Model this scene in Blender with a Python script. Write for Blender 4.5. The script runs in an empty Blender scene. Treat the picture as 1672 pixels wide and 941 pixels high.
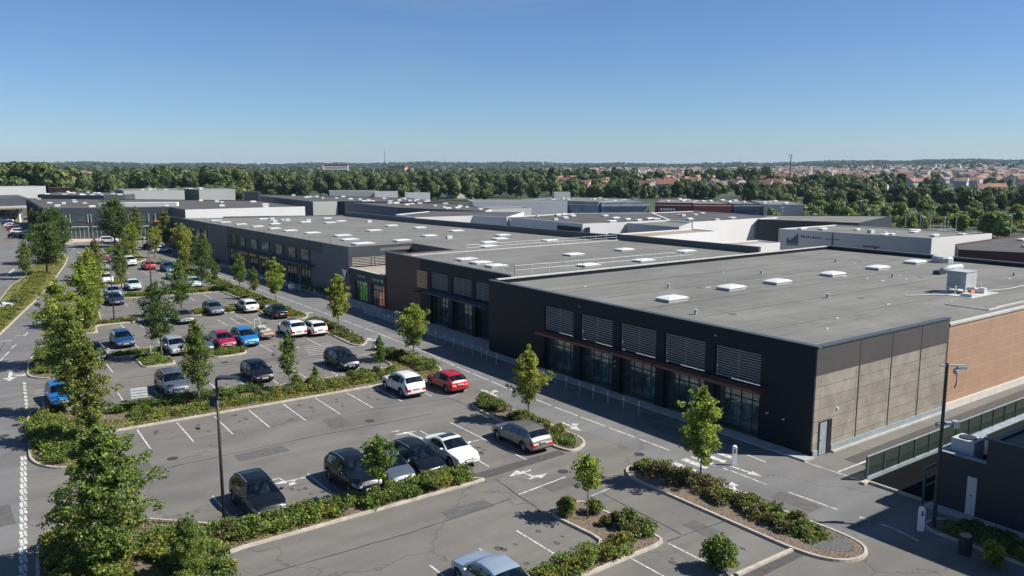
import bpy, math, random
import numpy as np
from mathutils import Vector, Matrix
rad = math.radians
S = bpy.context.scene
C = S.collection
rnd = random.Random(7)

# ------------------------------------------------------------------ camera, sky, sun
CAMZ = 18.0
cam = bpy.data.cameras.new("camera"); camo = bpy.data.objects.new("camera", cam); C.objects.link(camo)
camo.location = (0, 0, CAMZ)
camo.rotation_euler = (rad(90 - 8.728), 0, rad(-35.896))
cam.sensor_width = 36; cam.lens = 1319 / 1672 * 36
cam.clip_start = 0.3; cam.clip_end = 20000
S.camera = camo
SUNV = Vector((0.70, -0.66, 1.0)).normalized()
EL = math.asin(SUNV.z); AZ = math.atan2(SUNV.x, SUNV.y)
w = bpy.data.worlds.new("World"); S.world = w; w.use_nodes = True
nt = w.node_tree; nt.nodes.clear()
sky = nt.nodes.new("ShaderNodeTexSky"); sky.sky_type = 'NISHITA'; sky.sun_disc = False
sky.sun_elevation = EL; sky.sun_rotation = AZ
sky.altitude = 2500; sky.air_density = 1.2; sky.dust_density = 1.6; sky.ozone_density = 10.0
bg = nt.nodes.new("ShaderNodeBackground"); bg.inputs[1].default_value = 0.058
wo = nt.nodes.new("ShaderNodeOutputWorld")
tc = nt.nodes.new("ShaderNodeTexCoord"); mp_ = nt.nodes.new("ShaderNodeMapping"); mp_.inputs['Scale'].default_value = (1.2, 1.2, 14); mp_.inputs['Rotation'].default_value = (0.03, 0.05, 0)
cn = nt.nodes.new("ShaderNodeTexNoise"); cn.inputs['Scale'].default_value = 2.2; cn.inputs['Detail'].default_value = 7; cn.inputs['Roughness'].default_value = 0.62; cn.inputs['Distortion'].default_value = 0.7
cr = nt.nodes.new("ShaderNodeMapRange"); cr.inputs[1].default_value = 0.46; cr.inputs[2].default_value = 0.78; cr.inputs[3].default_value = 0.02; cr.inputs[4].default_value = 0.22
cm = nt.nodes.new("ShaderNodeMix"); cm.data_type = 'RGBA'; cm.inputs[7].default_value = (3.3, 4.4, 4.7, 1)
nt.links.new(tc.outputs['Generated'], mp_.inputs[0]); nt.links.new(mp_.outputs[0], cn.inputs['Vector']); nt.links.new(cn.outputs[0], cr.inputs[0]); nt.links.new(cr.outputs[0], cm.inputs[0])
nt.links.new(sky.outputs[0], cm.inputs[6]); nt.links.new(cm.outputs[2], bg.inputs[0]); nt.links.new(bg.outputs[0], wo.inputs[0])
sl = bpy.data.lights.new("sun", 'SUN'); sl.energy = 4.2; sl.angle = rad(0.5); sl.color = (1.0, 0.95, 0.87)
so = bpy.data.objects.new("sun", sl); C.objects.link(so)
so.rotation_euler = (-SUNV).to_track_quat('-Z', 'Y').to_euler()
S.view_settings.view_transform = 'Standard'; S.view_settings.look = 'None'
S.view_settings.gamma = 1; S.view_settings.use_curve_mapping = False
S.view_settings.exposure = 0.95
S.render.engine = 'CYCLES'
S.cycles.max_bounces = 6; S.cycles.diffuse_bounces = 2; S.cycles.glossy_bounces = 3
S.cycles.transmission_bounces = 3; S.cycles.transparent_max_bounces = 6; S.cycles.volume_bounces = 0
S.cycles.caustics_reflective = False; S.cycles.caustics_refractive = False

# ------------------------------------------------------------------ materials
def N(t, typ, **kw):
    n = t.nodes.new(typ)
    for k, v in kw.items():
        if hasattr(n, k): setattr(n, k, v)
        else: n.inputs[k.replace('_', ' ')].default_value = v
    return n
def c4(c): return (c[0], c[1], c[2], 1)
def mat(name, col, rough=0.8, var=0.12, scale=1.0, col2=None, metal=0.0, coat=0.0, bump=0.0, bscale=20, spec=0.5, detail=6, emit=None):
    m = bpy.data.materials.new(name); m.use_nodes = True; t = m.node_tree
    b = t.nodes["Principled BSDF"]
    b.inputs['Roughness'].default_value = rough; b.inputs['Metallic'].default_value = metal
    b.inputs['Coat Weight'].default_value = coat; b.inputs['Specular IOR Level'].default_value = spec
    g = t.nodes.new("ShaderNodeNewGeometry")
    if var > 0 or col2:
        nz = N(t, "ShaderNodeTexNoise"); nz.inputs['Scale'].default_value = scale; nz.inputs['Detail'].default_value = detail
        nz.inputs['Roughness'].default_value = 0.62
        t.links.new(g.outputs['Position'], nz.inputs['Vector'])
        r = t.nodes.new("ShaderNodeValToRGB"); e = r.color_ramp.elements
        e[0].position = 0.3; e[1].position = 0.7
        a = [max(0, x * (1 - var)) for x in col]; bb = [x * (1 + var) for x in (col2 or col)]
        e[0].color = c4(a); e[1].color = c4(bb)
        t.links.new(nz.outputs['Fac'], r.inputs['Fac']); t.links.new(r.outputs[0], b.inputs['Base Color'])
    else:
        b.inputs['Base Color'].default_value = c4(col)
    if bump > 0:
        nb = N(t, "ShaderNodeTexNoise"); nb.inputs['Scale'].default_value = bscale; nb.inputs['Detail'].default_value = 3
        t.links.new(g.outputs['Position'], nb.inputs['Vector'])
        bp = t.nodes.new("ShaderNodeBump"); bp.inputs['Strength'].default_value = bump; bp.inputs['Distance'].default_value = 0.05
        t.links.new(nb.outputs['Fac'], bp.inputs['Height']); t.links.new(bp.outputs[0], b.inputs['Normal'])
    if emit:
        b.inputs['Emission Color'].default_value = c4(emit); b.inputs['Emission Strength'].default_value = 1
    return m
def asphalt(name, base, tint, joint=True):
    m = bpy.data.materials.new(name); m.use_nodes = True; t = m.node_tree; L = t.links
    b = t.nodes["Principled BSDF"]; b.inputs['Roughness'].default_value = 0.83; b.inputs['Specular IOR Level'].default_value = 0.35
    g = t.nodes.new("ShaderNodeNewGeometry")
    def noise(sc, det, rough, vec=None, dist=0):
        n = t.nodes.new("ShaderNodeTexNoise"); n.inputs['Scale'].default_value = sc; n.inputs['Detail'].default_value = det
        n.inputs['Roughness'].default_value = rough; n.inputs['Distortion'].default_value = dist
        L.new(vec or g.outputs['Position'], n.inputs['Vector']); return n
    def ramp(src, p0, p1, c0, c1):
        r = t.nodes.new("ShaderNodeValToRGB"); e = r.color_ramp.elements
        e[0].position = p0; e[1].position = p1; e[0].color = c4(c0); e[1].color = c4(c1); L.new(src, r.inputs[0]); return r
    def mul(a, bb):
        x = t.nodes.new("ShaderNodeMix"); x.data_type = 'RGBA'; x.blend_type = 'MULTIPLY'; x.inputs[0].default_value = 1
        L.new(a, x.inputs[6]); L.new(bb, x.inputs[7]); return x.outputs[2]
    mp = t.nodes.new("ShaderNodeMapping"); mp.inputs['Scale'].default_value = (0.10, 0.55, 1); L.new(g.outputs['Position'], mp.inputs[0])
    big = ramp(noise(0.16, 6, 0.6, dist=1.2).outputs[0], 0.3, 0.72, [x * 0.84 for x in base], [base[i] * 1.13 * tint[i] for i in range(3)])
    streak = ramp(noise(1.0, 5, 0.6, mp.outputs[0], 0.6).outputs[0], 0.36, 0.62, (0.86,) * 3, (1.05,) * 3)
    spots = ramp(noise(1.1, 7, 0.68, dist=0.8).outputs[0], 0.60, 0.75, (1,) * 3, (0.72,) * 3)
    grain = ramp(noise(24, 4, 0.7).outputs[0], 0.3, 0.7, (0.87,) * 3, (1.13,) * 3)
    vo = t.nodes.new("ShaderNodeTexVoronoi"); vo.feature = 'DISTANCE_TO_EDGE'; vo.inputs['Scale'].default_value = 0.085
    dv = t.nodes.new("ShaderNodeVectorMath"); dv.operation = 'ADD'
    dn = noise(0.5, 5, 0.65); sc = t.nodes.new("ShaderNodeVectorMath"); sc.operation = 'SCALE'; sc.inputs['Scale'].default_value = 2.6
    L.new(dn.outputs[1], sc.inputs[0]); L.new(g.outputs['Position'], dv.inputs[0]); L.new(sc.outputs[0], dv.inputs[1]); L.new(dv.outputs[0], vo.inputs['Vector'])
    crack = ramp(vo.outputs[0], 0.0, 0.0052, (0.62,) * 3, (1,) * 3)
    col = mul(mul(mul(mul(big.outputs[0], streak.outputs[0]), spots.outputs[0]), grain.outputs[0]), crack.outputs[0])
    L.new(col, b.inputs['Base Color'])
    bp = t.nodes.new("ShaderNodeBump"); bp.inputs['Strength'].default_value = 0.25; bp.inputs['Distance'].default_value = 0.02
    L.new(noise(30, 3, 0.6).outputs[0], bp.inputs['Height']); L.new(bp.outputs[0], b.inputs['Normal'])
    return m
def foliage(name, c1, c2, c3, trans=0.32, broad=0.0):
    m = bpy.data.materials.new(name); m.use_nodes = True; t = m.node_tree; t.nodes.clear(); L = t.links
    g = t.nodes.new("ShaderNodeNewGeometry")
    r = t.nodes.new("ShaderNodeValToRGB"); e = r.color_ramp.elements
    e[0].position = 0.0; e[0].color = c4(c1); e[1].position = 1.0; e[1].color = c4(c3)
    x = e.new(0.55); x.color = c4(c2)
    L.new(g.outputs['Random Per Island'], r.inputs[0])
    nz = t.nodes.new("ShaderNodeTexNoise"); nz.inputs['Scale'].default_value = 0.9; nz.inputs['Detail'].default_value = 3
    L.new(g.outputs['Position'], nz.inputs['Vector'])
    oi = t.nodes.new("ShaderNodeObjectInfo")
    hs = t.nodes.new("ShaderNodeHueSaturation")
    ma = t.nodes.new("ShaderNodeMapRange"); ma.inputs[1].default_value = 0.3; ma.inputs[2].default_value = 0.7; ma.inputs[3].default_value = 0.78; ma.inputs[4].default_value = 1.3
    L.new(nz.outputs[0], ma.inputs[0])
    mb = t.nodes.new("ShaderNodeMapRange"); mb.inputs[3].default_value = 0.485; mb.inputs[4].default_value = 0.52
    L.new(oi.outputs['Random'], mb.inputs[0]); L.new(mb.outputs[0], hs.inputs['Hue'])
    L.new(r.outputs[0], hs.inputs['Color'])
    if broad:
        n2 = t.nodes.new("ShaderNodeTexNoise"); n2.inputs['Scale'].default_value = broad; n2.inputs['Detail'].default_value = 2; L.new(g.outputs['Position'], n2.inputs['Vector'])
        m2 = t.nodes.new("ShaderNodeMapRange"); m2.inputs[1].default_value = 0.33; m2.inputs[2].default_value = 0.67; m2.inputs[3].default_value = 0.62; m2.inputs[4].default_value = 1.45; L.new(n2.outputs[0], m2.inputs[0])
        mm = t.nodes.new("ShaderNodeMath"); mm.operation = 'MULTIPLY'; L.new(ma.outputs[0], mm.inputs[0]); L.new(m2.outputs[0], mm.inputs[1]); L.new(mm.outputs[0], hs.inputs['Value'])
        m3 = t.nodes.new("ShaderNodeMapRange"); m3.inputs[1].default_value = 0.4; m3.inputs[2].default_value = 0.65; m3.inputs[3].default_value = 0.52; m3.inputs[4].default_value = 0.468; L.new(n2.outputs[0], m3.inputs[0]); L.new(m3.outputs[0], hs.inputs['Hue'])
    else: L.new(ma.outputs[0], hs.inputs['Value'])
    d = t.nodes.new("ShaderNodeBsdfPrincipled"); d.inputs['Roughness'].default_value = 0.55; d.inputs['Specular IOR Level'].default_value = 0.3
    tr = t.nodes.new("ShaderNodeBsdfTranslucent")
    h2 = t.nodes.new("ShaderNodeHueSaturation"); h2.inputs['Hue'].default_value = 0.487; h2.inputs['Value'].default_value = 1.3; hs.inputs['Saturation'].default_value = 0.93
    L.new(hs.outputs[0], d.inputs['Base Color']); L.new(hs.outputs[0], h2.inputs['Color']); L.new(h2.outputs[0], tr.inputs[0])
    mx = t.nodes.new("ShaderNodeMixShader"); mx.inputs[0].default_value = trans
    o = t.nodes.new("ShaderNodeOutputMaterial")
    L.new(d.outputs[0], mx.inputs[1]); L.new(tr.outputs[0], mx.inputs[2]); L.new(mx.outputs[0], o.inputs[0])
    return m
def glassmat(name, tint, refl=0.22):
    m = bpy.data.materials.new(name); m.use_nodes = True; t = m.node_tree; t.nodes.clear(); L = t.links
    a = t.nodes.new("ShaderNodeBsdfTransparent"); a.inputs[0].default_value = c4(tint)
    g = t.nodes.new("ShaderNodeBsdfGlossy"); g.inputs['Roughness'].default_value = 0.03; g.inputs[0].default_value = (0.9, 0.95, 1, 1)
    f = t.nodes.new("ShaderNodeFresnel"); f.inputs[0].default_value = 1.5
    ad = t.nodes.new("ShaderNodeMath"); ad.operation = 'MULTIPLY_ADD'; ad.inputs[1].default_value = 1.0; ad.inputs[2].default_value = refl * 0.5
    L.new(f.outputs[0], ad.inputs[0])
    ge = t.nodes.new("ShaderNodeNewGeometry"); iv = t.nodes.new("ShaderNodeMath"); iv.operation = 'SUBTRACT'; iv.inputs[0].default_value = 1; L.new(ge.outputs['Backfacing'], iv.inputs[1])
    fm = t.nodes.new("ShaderNodeMath"); fm.operation = 'MULTIPLY'; L.new(ad.outputs[0], fm.inputs[0]); L.new(iv.outputs[0], fm.inputs[1])
    mx = t.nodes.new("ShaderNodeMixShader"); o = t.nodes.new("ShaderNodeOutputMaterial")
    L.new(fm.outputs[0], mx.inputs[0]); L.new(a.outputs[0], mx.inputs[1]); L.new(g.outputs[0], mx.inputs[2]); L.new(mx.outputs[0], o.inputs[0])
    return m
def panelmat(name, c1, c2, pw, ph, vertical=True, gap=(0.5,) * 3, rough=0.75, axis='xz', mort=0.012, stain=0.2, off=(0, 0)):
    """cladding panels: brick texture in wall coordinates with stains"""
    m = bpy.data.materials.new(name); m.use_nodes = True; t = m.node_tree; L = t.links
    b = t.nodes["Principled BSDF"]; b.inputs['Roughness'].default_value = rough
    if max(c1) < 0.05: b.inputs['Specular IOR Level'].default_value = 0.22
    g = t.nodes.new("ShaderNodeNewGeometry"); sp = t.nodes.new("ShaderNodeSeparateXYZ"); cb = t.nodes.new("ShaderNodeCombineXYZ")
    L.new(g.outputs['Position'], sp.inputs[0])
    L.new(sp.outputs[{'x': 0, 'y': 1, 'z': 2}[axis[0]]], cb.inputs[0]); L.new(sp.outputs[{'x': 0, 'y': 1, 'z': 2}[axis[1]]], cb.inputs[1])
    mp = t.nodes.new("ShaderNodeMapping"); mp.inputs['Location'].default_value = (off[0], off[1], 0); L.new(cb.outputs[0], mp.inputs[0])
    br = t.nodes.new("ShaderNodeTexBrick"); br.offset = 0.0; br.inputs['Scale'].default_value = 1
    br.inputs['Brick Width'].default_value = pw; br.inputs['Row Height'].default_value = ph
    br.inputs['Mortar Size'].default_value = mort; br.inputs['Mortar Smooth'].default_value = 0.1
    br.inputs['Color1'].default_value = c4(c1); br.inputs['Color2'].default_value = c4(c2)
    br.inputs['Mortar'].default_value = c4([c1[i] * gap[i] for i in range(3)])
    L.new(mp.outputs[0], br.inputs['Vector'])
    n = t.nodes.new("ShaderNodeTexNoise"); n.inputs['Scale'].default_value = 0.8; n.inputs['Detail'].default_value = 8; n.inputs['Roughness'].default_value = 0.7
    L.new(g.outputs['Position'], n.inputs['Vector'])
    r = t.nodes.new("ShaderNodeValToRGB"); e = r.color_ramp.elements; e[0].position = 0.33; e[1].position = 0.68
    e[0].color = (1 - stain,) * 3 + (1,); e[1].color = (1 + stain * 0.5,) * 3 + (1,)
    L.new(n.outputs[0], r.inputs[0])
    x = t.nodes.new("ShaderNodeMix"); x.data_type = 'RGBA'; x.blend_type = 'MULTIPLY'; x.inputs[0].default_value = 1
    L.new(br.outputs[0], x.inputs[6]); L.new(r.outputs[0], x.inputs[7]); L.new(x.outputs[2], b.inputs['Base Color'])
    return m
def roofmat(name, base):
    m = bpy.data.materials.new(name); m.use_nodes = True; t = m.node_tree; L = t.links
    b = t.nodes["Principled BSDF"]; b.inputs['Roughness'].default_value = 0.85; b.inputs['Specular IOR Level'].default_value = 0.3
    g = t.nodes.new("ShaderNodeNewGeometry")
    br = t.nodes.new("ShaderNodeTexBrick"); br.inputs['Scale'].default_value = 1; br.inputs['Brick Width'].default_value = 11; br.inputs['Row Height'].default_value = 1.05
    br.inputs['Mortar Size'].default_value = 0.022; br.inputs['Mortar Smooth'].default_value = 0.5
    br.inputs['Color1'].default_value = c4(base); br.inputs['Color2'].default_value = c4([x * 0.94 for x in base]); br.inputs['Mortar'].default_value = c4([x * 0.62 for x in base])
    L.new(g.outputs['Position'], br.inputs['Vector'])
    def nz(sc, det, vec=None):
        n = t.nodes.new("ShaderNodeTexNoise"); n.inputs['Scale'].default_value = sc; n.inputs['Detail'].default_value = det; n.inputs['Roughness'].default_value = 0.65
        n.inputs['Distortion'].default_value = 0.8
        L.new(vec or g.outputs['Position'], n.inputs['Vector']); return n
    mp = t.nodes.new("ShaderNodeMapping"); mp.inputs['Scale'].default_value = (0.05, 0.6, 1); L.new(g.outputs['Position'], mp.inputs[0])
    cur = br.outputs[0]
    for n, a, bb, c0, c1 in ((nz(0.12, 6), 0.32, 0.68, 0.82, 1.12), (nz(1, 5, mp.outputs[0]), 0.35, 0.65, 0.85, 1.08), (nz(14, 4), 0.3, 0.7, 0.90, 1.10), (nz(0.45, 8), 0.56, 0.7, 1.0, 0.80)):
        r = t.nodes.new("ShaderNodeValToRGB"); e = r.color_ramp.elements; e[0].position = a; e[1].position = bb
        e[0].color = (c0,) * 3 + (1,); e[1].color = (c1,) * 3 + (1,); L.new(n.outputs[0], r.inputs[0])
        x = t.nodes.new("ShaderNodeMix"); x.data_type = 'RGBA'; x.blend_type = 'MULTIPLY'; x.inputs[0].default_value = 1
        L.new(cur, x.inputs[6]); L.new(r.outputs[0], x.inputs[7]); cur = x.outputs[2]
    L.new(cur, b.inputs['Base Color'])
    return m
def paintmark():
    m = bpy.data.materials.new("line_paint"); m.use_nodes = True; t = m.node_tree; L = t.links
    b = t.nodes["Principled BSDF"]; b.inputs['Roughness'].default_value = 0.7
    g = t.nodes.new("ShaderNodeNewGeometry"); n = t.nodes.new("ShaderNodeTexNoise"); n.inputs['Scale'].default_value = 3.5; n.inputs['Detail'].default_value = 8; n.inputs['Roughness'].default_value = 0.75
    L.new(g.outputs['Position'], n.inputs['Vector'])
    r = t.nodes.new("ShaderNodeValToRGB"); e = r.color_ramp.elements; e[0].position = 0.38; e[1].position = 0.58
    e[0].color = (0.2, 0.2, 0.19, 1); e[1].color = (0.56, 0.56, 0.54, 1); L.new(n.outputs[0], r.inputs[0]); L.new(r.outputs[0], b.inputs['Base Color'])
    return m

M = {}
M['asphalt'] = asphalt('asphalt_car_park', (0.140, 0.134, 0.124), (1.0, 0.985, 0.95))
M['road'] = asphalt('asphalt_road', (0.142, 0.141, 0.139), (1.0, 1.0, 1.0))
M['line'] = paintmark()
M['kerb'] = mat('kerb_concrete', (0.36, 0.32, 0.27), 0.85, 0.25, 2.5, bump=0.2)
M['slab'] = mat('pavement_concrete', (0.33, 0.33, 0.31), 0.8, 0.15, 1.5)
M['soil'] = mat('bark_mulch', (0.07, 0.052, 0.038), 0.95, 0.4, 9, col2=(0.17, 0.13, 0.095), bump=0.8, bscale=25)
M['grass'] = mat('grass_ground', (0.065, 0.085, 0.02), 0.95, 0.3, 1.2, col2=(0.17, 0.15, 0.06), bump=0.6, bscale=18)
M['field'] = mat('fields', (0.022, 0.038, 0.014), 0.95, 0.3, 0.004, col2=(0.05, 0.065, 0.022))
M['leaf_a'] = foliage('leaves_green', (0.06, 0.105, 0.016), (0.115, 0.18, 0.024), (0.23, 0.28, 0.04), 0.4)
M['leaf_b'] = foliage('leaves_yellow_green', (0.10, 0.15, 0.014), (0.22, 0.29, 0.028), (0.40, 0.42, 0.045), 0.4)
M['leaf_c'] = foliage('leaves_dark', (0.04, 0.075, 0.016), (0.07, 0.12, 0.024), (0.14, 0.19, 0.035), 0.38)
M['leaf_d'] = foliage('leaves_big_tree', (0.065, 0.105, 0.018), (0.135, 0.195, 0.03), (0.32, 0.32, 0.045), 0.4)
M['leaf_w'] = foliage('leaves_wood', (0.036, 0.066, 0.018), (0.068, 0.105, 0.026), (0.12, 0.145, 0.036), 0.25, 0.07)
M['shrub_a'] = foliage('shrub_green', (0.055, 0.10, 0.015), (0.115, 0.18, 0.024), (0.23, 0.27, 0.04), 0.38)
M['shrub_b'] = foliage('shrub_yellow', (0.08, 0.11, 0.013), (0.18, 0.20, 0.022), (0.33, 0.30, 0.035))
M['shrub_c'] = foliage('shrub_rusty', (0.05, 0.065, 0.018), (0.10, 0.105, 0.028), (0.19, 0.13, 0.05))
M['bark'] = mat('bark', (0.13, 0.10, 0.075), 0.9, 0.3, 6)
M['dark_metal'] = mat('dark_metal', (0.035, 0.042, 0.048), 0.45, 0.1, 3, metal=0.3)
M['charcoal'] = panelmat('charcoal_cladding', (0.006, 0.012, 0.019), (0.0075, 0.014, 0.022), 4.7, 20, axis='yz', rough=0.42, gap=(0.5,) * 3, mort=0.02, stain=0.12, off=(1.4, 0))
M['charcoal2'] = mat('charcoal_plain', (0.020, 0.026, 0.032), 0.5, 0.1, 1)
M['slate2'] = mat('charcoal_grey_panel', (0.040, 0.047, 0.054), 0.5, 0.12, 0.5)
M['slate'] = mat('slate_grey_panel', (0.060, 0.070, 0.080), 0.55, 0.1, 0.4)
M['brown'] = mat('brown_cladding', (0.085, 0.034, 0.027), 0.5, 0.15, 0.5)
M['taupe'] = panelmat('taupe_panel', (0.15, 0.148, 0.145), (0.165, 0.162, 0.158), 2.2, 2.4, axis='yz', gap=(0.7,) * 3, stain=0.15)
M['greypanel'] = panelmat('weathered_grey_boards', (0.245, 0.222, 0.188), (0.285, 0.262, 0.225), 3.85, 0.73, axis='xz', gap=(0.58,) * 3, mort=0.022, stain=0.30, off=(-1.3, -0.08))
M['darkband'] = panelmat('dark_grey_boards', (0.058, 0.054, 0.052), (0.066, 0.061, 0.058), 1.95, 0.87, axis='xz', gap=(0.8,) * 3, stain=0.12, off=(-0.85, -0.08))
M['orange'] = panelmat('terracotta_boards', (0.335, 0.21, 0.14), (0.35, 0.22, 0.15), 3.65, 0.86, axis='xz', gap=(1.5, 1.75, 1.9), stain=0.12, off=(-0.6, -0.15))
M['plinth'] = mat('blue_grey_plinth', (0.22, 0.26, 0.29), 0.7, 0.2, 2)
M['plinthw'] = mat('pale_plinth', (0.5, 0.48, 0.45), 0.7, 0.12, 1)
M['coping'] = mat('light_coping', (0.42, 0.41, 0.38), 0.6, 0.15, 1)
M['copingd'] = mat('dark_coping', (0.05, 0.065, 0.075), 0.5, 0.1, 1)
M['white'] = mat('white_cladding', (0.63, 0.62, 0.60), 0.6, 0.05, 0.15)
M['palegrey'] = mat('pale_grey_cladding', (0.42, 0.42, 0.40), 0.6, 0.07, 0.2)
M['olive'] = mat('olive_cladding', (0.20, 0.235, 0.12), 0.7, 0.12, 0.3)
M['roof'] = roofmat('roof_membrane', (0.160, 0.160, 0.145))
M['roofd'] = roofmat('dark_roof_membrane', (0.085, 0.08, 0.077))
M['rooft'] = roofmat('tan_roof', (0.30, 0.26, 0.21))
M['skyl'] = mat('skylight_dome', (0.58, 0.58, 0.57), 0.35, 0.04, 1)
M['skylb'] = mat('skylight_base', (0.36, 0.38, 0.38), 0.6, 0.1, 1)
M['galv'] = mat('galvanised_metal', (0.50, 0.51, 0.52), 0.5, 0.12, 4, metal=0.1)
M['slat'] = mat('louvre_slats', (0.33, 0.315, 0.29), 0.5, 0.1, 2)
M['slatt'] = mat('tan_slats', (0.80, 0.46, 0.25), 0.5, 0.1, 2)
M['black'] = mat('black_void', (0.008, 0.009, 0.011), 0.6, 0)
M['glass'] = glassmat('shop_glass', (0.62, 0.76, 0.80))
M['gdark'] = mat('dark_window', (0.018, 0.024, 0.028), 0.06, 0, spec=0.7)
M['gteal'] = mat('teal_window', (0.045, 0.085, 0.085), 0.08, 0.5, 0.7, spec=0.8)
M['gmix'] = mat('busy_window', (0.03, 0.05, 0.05), 0.12, 0.6, 0.8, col2=(0.25, 0.22, 0.17), spec=0.7)
M['awning'] = mat('red_brown_awning', (0.16, 0.055, 0.035), 0.5, 0.25, 4)
M['tube'] = mat('added_shop_light', (0.8, 0.8, 0.8), 0.5, 0, emit=(0.8, 0.95, 0.95))  # emission for the strips added inside the shops
M['inner'] = mat('shop_interior', (0.06, 0.075, 0.08), 0.9, 0.5, 1.3, col2=(0.22, 0.25, 0.26))
M['goods'] = mat('shop_goods', (0.10, 0.22, 0.24), 0.8, 0.7, 2.2, col2=(0.6, 0.6, 0.55))
M['goodso'] = mat('glowing_orange_goods', (0.12, 0.10, 0.05), 0.8, 0.5, 1.6, col2=(0.85, 0.25, 0.10), emit=(0.22, 0.07, 0.03))  # goods glow by themselves so the link windows look lit
M['goodsg'] = mat('glowing_green_goods', (0.04, 0.12, 0.05), 0.8, 0.5, 1.6, col2=(0.25, 0.42, 0.04), emit=(0.035, 0.07, 0.01))  # self-glow painted in here too, no lamp behind it
def meshmat():
    m = bpy.data.materials.new('green_mesh'); m.use_nodes = True; t = m.node_tree; b = t.nodes["Principled BSDF"]
    b.inputs['Base Color'].default_value = (0.013, 0.030, 0.022, 1); b.inputs['Roughness'].default_value = 0.6; b.inputs['Alpha'].default_value = 0.62; return m
M['fence'] = meshmat()
M['fencep'] = mat('green_fence_metal', (0.045, 0.085, 0.07), 0.45, 0.1, 3)
M['yard'] = mat('dark_yard', (0.005, 0.006, 0.007), 0.95, 0.2, 1, spec=0.05)  # dark tarmac, blackened further to stand in for the yard's shade
M['yellow'] = mat('yellow_sign', (0.75, 0.50, 0.04), 0.5, 0.05, 2)
M['orangep'] = mat('orange_sign', (0.85, 0.25, 0.03), 0.5, 0.05, 2)
M['red'] = mat('red_cladding', (0.13, 0.025, 0.032), 0.5, 0.1, 0.5)
M['navy'] = mat('navy_cladding', (0.035, 0.06, 0.11), 0.45, 0.2, 0.2)
M['bluegl'] = mat('blue_grey_glazing', (0.07, 0.11, 0.15), 0.2, 0.45, 0.12, col2=(0.17, 0.22, 0.27))
M['tile'] = mat('red_roof_tiles', (0.15, 0.078, 0.058), 0.85, 0.3, 0.05, col2=(0.26, 0.13, 0.09))
M['tileg'] = mat('brown_grey_tiles', (0.15, 0.11, 0.095), 0.85, 0.3, 0.05, col2=(0.20, 0.17, 0.15))
M['render'] = mat('house_render', (0.50, 0.475, 0.44), 0.8, 0.12, 0.03)
M['sign'] = mat('sign_white', (0.8, 0.8, 0.8), 0.4, 0)
M['signred'] = mat('sign_red', (0.6, 0.03, 0.03), 0.4, 0)
M['navyp'] = mat('logo_navy', (0.03, 0.07, 0.14), 0.5, 0)
M['blue'] = mat('blue_plastic', (0.05, 0.15, 0.4), 0.4, 0)
M['box'] = mat('cardboard_crate', (0.35, 0.16, 0.09), 0.8, 0.3, 5)

# ------------------------------------------------------------------ mesh helpers
def mesh_np(name, v, faces_flat, nper, mats, mi=None, smooth=False):
    me = bpy.data.meshes.new(name); v = np.asarray(v, dtype=np.float32)
    nf = len(faces_flat) // nper
    me.vertices.add(len(v)); me.vertices.foreach_set("co", v.ravel())
    me.loops.add(nf * nper); me.loops.foreach_set("vertex_index", np.asarray(faces_flat, dtype=np.int32))
    me.polygons.add(nf); me.polygons.foreach_set("loop_start", np.arange(0, nf * nper, nper, dtype=np.int32))
    me.polygons.foreach_set("loop_total", np.full(nf, nper, dtype=np.int32))
    for m in mats: me.materials.append(m)
    if mi is not None: me.polygons.foreach_set("material_index", np.asarray(mi, dtype=np.int32))
    me.update(calc_edges=True)
    if smooth: me.polygons.foreach_set("use_smooth", [True] * nf)
    return me
def link(name, me, parent=None, loc=None):
    o = bpy.data.objects.new(name, me); C.objects.link(o)
    if parent: o.parent = parent
    if loc: o.location = loc
    return o
def tag(o, label=None, cat=None, group=None, kind=None):
    if label: o['label'] = label
    if cat: o['category'] = cat
    if group: o['group'] = group
    if kind: o['kind'] = kind
    return o
def thing(name, label, cat, loc=(0, 0, 0), rz=0, group=None):
    o = bpy.data.objects.new(name, None); C.objects.link(o); o.location = loc; o.rotation_euler = (0, 0, rz)
    o.empty_display_size = 0.3
    return tag(o, label, cat, group)
def copy_tree(o, parent=None, mset=None):
    c = o.copy(); C.objects.link(c)
    if parent: c.parent = parent
    for ch in list(o.children): copy_tree(ch, c)
    return c
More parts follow.
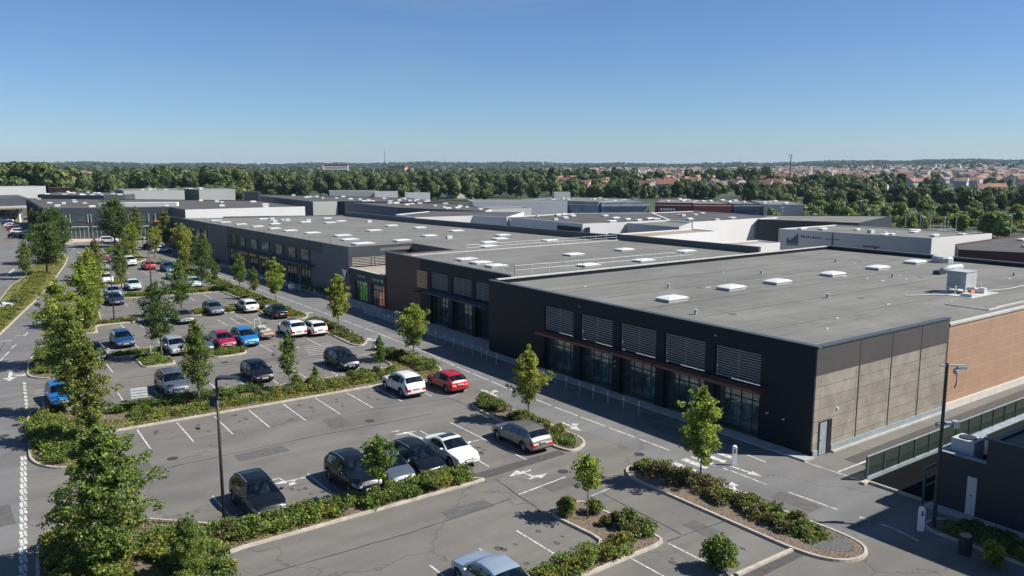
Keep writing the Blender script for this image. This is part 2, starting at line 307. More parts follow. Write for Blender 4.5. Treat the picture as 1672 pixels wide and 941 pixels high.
class MB:
    def __init__(s, ang=0, org=(0, 0)):
        s.v = []; s.f = []; s.m = []; s.ca = math.cos(ang); s.sa = math.sin(ang); s.o = org
    def P(s, x, y, z):
        s.v.append((s.o[0] + x * s.ca - y * s.sa, s.o[1] + x * s.sa + y * s.ca, z)); return len(s.v) - 1
    def F(s, idx, mi=0): s.f.append(tuple(idx)); s.m.append(mi)
    def box(s, x0, x1, y0, y1, z0, z1, mi=0):
        if x0 > x1: x0, x1 = x1, x0
        if y0 > y1: y0, y1 = y1, y0
        a = [s.P(x, y, z) for z in (z0, z1) for x, y in ((x0, y0), (x1, y0), (x1, y1), (x0, y1))]
        for q in ((0, 3, 2, 1), (4, 5, 6, 7), (0, 1, 5, 4), (1, 2, 6, 5), (2, 3, 7, 6), (3, 0, 4, 7)): s.F([a[i] for i in q], mi)
    def poly(s, pts, z, mi=0):
        a = [s.P(x, y, z) for x, y in pts]
        area = sum(pts[i][0] * pts[(i + 1) % len(pts)][1] - pts[(i + 1) % len(pts)][0] * pts[i][1] for i in range(len(pts)))
        s.F(a if area > 0 else a[::-1], mi)
    def prism(s, pts, z0, z1, mi=0, mtop=None, side=None, bottom=True):
        area = sum(pts[i][0] * pts[(i + 1) % len(pts)][1] - pts[(i + 1) % len(pts)][0] * pts[i][1] for i in range(len(pts)))
        if area < 0: pts = pts[::-1]
        n = len(pts); a = [s.P(x, y, z0) for x, y in pts]; b = [s.P(x, y, z1) for x, y in pts]
        for i in range(n): s.F((a[i], a[(i + 1) % n], b[(i + 1) % n], b[i]), mi if side is None else side[i])
        s.F(b, mi if mtop is None else mtop)
        if bottom: s.F(a[::-1], mi)
    def tube(s, pts, r, n=8, mi=0, cap=True):
        if not isinstance(r, (list, tuple)): r = [r] * len(pts)
        rings = []; pts = [Vector(p) for p in pts]
        for i, p in enumerate(pts):
            d = (pts[min(i + 1, len(pts) - 1)] - pts[max(i - 1, 0)]).normalized()
            u = d.cross(Vector((0, 0, 1)));
            if u.length < 0.05: u = d.cross(Vector((1, 0, 0)))
            u.normalize(); w_ = d.cross(u).normalized()
            rings.append([s.P(*(p + u * math.cos(2 * math.pi * k / n) * r[i] + w_ * math.sin(2 * math.pi * k / n) * r[i])) for k in range(n)])
        for i in range(len(rings) - 1):
            for k in range(n): s.F((rings[i][k], rings[i][(k + 1) % n], rings[i + 1][(k + 1) % n], rings[i + 1][k]), mi)
        if cap: s.F(rings[0][::-1], mi); s.F(rings[-1], mi)
    def lathe(s, x, y, prof, n=16, mi=0):
        rings = [[s.P(x + r * math.cos(2 * math.pi * k / n), y + r * math.sin(2 * math.pi * k / n), z) for k in range(n)] for r, z in prof]
        for i in range(len(rings) - 1):
            for k in range(n): s.F((rings[i][k], rings[i][(k + 1) % n], rings[i + 1][(k + 1) % n], rings[i + 1][k]), mi)
        s.F(rings[-1], mi); s.F(rings[0][::-1], mi)
    def each(s, name, mats, parent=None):
        for k in range(0, len(s.v), 8):
            q = MB(); q.v = s.v[k:k + 8]; q.f = [tuple(i - k for i in f) for f in s.f[k // 8 * 6:k // 8 * 6 + 6]]; q.m = s.m[k // 8 * 6:k // 8 * 6 + 6]; q.build(name, mats, parent)
    def build(s, name, mats, parent=None, smooth=False):
        if not isinstance(mats, (list, tuple)): mats = [mats]
        me = bpy.data.meshes.new(name); me.from_pydata(s.v, [], s.f)
        for m in mats: me.materials.append(m)
        if len(mats) > 1: me.polygons.foreach_set("material_index", s.m)
        if smooth: me.polygons.foreach_set("use_smooth", [True] * len(s.f))
        me.update()
        return link(name, me, parent)
def struct(name, mb, mats): return tag(mb.build(name, mats), kind='structure')
def dens(pts, k=2):
    for _ in range(k):
        out = []
        for i in range(len(pts)):
            a = pts[i]; b = pts[(i + 1) % len(pts)]
            L = math.hypot(b[0] - a[0], b[1] - a[1]); q = min(0.25, 0.45 / max(L, 0.01))
            out += [(a[0] + (b[0] - a[0]) * q, a[1] + (b[1] - a[1]) * q), (b[0] + (a[0] - b[0]) * q, b[1] + (a[1] - b[1]) * q)]
        pts = out
    return pts
def offset(pts, d):
    n = len(pts); area = sum(pts[i][0] * pts[(i + 1) % n][1] - pts[(i + 1) % n][0] * pts[i][1] for i in range(n)); sg = 1 if area > 0 else -1
    out = []
    for i in range(n):
        p, a, b = Vector(pts[i]), Vector(pts[i - 1]), Vector(pts[(i + 1) % n])
        e1 = (p - a).normalized(); e2 = (b - p).normalized()
        n1 = Vector((-e1.y, e1.x)) * sg; n2 = Vector((-e2.y, e2.x)) * sg; m = n1 + n2
        m = m / max(0.5, m.dot(n1)) if m.length > 1e-6 else n1
        out.append((p.x + m.x * d, p.y + m.y * d))
    return out
def inside(pts, x, y):
    c = False; n = len(pts)
    for i in range(n):
        x1, y1 = pts[i]; x2, y2 = pts[(i + 1) % n]
        if (y1 > y) != (y2 > y) and x < (x2 - x1) * (y - y1) / (y2 - y1) + x1: c = not c
    return c

# ------------------------------------------------------------------ ground, hills, asphalt
def hill(x, y):
    r = math.hypot(x, y); az = math.degrees(math.atan2(x, y))
    if r < 1400: return -0.06
    h = 0
    t = max(0, min(1, (r - 3000) / 1500)); t = t * t * (3 - 2 * t)
    h += t * (15 + 4 * math.sin(az * 0.21 + 1) + 2.4 * math.sin(az * 0.9) + 1.3 * math.sin(az * 2.3 + 2))
    g = math.exp(-((az - 68) / 13) ** 2); t2 = max(0, min(1, (r - 1700) / 1000)); t2 = t2 * t2 * (3 - 2 * t2)
    h += g * t2 * 12
    return -0.06 + h
rs = [0, 60, 200, 500, 900, 1400, 1700, 2000, 2300, 2600, 2900, 3300, 3700, 4100, 4500, 5200, 7500]
azs = np.radians(np.arange(-180, 180, 3.0))
mb = MB(); g0 = []
for r in rs[1:]:
    g0.append([mb.P(r * math.sin(a), r * math.cos(a), hill(r * math.sin(a), r * math.cos(a))) for a in azs])
c0 = mb.P(0, 0, -0.06); na = len(azs)
for k in range(na): mb.F((c0, g0[0][(k + 1) % na], g0[0][k]))
for i in range(len(g0) - 1):
    for k in range(na): mb.F((g0[i][k], g0[i][(k + 1) % na], g0[i + 1][(k + 1) % na], g0[i + 1][k]))
struct('ground', mb, M['field'])
mb = MB(); mb.poly([(-40, -20), (75, -20), (150, 20), (235, 110), (190, 200), (120, 290), (30, 330), (-60, 330)], 0.0)
struct('car_park_asphalt', mb, M['asphalt'])
# road on the left, with a dashed centre line
road_r = [(0.4, 20), (1.75, 36), (2.58, 45), (3.2, 52), (3.6, 56), (4.4, 66), (5.0, 75), (5.8, 82.5), (7.4, 89), (10.3, 100), (12.6, 109.5), (15.2, 121), (17.6, 137), (20.3, 155.9), (22.3, 165), (24.8, 183), (26.3, 200)]
road_l = [(22.6, 205), (22.5, 189), (22.6, 184.5), (21.8, 176.6), (20.0, 165.7), (16.0, 145.9), (12.4, 129.2), (11.3, 124.4), (8.8, 114.3), (6.7, 105.5), (4.9, 98), (1.5, 88), (-1.5, 78), (-3.5, 66), (-4.6, 52), (-5.2, 36), (-5.5, 20)]
mb = MB(); mb.poly(road_r + road_l, 0.006); mb.poly([(22.6, 205), (26.3, 200), (60, 200), (60, 207), (-10, 221), (-10, 207)], 0.006)
mb.poly([(9.6, 165), (12.2, 178.6), (19, 200), (14, 206), (-30, 190), (-50, 120), (-28, 90), (-4, 110), (3, 126), (8, 140), (11.6, 151.4), (11.9, 158)], 0.006)
struct('road', mb, M['road'])
mb = MB(); mb.poly([(35.3, 62), (34.6, 48), (35.0, 38), (35.2, 20), (37.8, 18), (38.2, 0), (44, 0), (42.05, 28), (42.05, 63.4), (42.4, 92), (43.3, 110), (41.5, 190), (37, 190), (36.6, 150), (36.8, 90)], 0.006)
struct('shop_lane', mb, M['road'])
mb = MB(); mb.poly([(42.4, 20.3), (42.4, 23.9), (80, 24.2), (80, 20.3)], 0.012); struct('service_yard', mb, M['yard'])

# ------------------------------------------------------------------ markings
mb = MB()
Z = 0.012
def seg(x0, y0, x1, y1, wd=0.10, z=Z):
    d = Vector((x1 - x0, y1 - y0)); L = d.length; d.normalize(); n = Vector((-d.y, d.x)) * wd / 2
    a = [mb.P(x0 + n.x, y0 + n.y, z), mb.P(x0 - n.x, y0 - n.y, z), mb.P(x1 - n.x, y1 - n.y, z), mb.P(x1 + n.x, y1 + n.y, z)]; mb.F(a)
def dashes(pts, dash, gap, wd=0.12):
    on = True; left = dash
    for i in range(len(pts) - 1):
        a = Vector(pts[i]); b = Vector(pts[i + 1]); L = (b - a).length; t = 0
        while t < L:
            st = min(left, L - t)
            if on: p = a + (b - a) * (t / L); q = a + (b - a) * ((t + st) / L); seg(p.x, p.y, q.x, q.y, wd)
            t += st; left -= st
            if left <= 1e-6: on = not on; left = dash if on else gap
def arrow(x, y, ang, sc=1.0, left=False, straight=True, right=False):
    ca, sa = math.cos(ang), math.sin(ang)
    def T(p): return (x + (p[0] * ca - p[1] * sa) * sc, y + (p[0] * sa + p[1] * ca) * sc)
    def pg(pts): mb.poly([T(p) for p in pts], Z + 0.001 * pg.k); pg.k += 1
    pg.k = 0
    pg([(-0.09, -1.2), (0.09, -1.2), (0.09, 0.35), (-0.09, 0.35)])
    if straight: pg([(-0.33, 0.35), (0.33, 0.35), (0, 1.25)])
    if left: pg([(-0.09, -0.45), (-0.55, -0.05), (-0.45, 0.1), (-0.09, -0.2)]); pg([(-0.75, -0.3), (-0.25, 0.2), (-0.95, 0.4)])
    if right: pg([(0.09, -0.45), (0.55, -0.05), (0.45, 0.1), (0.09, -0.2)]); pg([(0.75, -0.3), (0.25, 0.2), (0.95, 0.4)])
# bays: (y0, y1, xs)
for y0, y1, xs in ((53.35, 58.15, (10.4, 13.0, 15.55, 18.05, 20.65, 23.25, 25.85, 28.4, 30.95, 33.6)),
                   (38.8, 43.7, (11.35, 14.0, 16.8)), (38.8, 43.9, (19.4, 21.2)),
                   (63.5, 67.9, (13.6, 15.2, 17.85, 20.1, 22.5, 25.1, 27.65, 30.2)),
                   (75.4, 79.3, (26.1, 28.8, 31.0)), (82.6, 86.9, (13.4, 15.9, 18.1)), (79.4, 83.4, (29.1,)),
                   (75.9, 80.3, (12.1,)), (91.1, 95.4, (26.5, 28.0)), (95.3, 99.3, (16.8, 18.6, 20.4)), (90.7, 97.3, (29.2,)), (91.0, 94.2, (31.8,)),
                   (101.0, 105.2, (20.0, 26.3)), (111.0, 115.9, (20.0, 22.9, 25.5, 28.1, 30.4)),
                   (143.5, 155.0, (26.5,)), (140.6, 153.6, (29.0,)), (136.3, 143.7, (30.8,)), (123.3, 137.6, (24.3,)), (119.6, 125.0, (27.0, 29.6)),
                   (38.0, 46.9, (28.6,)), (38.4, 41.5, (26.1,)), (44.6, 46.6, (26.0,)), (26.6, 30.5, (22.35,)), (26.4, 30.0, (19.8,)), (26.0, 30.0, (17.1,)),
                   (20.5, 25.1, (27.45, 24.95)), (66.7, 69.6, (5.95,)), (65.6, 68.9, (11.1,))):
    for x in xs:
        if x == 28.6: seg(28.6, 38.0, 28.6, 46.9)
        else: seg(x, y1, x - 0.12 if y1 > 50 else x, y0)
seg(27.2, 42.7, 28.55, 42.7); seg(25.05, 34.0, 28.8, 34.45); seg(28.1, 31.5, 30.0, 31.75, 0.07)
seg(24.9, 96.8, 31.8, 95.3, 0.07); seg(28.2, 78.6, 31.0, 78.2, 0.07); seg(23.9, 78.9, 28.0, 78.6, 0.07); seg(13.8, 95.2, 14.4, 100.0)
seg(34.1, 53.3, 31.8, 52.2, 0.06); seg(5.8, 73.2, 9.5, 73.4, 0.08); seg(5.7, 71.4, 9.0, 71.8, 0.08); seg(5.6, 72.3, 9.3, 72.6, 0.08); seg(5.5, 70.4, 8.0, 71.0, 0.08)
# left road lines
for p, q in (((4.3, 86.4), (4.7, 88.2)), ((4.8, 88.6), (5.35, 90.6)), ((5.6, 92.0), (6.2, 93.8)), ((7.3, 98.1), (7.8, 100.0)), ((8.75, 103.4), (9.05, 104.5)),
             ((9.3, 105.7), (10.0, 108)), ((10.3, 109.4), (10.6, 110.8)), ((11.4, 113.9), (11.8, 115.7)), ((12.6, 119.2), (13.1, 121.3)), ((13.5, 123.1), (14.1, 125.8)), ((15.0, 129.6), (15.6, 132.5)),
             ((16.4, 137), (17.1, 140.5)), ((18.0, 144.5), (18.9, 149)), ((19.7, 153), (20.5, 157)), ((21.2, 160.5), (22.1, 164.2)), ((24.7, 183), (24.7, 188.5)), ((24.9, 193), (25.2, 198))): seg(*p, *q, 0.13)
for p, q in (((10.2, 99.2), (9.1, 95.3)), ((9.0, 94.9), (8.8, 94.1)), ((8.65, 93.6), (7.9, 90.5)), ((7.75, 90.0), (7.4, 88.6))): seg(*p, *q, 0.1)
t = 30.0
while t < 56.5:
    xx = 2.16 + 0.089 * (t - 40.3)
    mb.box(xx - 0.17, xx - 0.02, t, t + 0.85, 0.0115, 0.013); mb.box(xx + 0.02, xx + 0.15, t + 0.05, t + 0.9, 0.0115, 0.013); t += 1.0
t = 68.0
while t < 77:
    mb.box(4.7 + (t - 68) * 0.07, 4.9 + (t - 68) * 0.07, t, t + 0.8, 0.0115, 0.013); t += 1.15
arrow(4.6, 79.8, rad(174), 1.5, straight=True, left=True); arrow(2.3, 80.5, rad(172), 1.7); arrow(4.9, 96.5, rad(75), 1.0)
seg(9.4, 153, 11.6, 163.4, 0.4); seg(14.2, 134.8, 14.0, 134.0, 0.2)
# lane in front of the shops
dashes([(37.4, 18.2), (37.75, 19.6), (37.6, 21.4)], 2.2, 0.5); seg(37.5, 22.6, 37.4, 25.5); seg(37.3, 26.9, 37.35, 29.5); seg(37.3, 29.6, 37.3, 30.0)
dashes([(36.95, 34.0), (36.85, 45), (37.0, 52), (37.3, 59), (37.9, 66), (38.25, 78), (38.35, 100), (38.15, 115), (37.9, 135), (38.0, 180)], 2.6, 0.35)
seg(40.2, 29.1, 40.3, 30.7, 0.12); seg(42.3, 25.6, 45.6, 25.6, 0.14)
seg(42.15, 28.0, 42.2, 23.7, 0.09)
for k, (x0, x1) in enumerate(((35.3, 35.75), (36.25, 36.75), (37.1, 37.5), (37.95, 38.4), (38.9, 39.35))): mb.poly([(x0, 32.4), (x0 + 0.05, 30.5), (x1, 30.6), (x1, 32.4)], Z)
arrow(38.0, 28.9, rad(185), 0.9, straight=True); arrow(35.2, 27.8, rad(10), 0.9, right=True)
mb.poly([(34.88, 42.27), (35.06, 42.27), (35.02, 41.1), (35.3, 41.16), (34.88, 40.1), (34.55, 41.05), (34.85, 41.1)], Z + .001); mb.poly([(35.1, 41.35), (35.36, 41.74), (35.76, 41.45), (35.5, 41.2)], Z + .002)
arrow(35.0, 51.5, rad(0), 1.0, right=True); arrow(36.5, 93.5, rad(175), 1.0, left=True); arrow(36.2, 74.6, rad(0), 1.1, left=True, right=True); arrow(36.3, 82.5, rad(178), 1.0)
mb.poly([(26.13, 36.4), (27.08, 36.96), (27.12, 36.62), (27.85, 36.55), (27.68, 36.38), (27.1, 36.34), (26.94, 36.28)], Z + .001); mb.poly([(27.08, 36.5), (27.22, 36.5), (27.36, 35.62), (27.2, 35.5)], Z + .002); mb.poly([(26.74, 35.38), (27.3, 35.66), (28.29, 35.54), (27.54, 35.1), (27.4, 35.36)], Z + .003)
mb.poly([(24.24, 47.59), (24.84, 47.57), (24.76, 47.32)], Z + .001); mb.poly([(24.02, 46.82), (24.99, 46.98), (25.79, 46.69), (25.11, 46.6), (24.71, 46.63)], Z + .001); mb.poly([(25.0, 46.8), (25.2, 46.75), (25.5, 44.4), (25.32, 44.4)], Z + .002)
arrow(15.6, 43.3, rad(88), 0.8, straight=True, left=True)
for k in range(9): seg(40.0 + k * 0.12, 52 + k * 0.45, 41.3, 51.7 + k * 0.45, 0.12)
# disabled bay hatching and figure marks
for k in range(6): seg(28.3 + 0.2 * k, 72.2 + 0.75 * k, 31.0 + 0.25 * k, 71.9 + 0.82 * k, 0.12)
for x, y in ((29.2, 70.6), (31.4, 74.0)):
    seg(x, y, x + 2.0, y + 0.1, 0.16); seg(x + 0.3, y - 1.0, x + 2.2, y - 0.9, 0.16); seg(x, y, x + 0.3, y - 1.0, 0.16)
seg(27.9, 69.8, 33.2, 69.2, 0.1)
for x, y in ((6.4, 98.6), (16.2, 84.6), (15.8, 97.8), (14.4, 43.9)): seg(x, y, x + 0.8, y + 0.15, 0.14); seg(x + 0.8, y + 0.15, x + 0.9, y - 0.4, 0.1)
struct('road_markings', mb, M['line'])
# darker surface band across the exit of the bays and the tarred patches
mb = MB(); mb.poly([(24.9, 37.0), (31.2, 37.35), (31.3, 38.15), (24.4, 37.95)], 0.008); mb.poly([(27.6, 20.5), (31.75, 20.6), (31.7, 21.25), (27.6, 21.05)], 0.008)
mb.poly([(44.5, 24.6), (64, 25.2), (90, 25.6), (90, 27.3), (44.5, 26.6)], 0.008)
struct('tar_strip', mb, mat('tar_band', (0.06, 0.057, 0.053), 0.9, 0.3, 3, bump=0.5))

rp = random.Random(31)
mb = MB()
for k, (x, y, a, b) in enumerate(((14.2, 48.0, 3.2, 1.4), (21.5, 50.5, 1.4, 2.2), (26.8, 33.2, 2.4, 1.0), (20.4, 33.5, 2.8, 1.1), (29.5, 24.0, 1.0, 2.2), (8.5, 49.0, 1.2, 2.8), (23.0, 72.0, 3.0, 1.2), (16.0, 72.5, 1.6, 1.3), (36.0, 23.2, 1.2, 2.6), (39.2, 34.2, 1.3, 4.2), (0.2, 60.0, 1.4, 4.5), (1.4, 46, 0.9, 3.0), (28.0, 92.0, 1.2, 2.2), (12.6, 90.5, 2.4, 1.1), (39.6, 73.0, 1.0, 6.0))):
    mb.poly([(x, y), (x + a, y + 0.05), (x + a - 0.05, y + b), (x + 0.03, y + b)], 0.0085)
struct('repair_patch', mb, mat('tar_patch', (0.088, 0.086, 0.081), 0.85, 0.22, 2.5, bump=0.4, bscale=30))
mb = MB()
def joint(pts, w_=0.035):
    for i in range(len(pts) - 1):
        (x0, y0), (x1, y1) = pts[i], pts[i + 1]; d = Vector((x1 - x0, y1 - y0)); n_ = max(2, int(d.length / 0.7)); d.normalize(); n = Vector((-d.y, d.x)); q = []
        off = [rp.uniform(-0.04, 0.04) for _ in range(n_ + 1)]
        for k in range(n_):
            t0, t1 = k / n_, (k + 1) / n_; a = Vector((x0 + (x1 - x0) * t0, y0 + (y1 - y0) * t0)) + n * off[k]; b = Vector((x0 + (x1 - x0) * t1, y0 + (y1 - y0) * t1)) + n * off[k + 1]; ww = w_ * rp.uniform(0.5, 1.2)
            mb.F([mb.P(a.x + n.x * ww, a.y + n.y * ww, 0.0095), mb.P(a.x - n.x * ww, a.y - n.y * ww, 0.0095), mb.P(b.x - n.x * ww, b.y - n.y * ww, 0.0095), mb.P(b.x + n.x * ww, b.y + n.y * ww, 0.0095)])
joint([(9.0, 49.5), (18, 49.8), (28.5, 49.4)]); joint([(25.3, 36.6), (24.7, 31.3)]); joint([(27.6, 25.3), (31.5, 25.2)]); joint([(28.9, 31.4), (28.7, 25.4)]); joint([(10, 33.6), (18, 33.4), (24.4, 33.8)])
joint([(24.5, 53.0), (31.8, 52.0), (31.8, 49.5)]); joint([(12, 73.2), (22, 73.0), (30, 72.6)]); joint([(12, 89.4), (28, 89.0)]); joint([(41.0, 30.0), (40.9, 60)]); joint([(-1.0, 40), (0.4, 60), (2.6, 80), (5.4, 96)]); joint([(17, 108.3), (31, 107.8)])
struct('tar_joint', mb, mat('tar_joint', (0.035, 0.034, 0.033), 0.7, 0.2, 3))
mb = MB()
for x, y in ((11.0, 51.0), (24.2, 50.6), (29.2, 35.2), (34.9, 34.6), (21.0, 74.0), (30.4, 90.2), (2.9, 62), (37.0, 68)):
    mb.lathe(x, y, [(0.33, 0.0), (0.33, 0.011)], 16)
struct('manhole_cover', mb, mat('cast_iron', (0.04, 0.038, 0.036), 0.6, 0.3, 12))
# oil drips and tyre rubber where the cars stand and turn
mb = MB()
def blot(x, y, r):
    n = 11; mb.poly([(x + r * rp.uniform(0.45, 1.0) * math.cos(k * 6.283 / n), y + r * 1.6 * rp.uniform(0.45, 1.0) * math.sin(k * 6.283 / n)) for k in range(n)], 0.009)
for y0, xs in ((56.2, (11.7, 14.3, 16.8, 19.4, 21.9, 24.5, 27.1)), (41.6, (15.4, 27.3, 27.4)), (66.0, (16.6, 18.9, 23.8, 26.4)), (28.6, (21.0, 23.6)), (84.9, (16.9,)), (77.6, (27.4, 29.8)), (114, (21.6, 24.3, 26.8, 29.2)), (23.2, (26.2, 29.4))):
    for x in xs:
        for _ in range(4): blot(x + rp.uniform(-.5, .5), y0 + rp.uniform(-1.3, 1.3), rp.uniform(0.04, 0.24))
struct('oil_stains', mb, mat('oil_stain', (0.075, 0.070, 0.064), 0.6, 0.35, 5))

# ------------------------------------------------------------------ planting beds
BEDS = {}
def bed(key, pts, soil='soil', kerbw=0.16, zk=0.13, rk=2, kname='kerb'):
    p = dens(pts, rk); q = offset(p, kerbw); n = len(p)
    BEDS[key] = q
    m = MB()
    A = [m.P(x, y, 0) for x, y in p]; B = [m.P(x, y, zk) for x, y in offset(p, 0.02)]; Cc = [m.P(x, y, zk) for x, y in q]; D = [m.P(x, y, 0.05) for x, y in q]
    for i in range(n):
        j = (i + 1) % n
        m.F((A[i], A[j], B[j], B[i])); m.F((B[i], B[j], Cc[j], Cc[i])); m.F((Cc[i], Cc[j], D[j], D[i]))
    struct(kname, m, M['kerb'])
    m = MB(); m.poly(q, 0.09); struct('planting_bed', m, M[soil])
bed('A', [(3.75, 56), (4.1, 54.3), (5.0, 53.0), (6.6, 52.4), (7.5, 53.2), (7.9, 56.5), (8.1, 58.6), (13, 58.55), (29.6, 58.5), (30.6, 58.4), (32.0, 58.9), (32.4, 57.4), (33.4, 57.1), (34.6, 58.6), (35.9, 60), (36.2, 64), (36.0, 68.0), (35.0, 69.6), (33.3, 69.3), (32.8, 63.5), (29.8, 63.2), (12, 63.4), (9.6, 64.4), (7.6, 65.6), (5.9, 66.4), (5.0, 67.2), (4.6, 66), (4.2, 61)])
bed('B', [(5.75, 79), (6.2, 77.5), (7.6, 76.3), (9.8, 76.2), (10.7, 77.5), (11.0, 84), (10.4, 88), (9.0, 90.5), (8.1, 90.5), (7.3, 88.2), (6.3, 84.4)])
bed('B2', [(12.7, 81.6), (17.5, 81.4), (17.5, 82.4), (13.2, 84.9), (12.9, 84.8)])
bed('B3', [(14.4, 76.1), (17.3, 75.7), (17.5, 81.0), (14.6, 80.9)])
bed('B4', [(20.7, 76.0), (23.9, 76.2), (24.2, 78.4), (20.6, 78.3)])
bed('C', [(10.5, 99.6), (11.0, 96.8), (12.6, 95.5), (13.8, 95.2), (14.4, 99.6), (18.7, 99.3), (18.8, 101.4), (15.4, 102.2), (16.6, 112), (18.6, 122), (19.9, 133), (22.5, 146), (24.0, 155), (26.5, 170), (27.2, 182), (26.0, 184), (24.9, 182), (22.6, 165), (20.5, 155.9), (17.8, 137), (15.4, 121), (12.8, 109.5)], 'grass')
bed('D', [(24.3, 99.6), (29.7, 98.9), (32.2, 97.8), (32.0, 95.6), (33.5, 91.0), (34.8, 89.6), (36.1, 91.2), (36.4, 100), (36.8, 112), (37.0, 130), (36.6, 150), (35.9, 165), (34.5, 163), (34.4, 150), (34.6, 138), (33.8, 124), (33.2, 119.6), (20.4, 120.6), (20.4, 118.1), (28, 116.8), (33.0, 116.2), (33.2, 108.3), (33.2, 101.8), (24.6, 101.9)], 'grass')
bed('E', [(21.9, 130.7), (24.5, 131.8), (25.3, 139.6), (23.5, 140.9)], 'grass')
bed('G', [(33.7, 80), (33.4, 73.4), (34.2, 72.6), (35.5, 74.1), (36.0, 77.1), (36.2, 83), (36.0, 87.0), (34.4, 88.4), (33.2, 85)])
bed('H', [(31.75, 49.2), (31.45, 44), (31.3, 38.3), (31.7, 37.2), (33.2, 37.7), (33.9, 38.7), (34.0, 44), (33.6, 49), (32.7, 50.2)])
bed('I', [(24.95, 36.7), (24.3, 37.3), (23.6, 38.3), (11.2, 38.7), (10.2, 40.2), (8.2, 42.2), (6.0, 44.2), (4.6, 44.7), (3.3, 43.9), (2.75, 42), (2.3, 37), (1.4, 28), (7, 26), (9.8, 36.5)])
bed('J', [(24.7, 31.1), (27.3, 31.5), (27.6, 25.2), (17.6, 24.9), (17.5, 26.7), (25.0, 26.9)])
bed('K', [(31.6, 32.3), (31.6, 21.4), (31.9, 19.8), (32.7, 18.9), (33.9, 18.7), (34.9, 19.4), (35.1, 21), (34.9, 26), (34.7, 30.5), (34.0, 33.2), (32.6, 33.5)], 'soil')
bed('L', [(38.8, 18.9), (38.7, 6), (41.2, 6), (41.3, 18.3), (40.2, 19.1)])
bed('M', [(22.3, 191), (21.6, 184.5), (21.6, 176.6), (19.8, 165.7), (15.9, 145.9), (12.3, 129.2), (11.2, 124.4), (8.7, 114.3), (6.6, 105.5), (4.8, 98.3), (2.2, 99), (2.8, 106), (3.6, 114), (6.2, 122), (9.2, 140), (12.2, 151.4), (13.4, 162), (16.5, 175), (19.5, 186)], 'grass')
bed('O', [(26.5, 206), (30, 204.5), (60, 205.5), (60, 209), (30, 210), (26.3, 209.5)], 'grass')
bed('P', [(0.5, 145), (6.5, 152), (7.8, 165), (9.8, 172), (7, 180), (-20, 175), (-20, 150)], 'grass')
bed('Q', [(27.5, 160), (31.0, 160.5), (33.2, 164.5), (34.4, 178), (34, 190), (29.5, 190), (28.2, 176)], 'grass')
m = MB(); m.box(27.6, 31.6, 21.1, 21.3, 0, 0.12); struct('kerb', m, M['kerb'])
m = MB(); m.poly(dens([(32.3, 21), (33.6, 19.2), (34.7, 20), (34.8, 23.2), (34.3, 22)], 1), 0.10); struct('cobble_patch', m, mat('cobbles', (0.09, 0.09, 0.085), 0.8, 0.5, 9, bump=0.6))

# ------------------------------------------------------------------ buildings
def opening_wall(m, y0, y1, ops, z0, z1, xa, xb, mi=0):
    """wall in the y direction between z0 and z1, with openings (ya, yb, za, zb)"""
    ys = sorted(ops); cur = y0
    for ya, yb, za, zb in ys:
        if ya > cur: m.box(xa, xb, cur, ya, z0, z1, mi)
        if za > z0: m.box(xa, xb, ya, yb, z0, za, mi)
        if zb < z1: m.box(xa, xb, ya, yb, zb, z1, mi)
        cur = yb
    if cur < y1: m.box(xa, xb, cur, y1, z0, z1, mi)
def skylight(b, x, y, z, sx=2.3, sy=1.5, h=0.32, rot=0):
    m = MB(); m.box(x - sx / 2, x + sx / 2, y - sy / 2, y + sy / 2, z, z + h * 0.6, 1)
    a = [m.P(x + i * sx * 0.53, y + j * sy * 0.53, z + h * 0.6) for i, j in ((-1, -1), (1, -1), (1, 1), (-1, 1))]
    c = [m.P(x + i * sx * 0.53, y + j * sy * 0.53, z + h * 0.85) for i, j in ((-1, -1), (1, -1), (1, 1), (-1, 1))]
    d = [m.P(x + i * sx * 0.36, y + j * sy * 0.36, z + h * 1.25) for i, j in ((-1, -1), (1, -1), (1, 1), (-1, 1))]
    for k in range(4): m.F((a[k], a[(k + 1) % 4], c[(k + 1) % 4], c[k])); m.F((c[k], c[(k + 1) % 4], d[(k + 1) % 4], d[k]))
    m.F(d); m.F(a[::-1])
    return m.build('skylight', [M['skyl'], M['skylb']], b)
def louvre(b, x, y0, y1, z0, z1, n, mm='slat', back=True):
    m = MB(); st = (z1 - z0) / n
    for k in range(n): m.box(x, x + 0.07, y0, y1, z0 + st * (k + 0.3), z0 + st * (k + 0.66))
    for yy in (y0, (y0 + y1) / 2 - 0.02, y1 - 0.04): m.box(x + 0.075, x + 0.11, yy, yy + 0.04, z0, z1)
    o = m.build('louvre', M[mm], b)
    if back:
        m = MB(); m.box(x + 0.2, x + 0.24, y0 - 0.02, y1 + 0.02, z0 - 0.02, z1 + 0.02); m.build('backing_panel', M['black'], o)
    return o
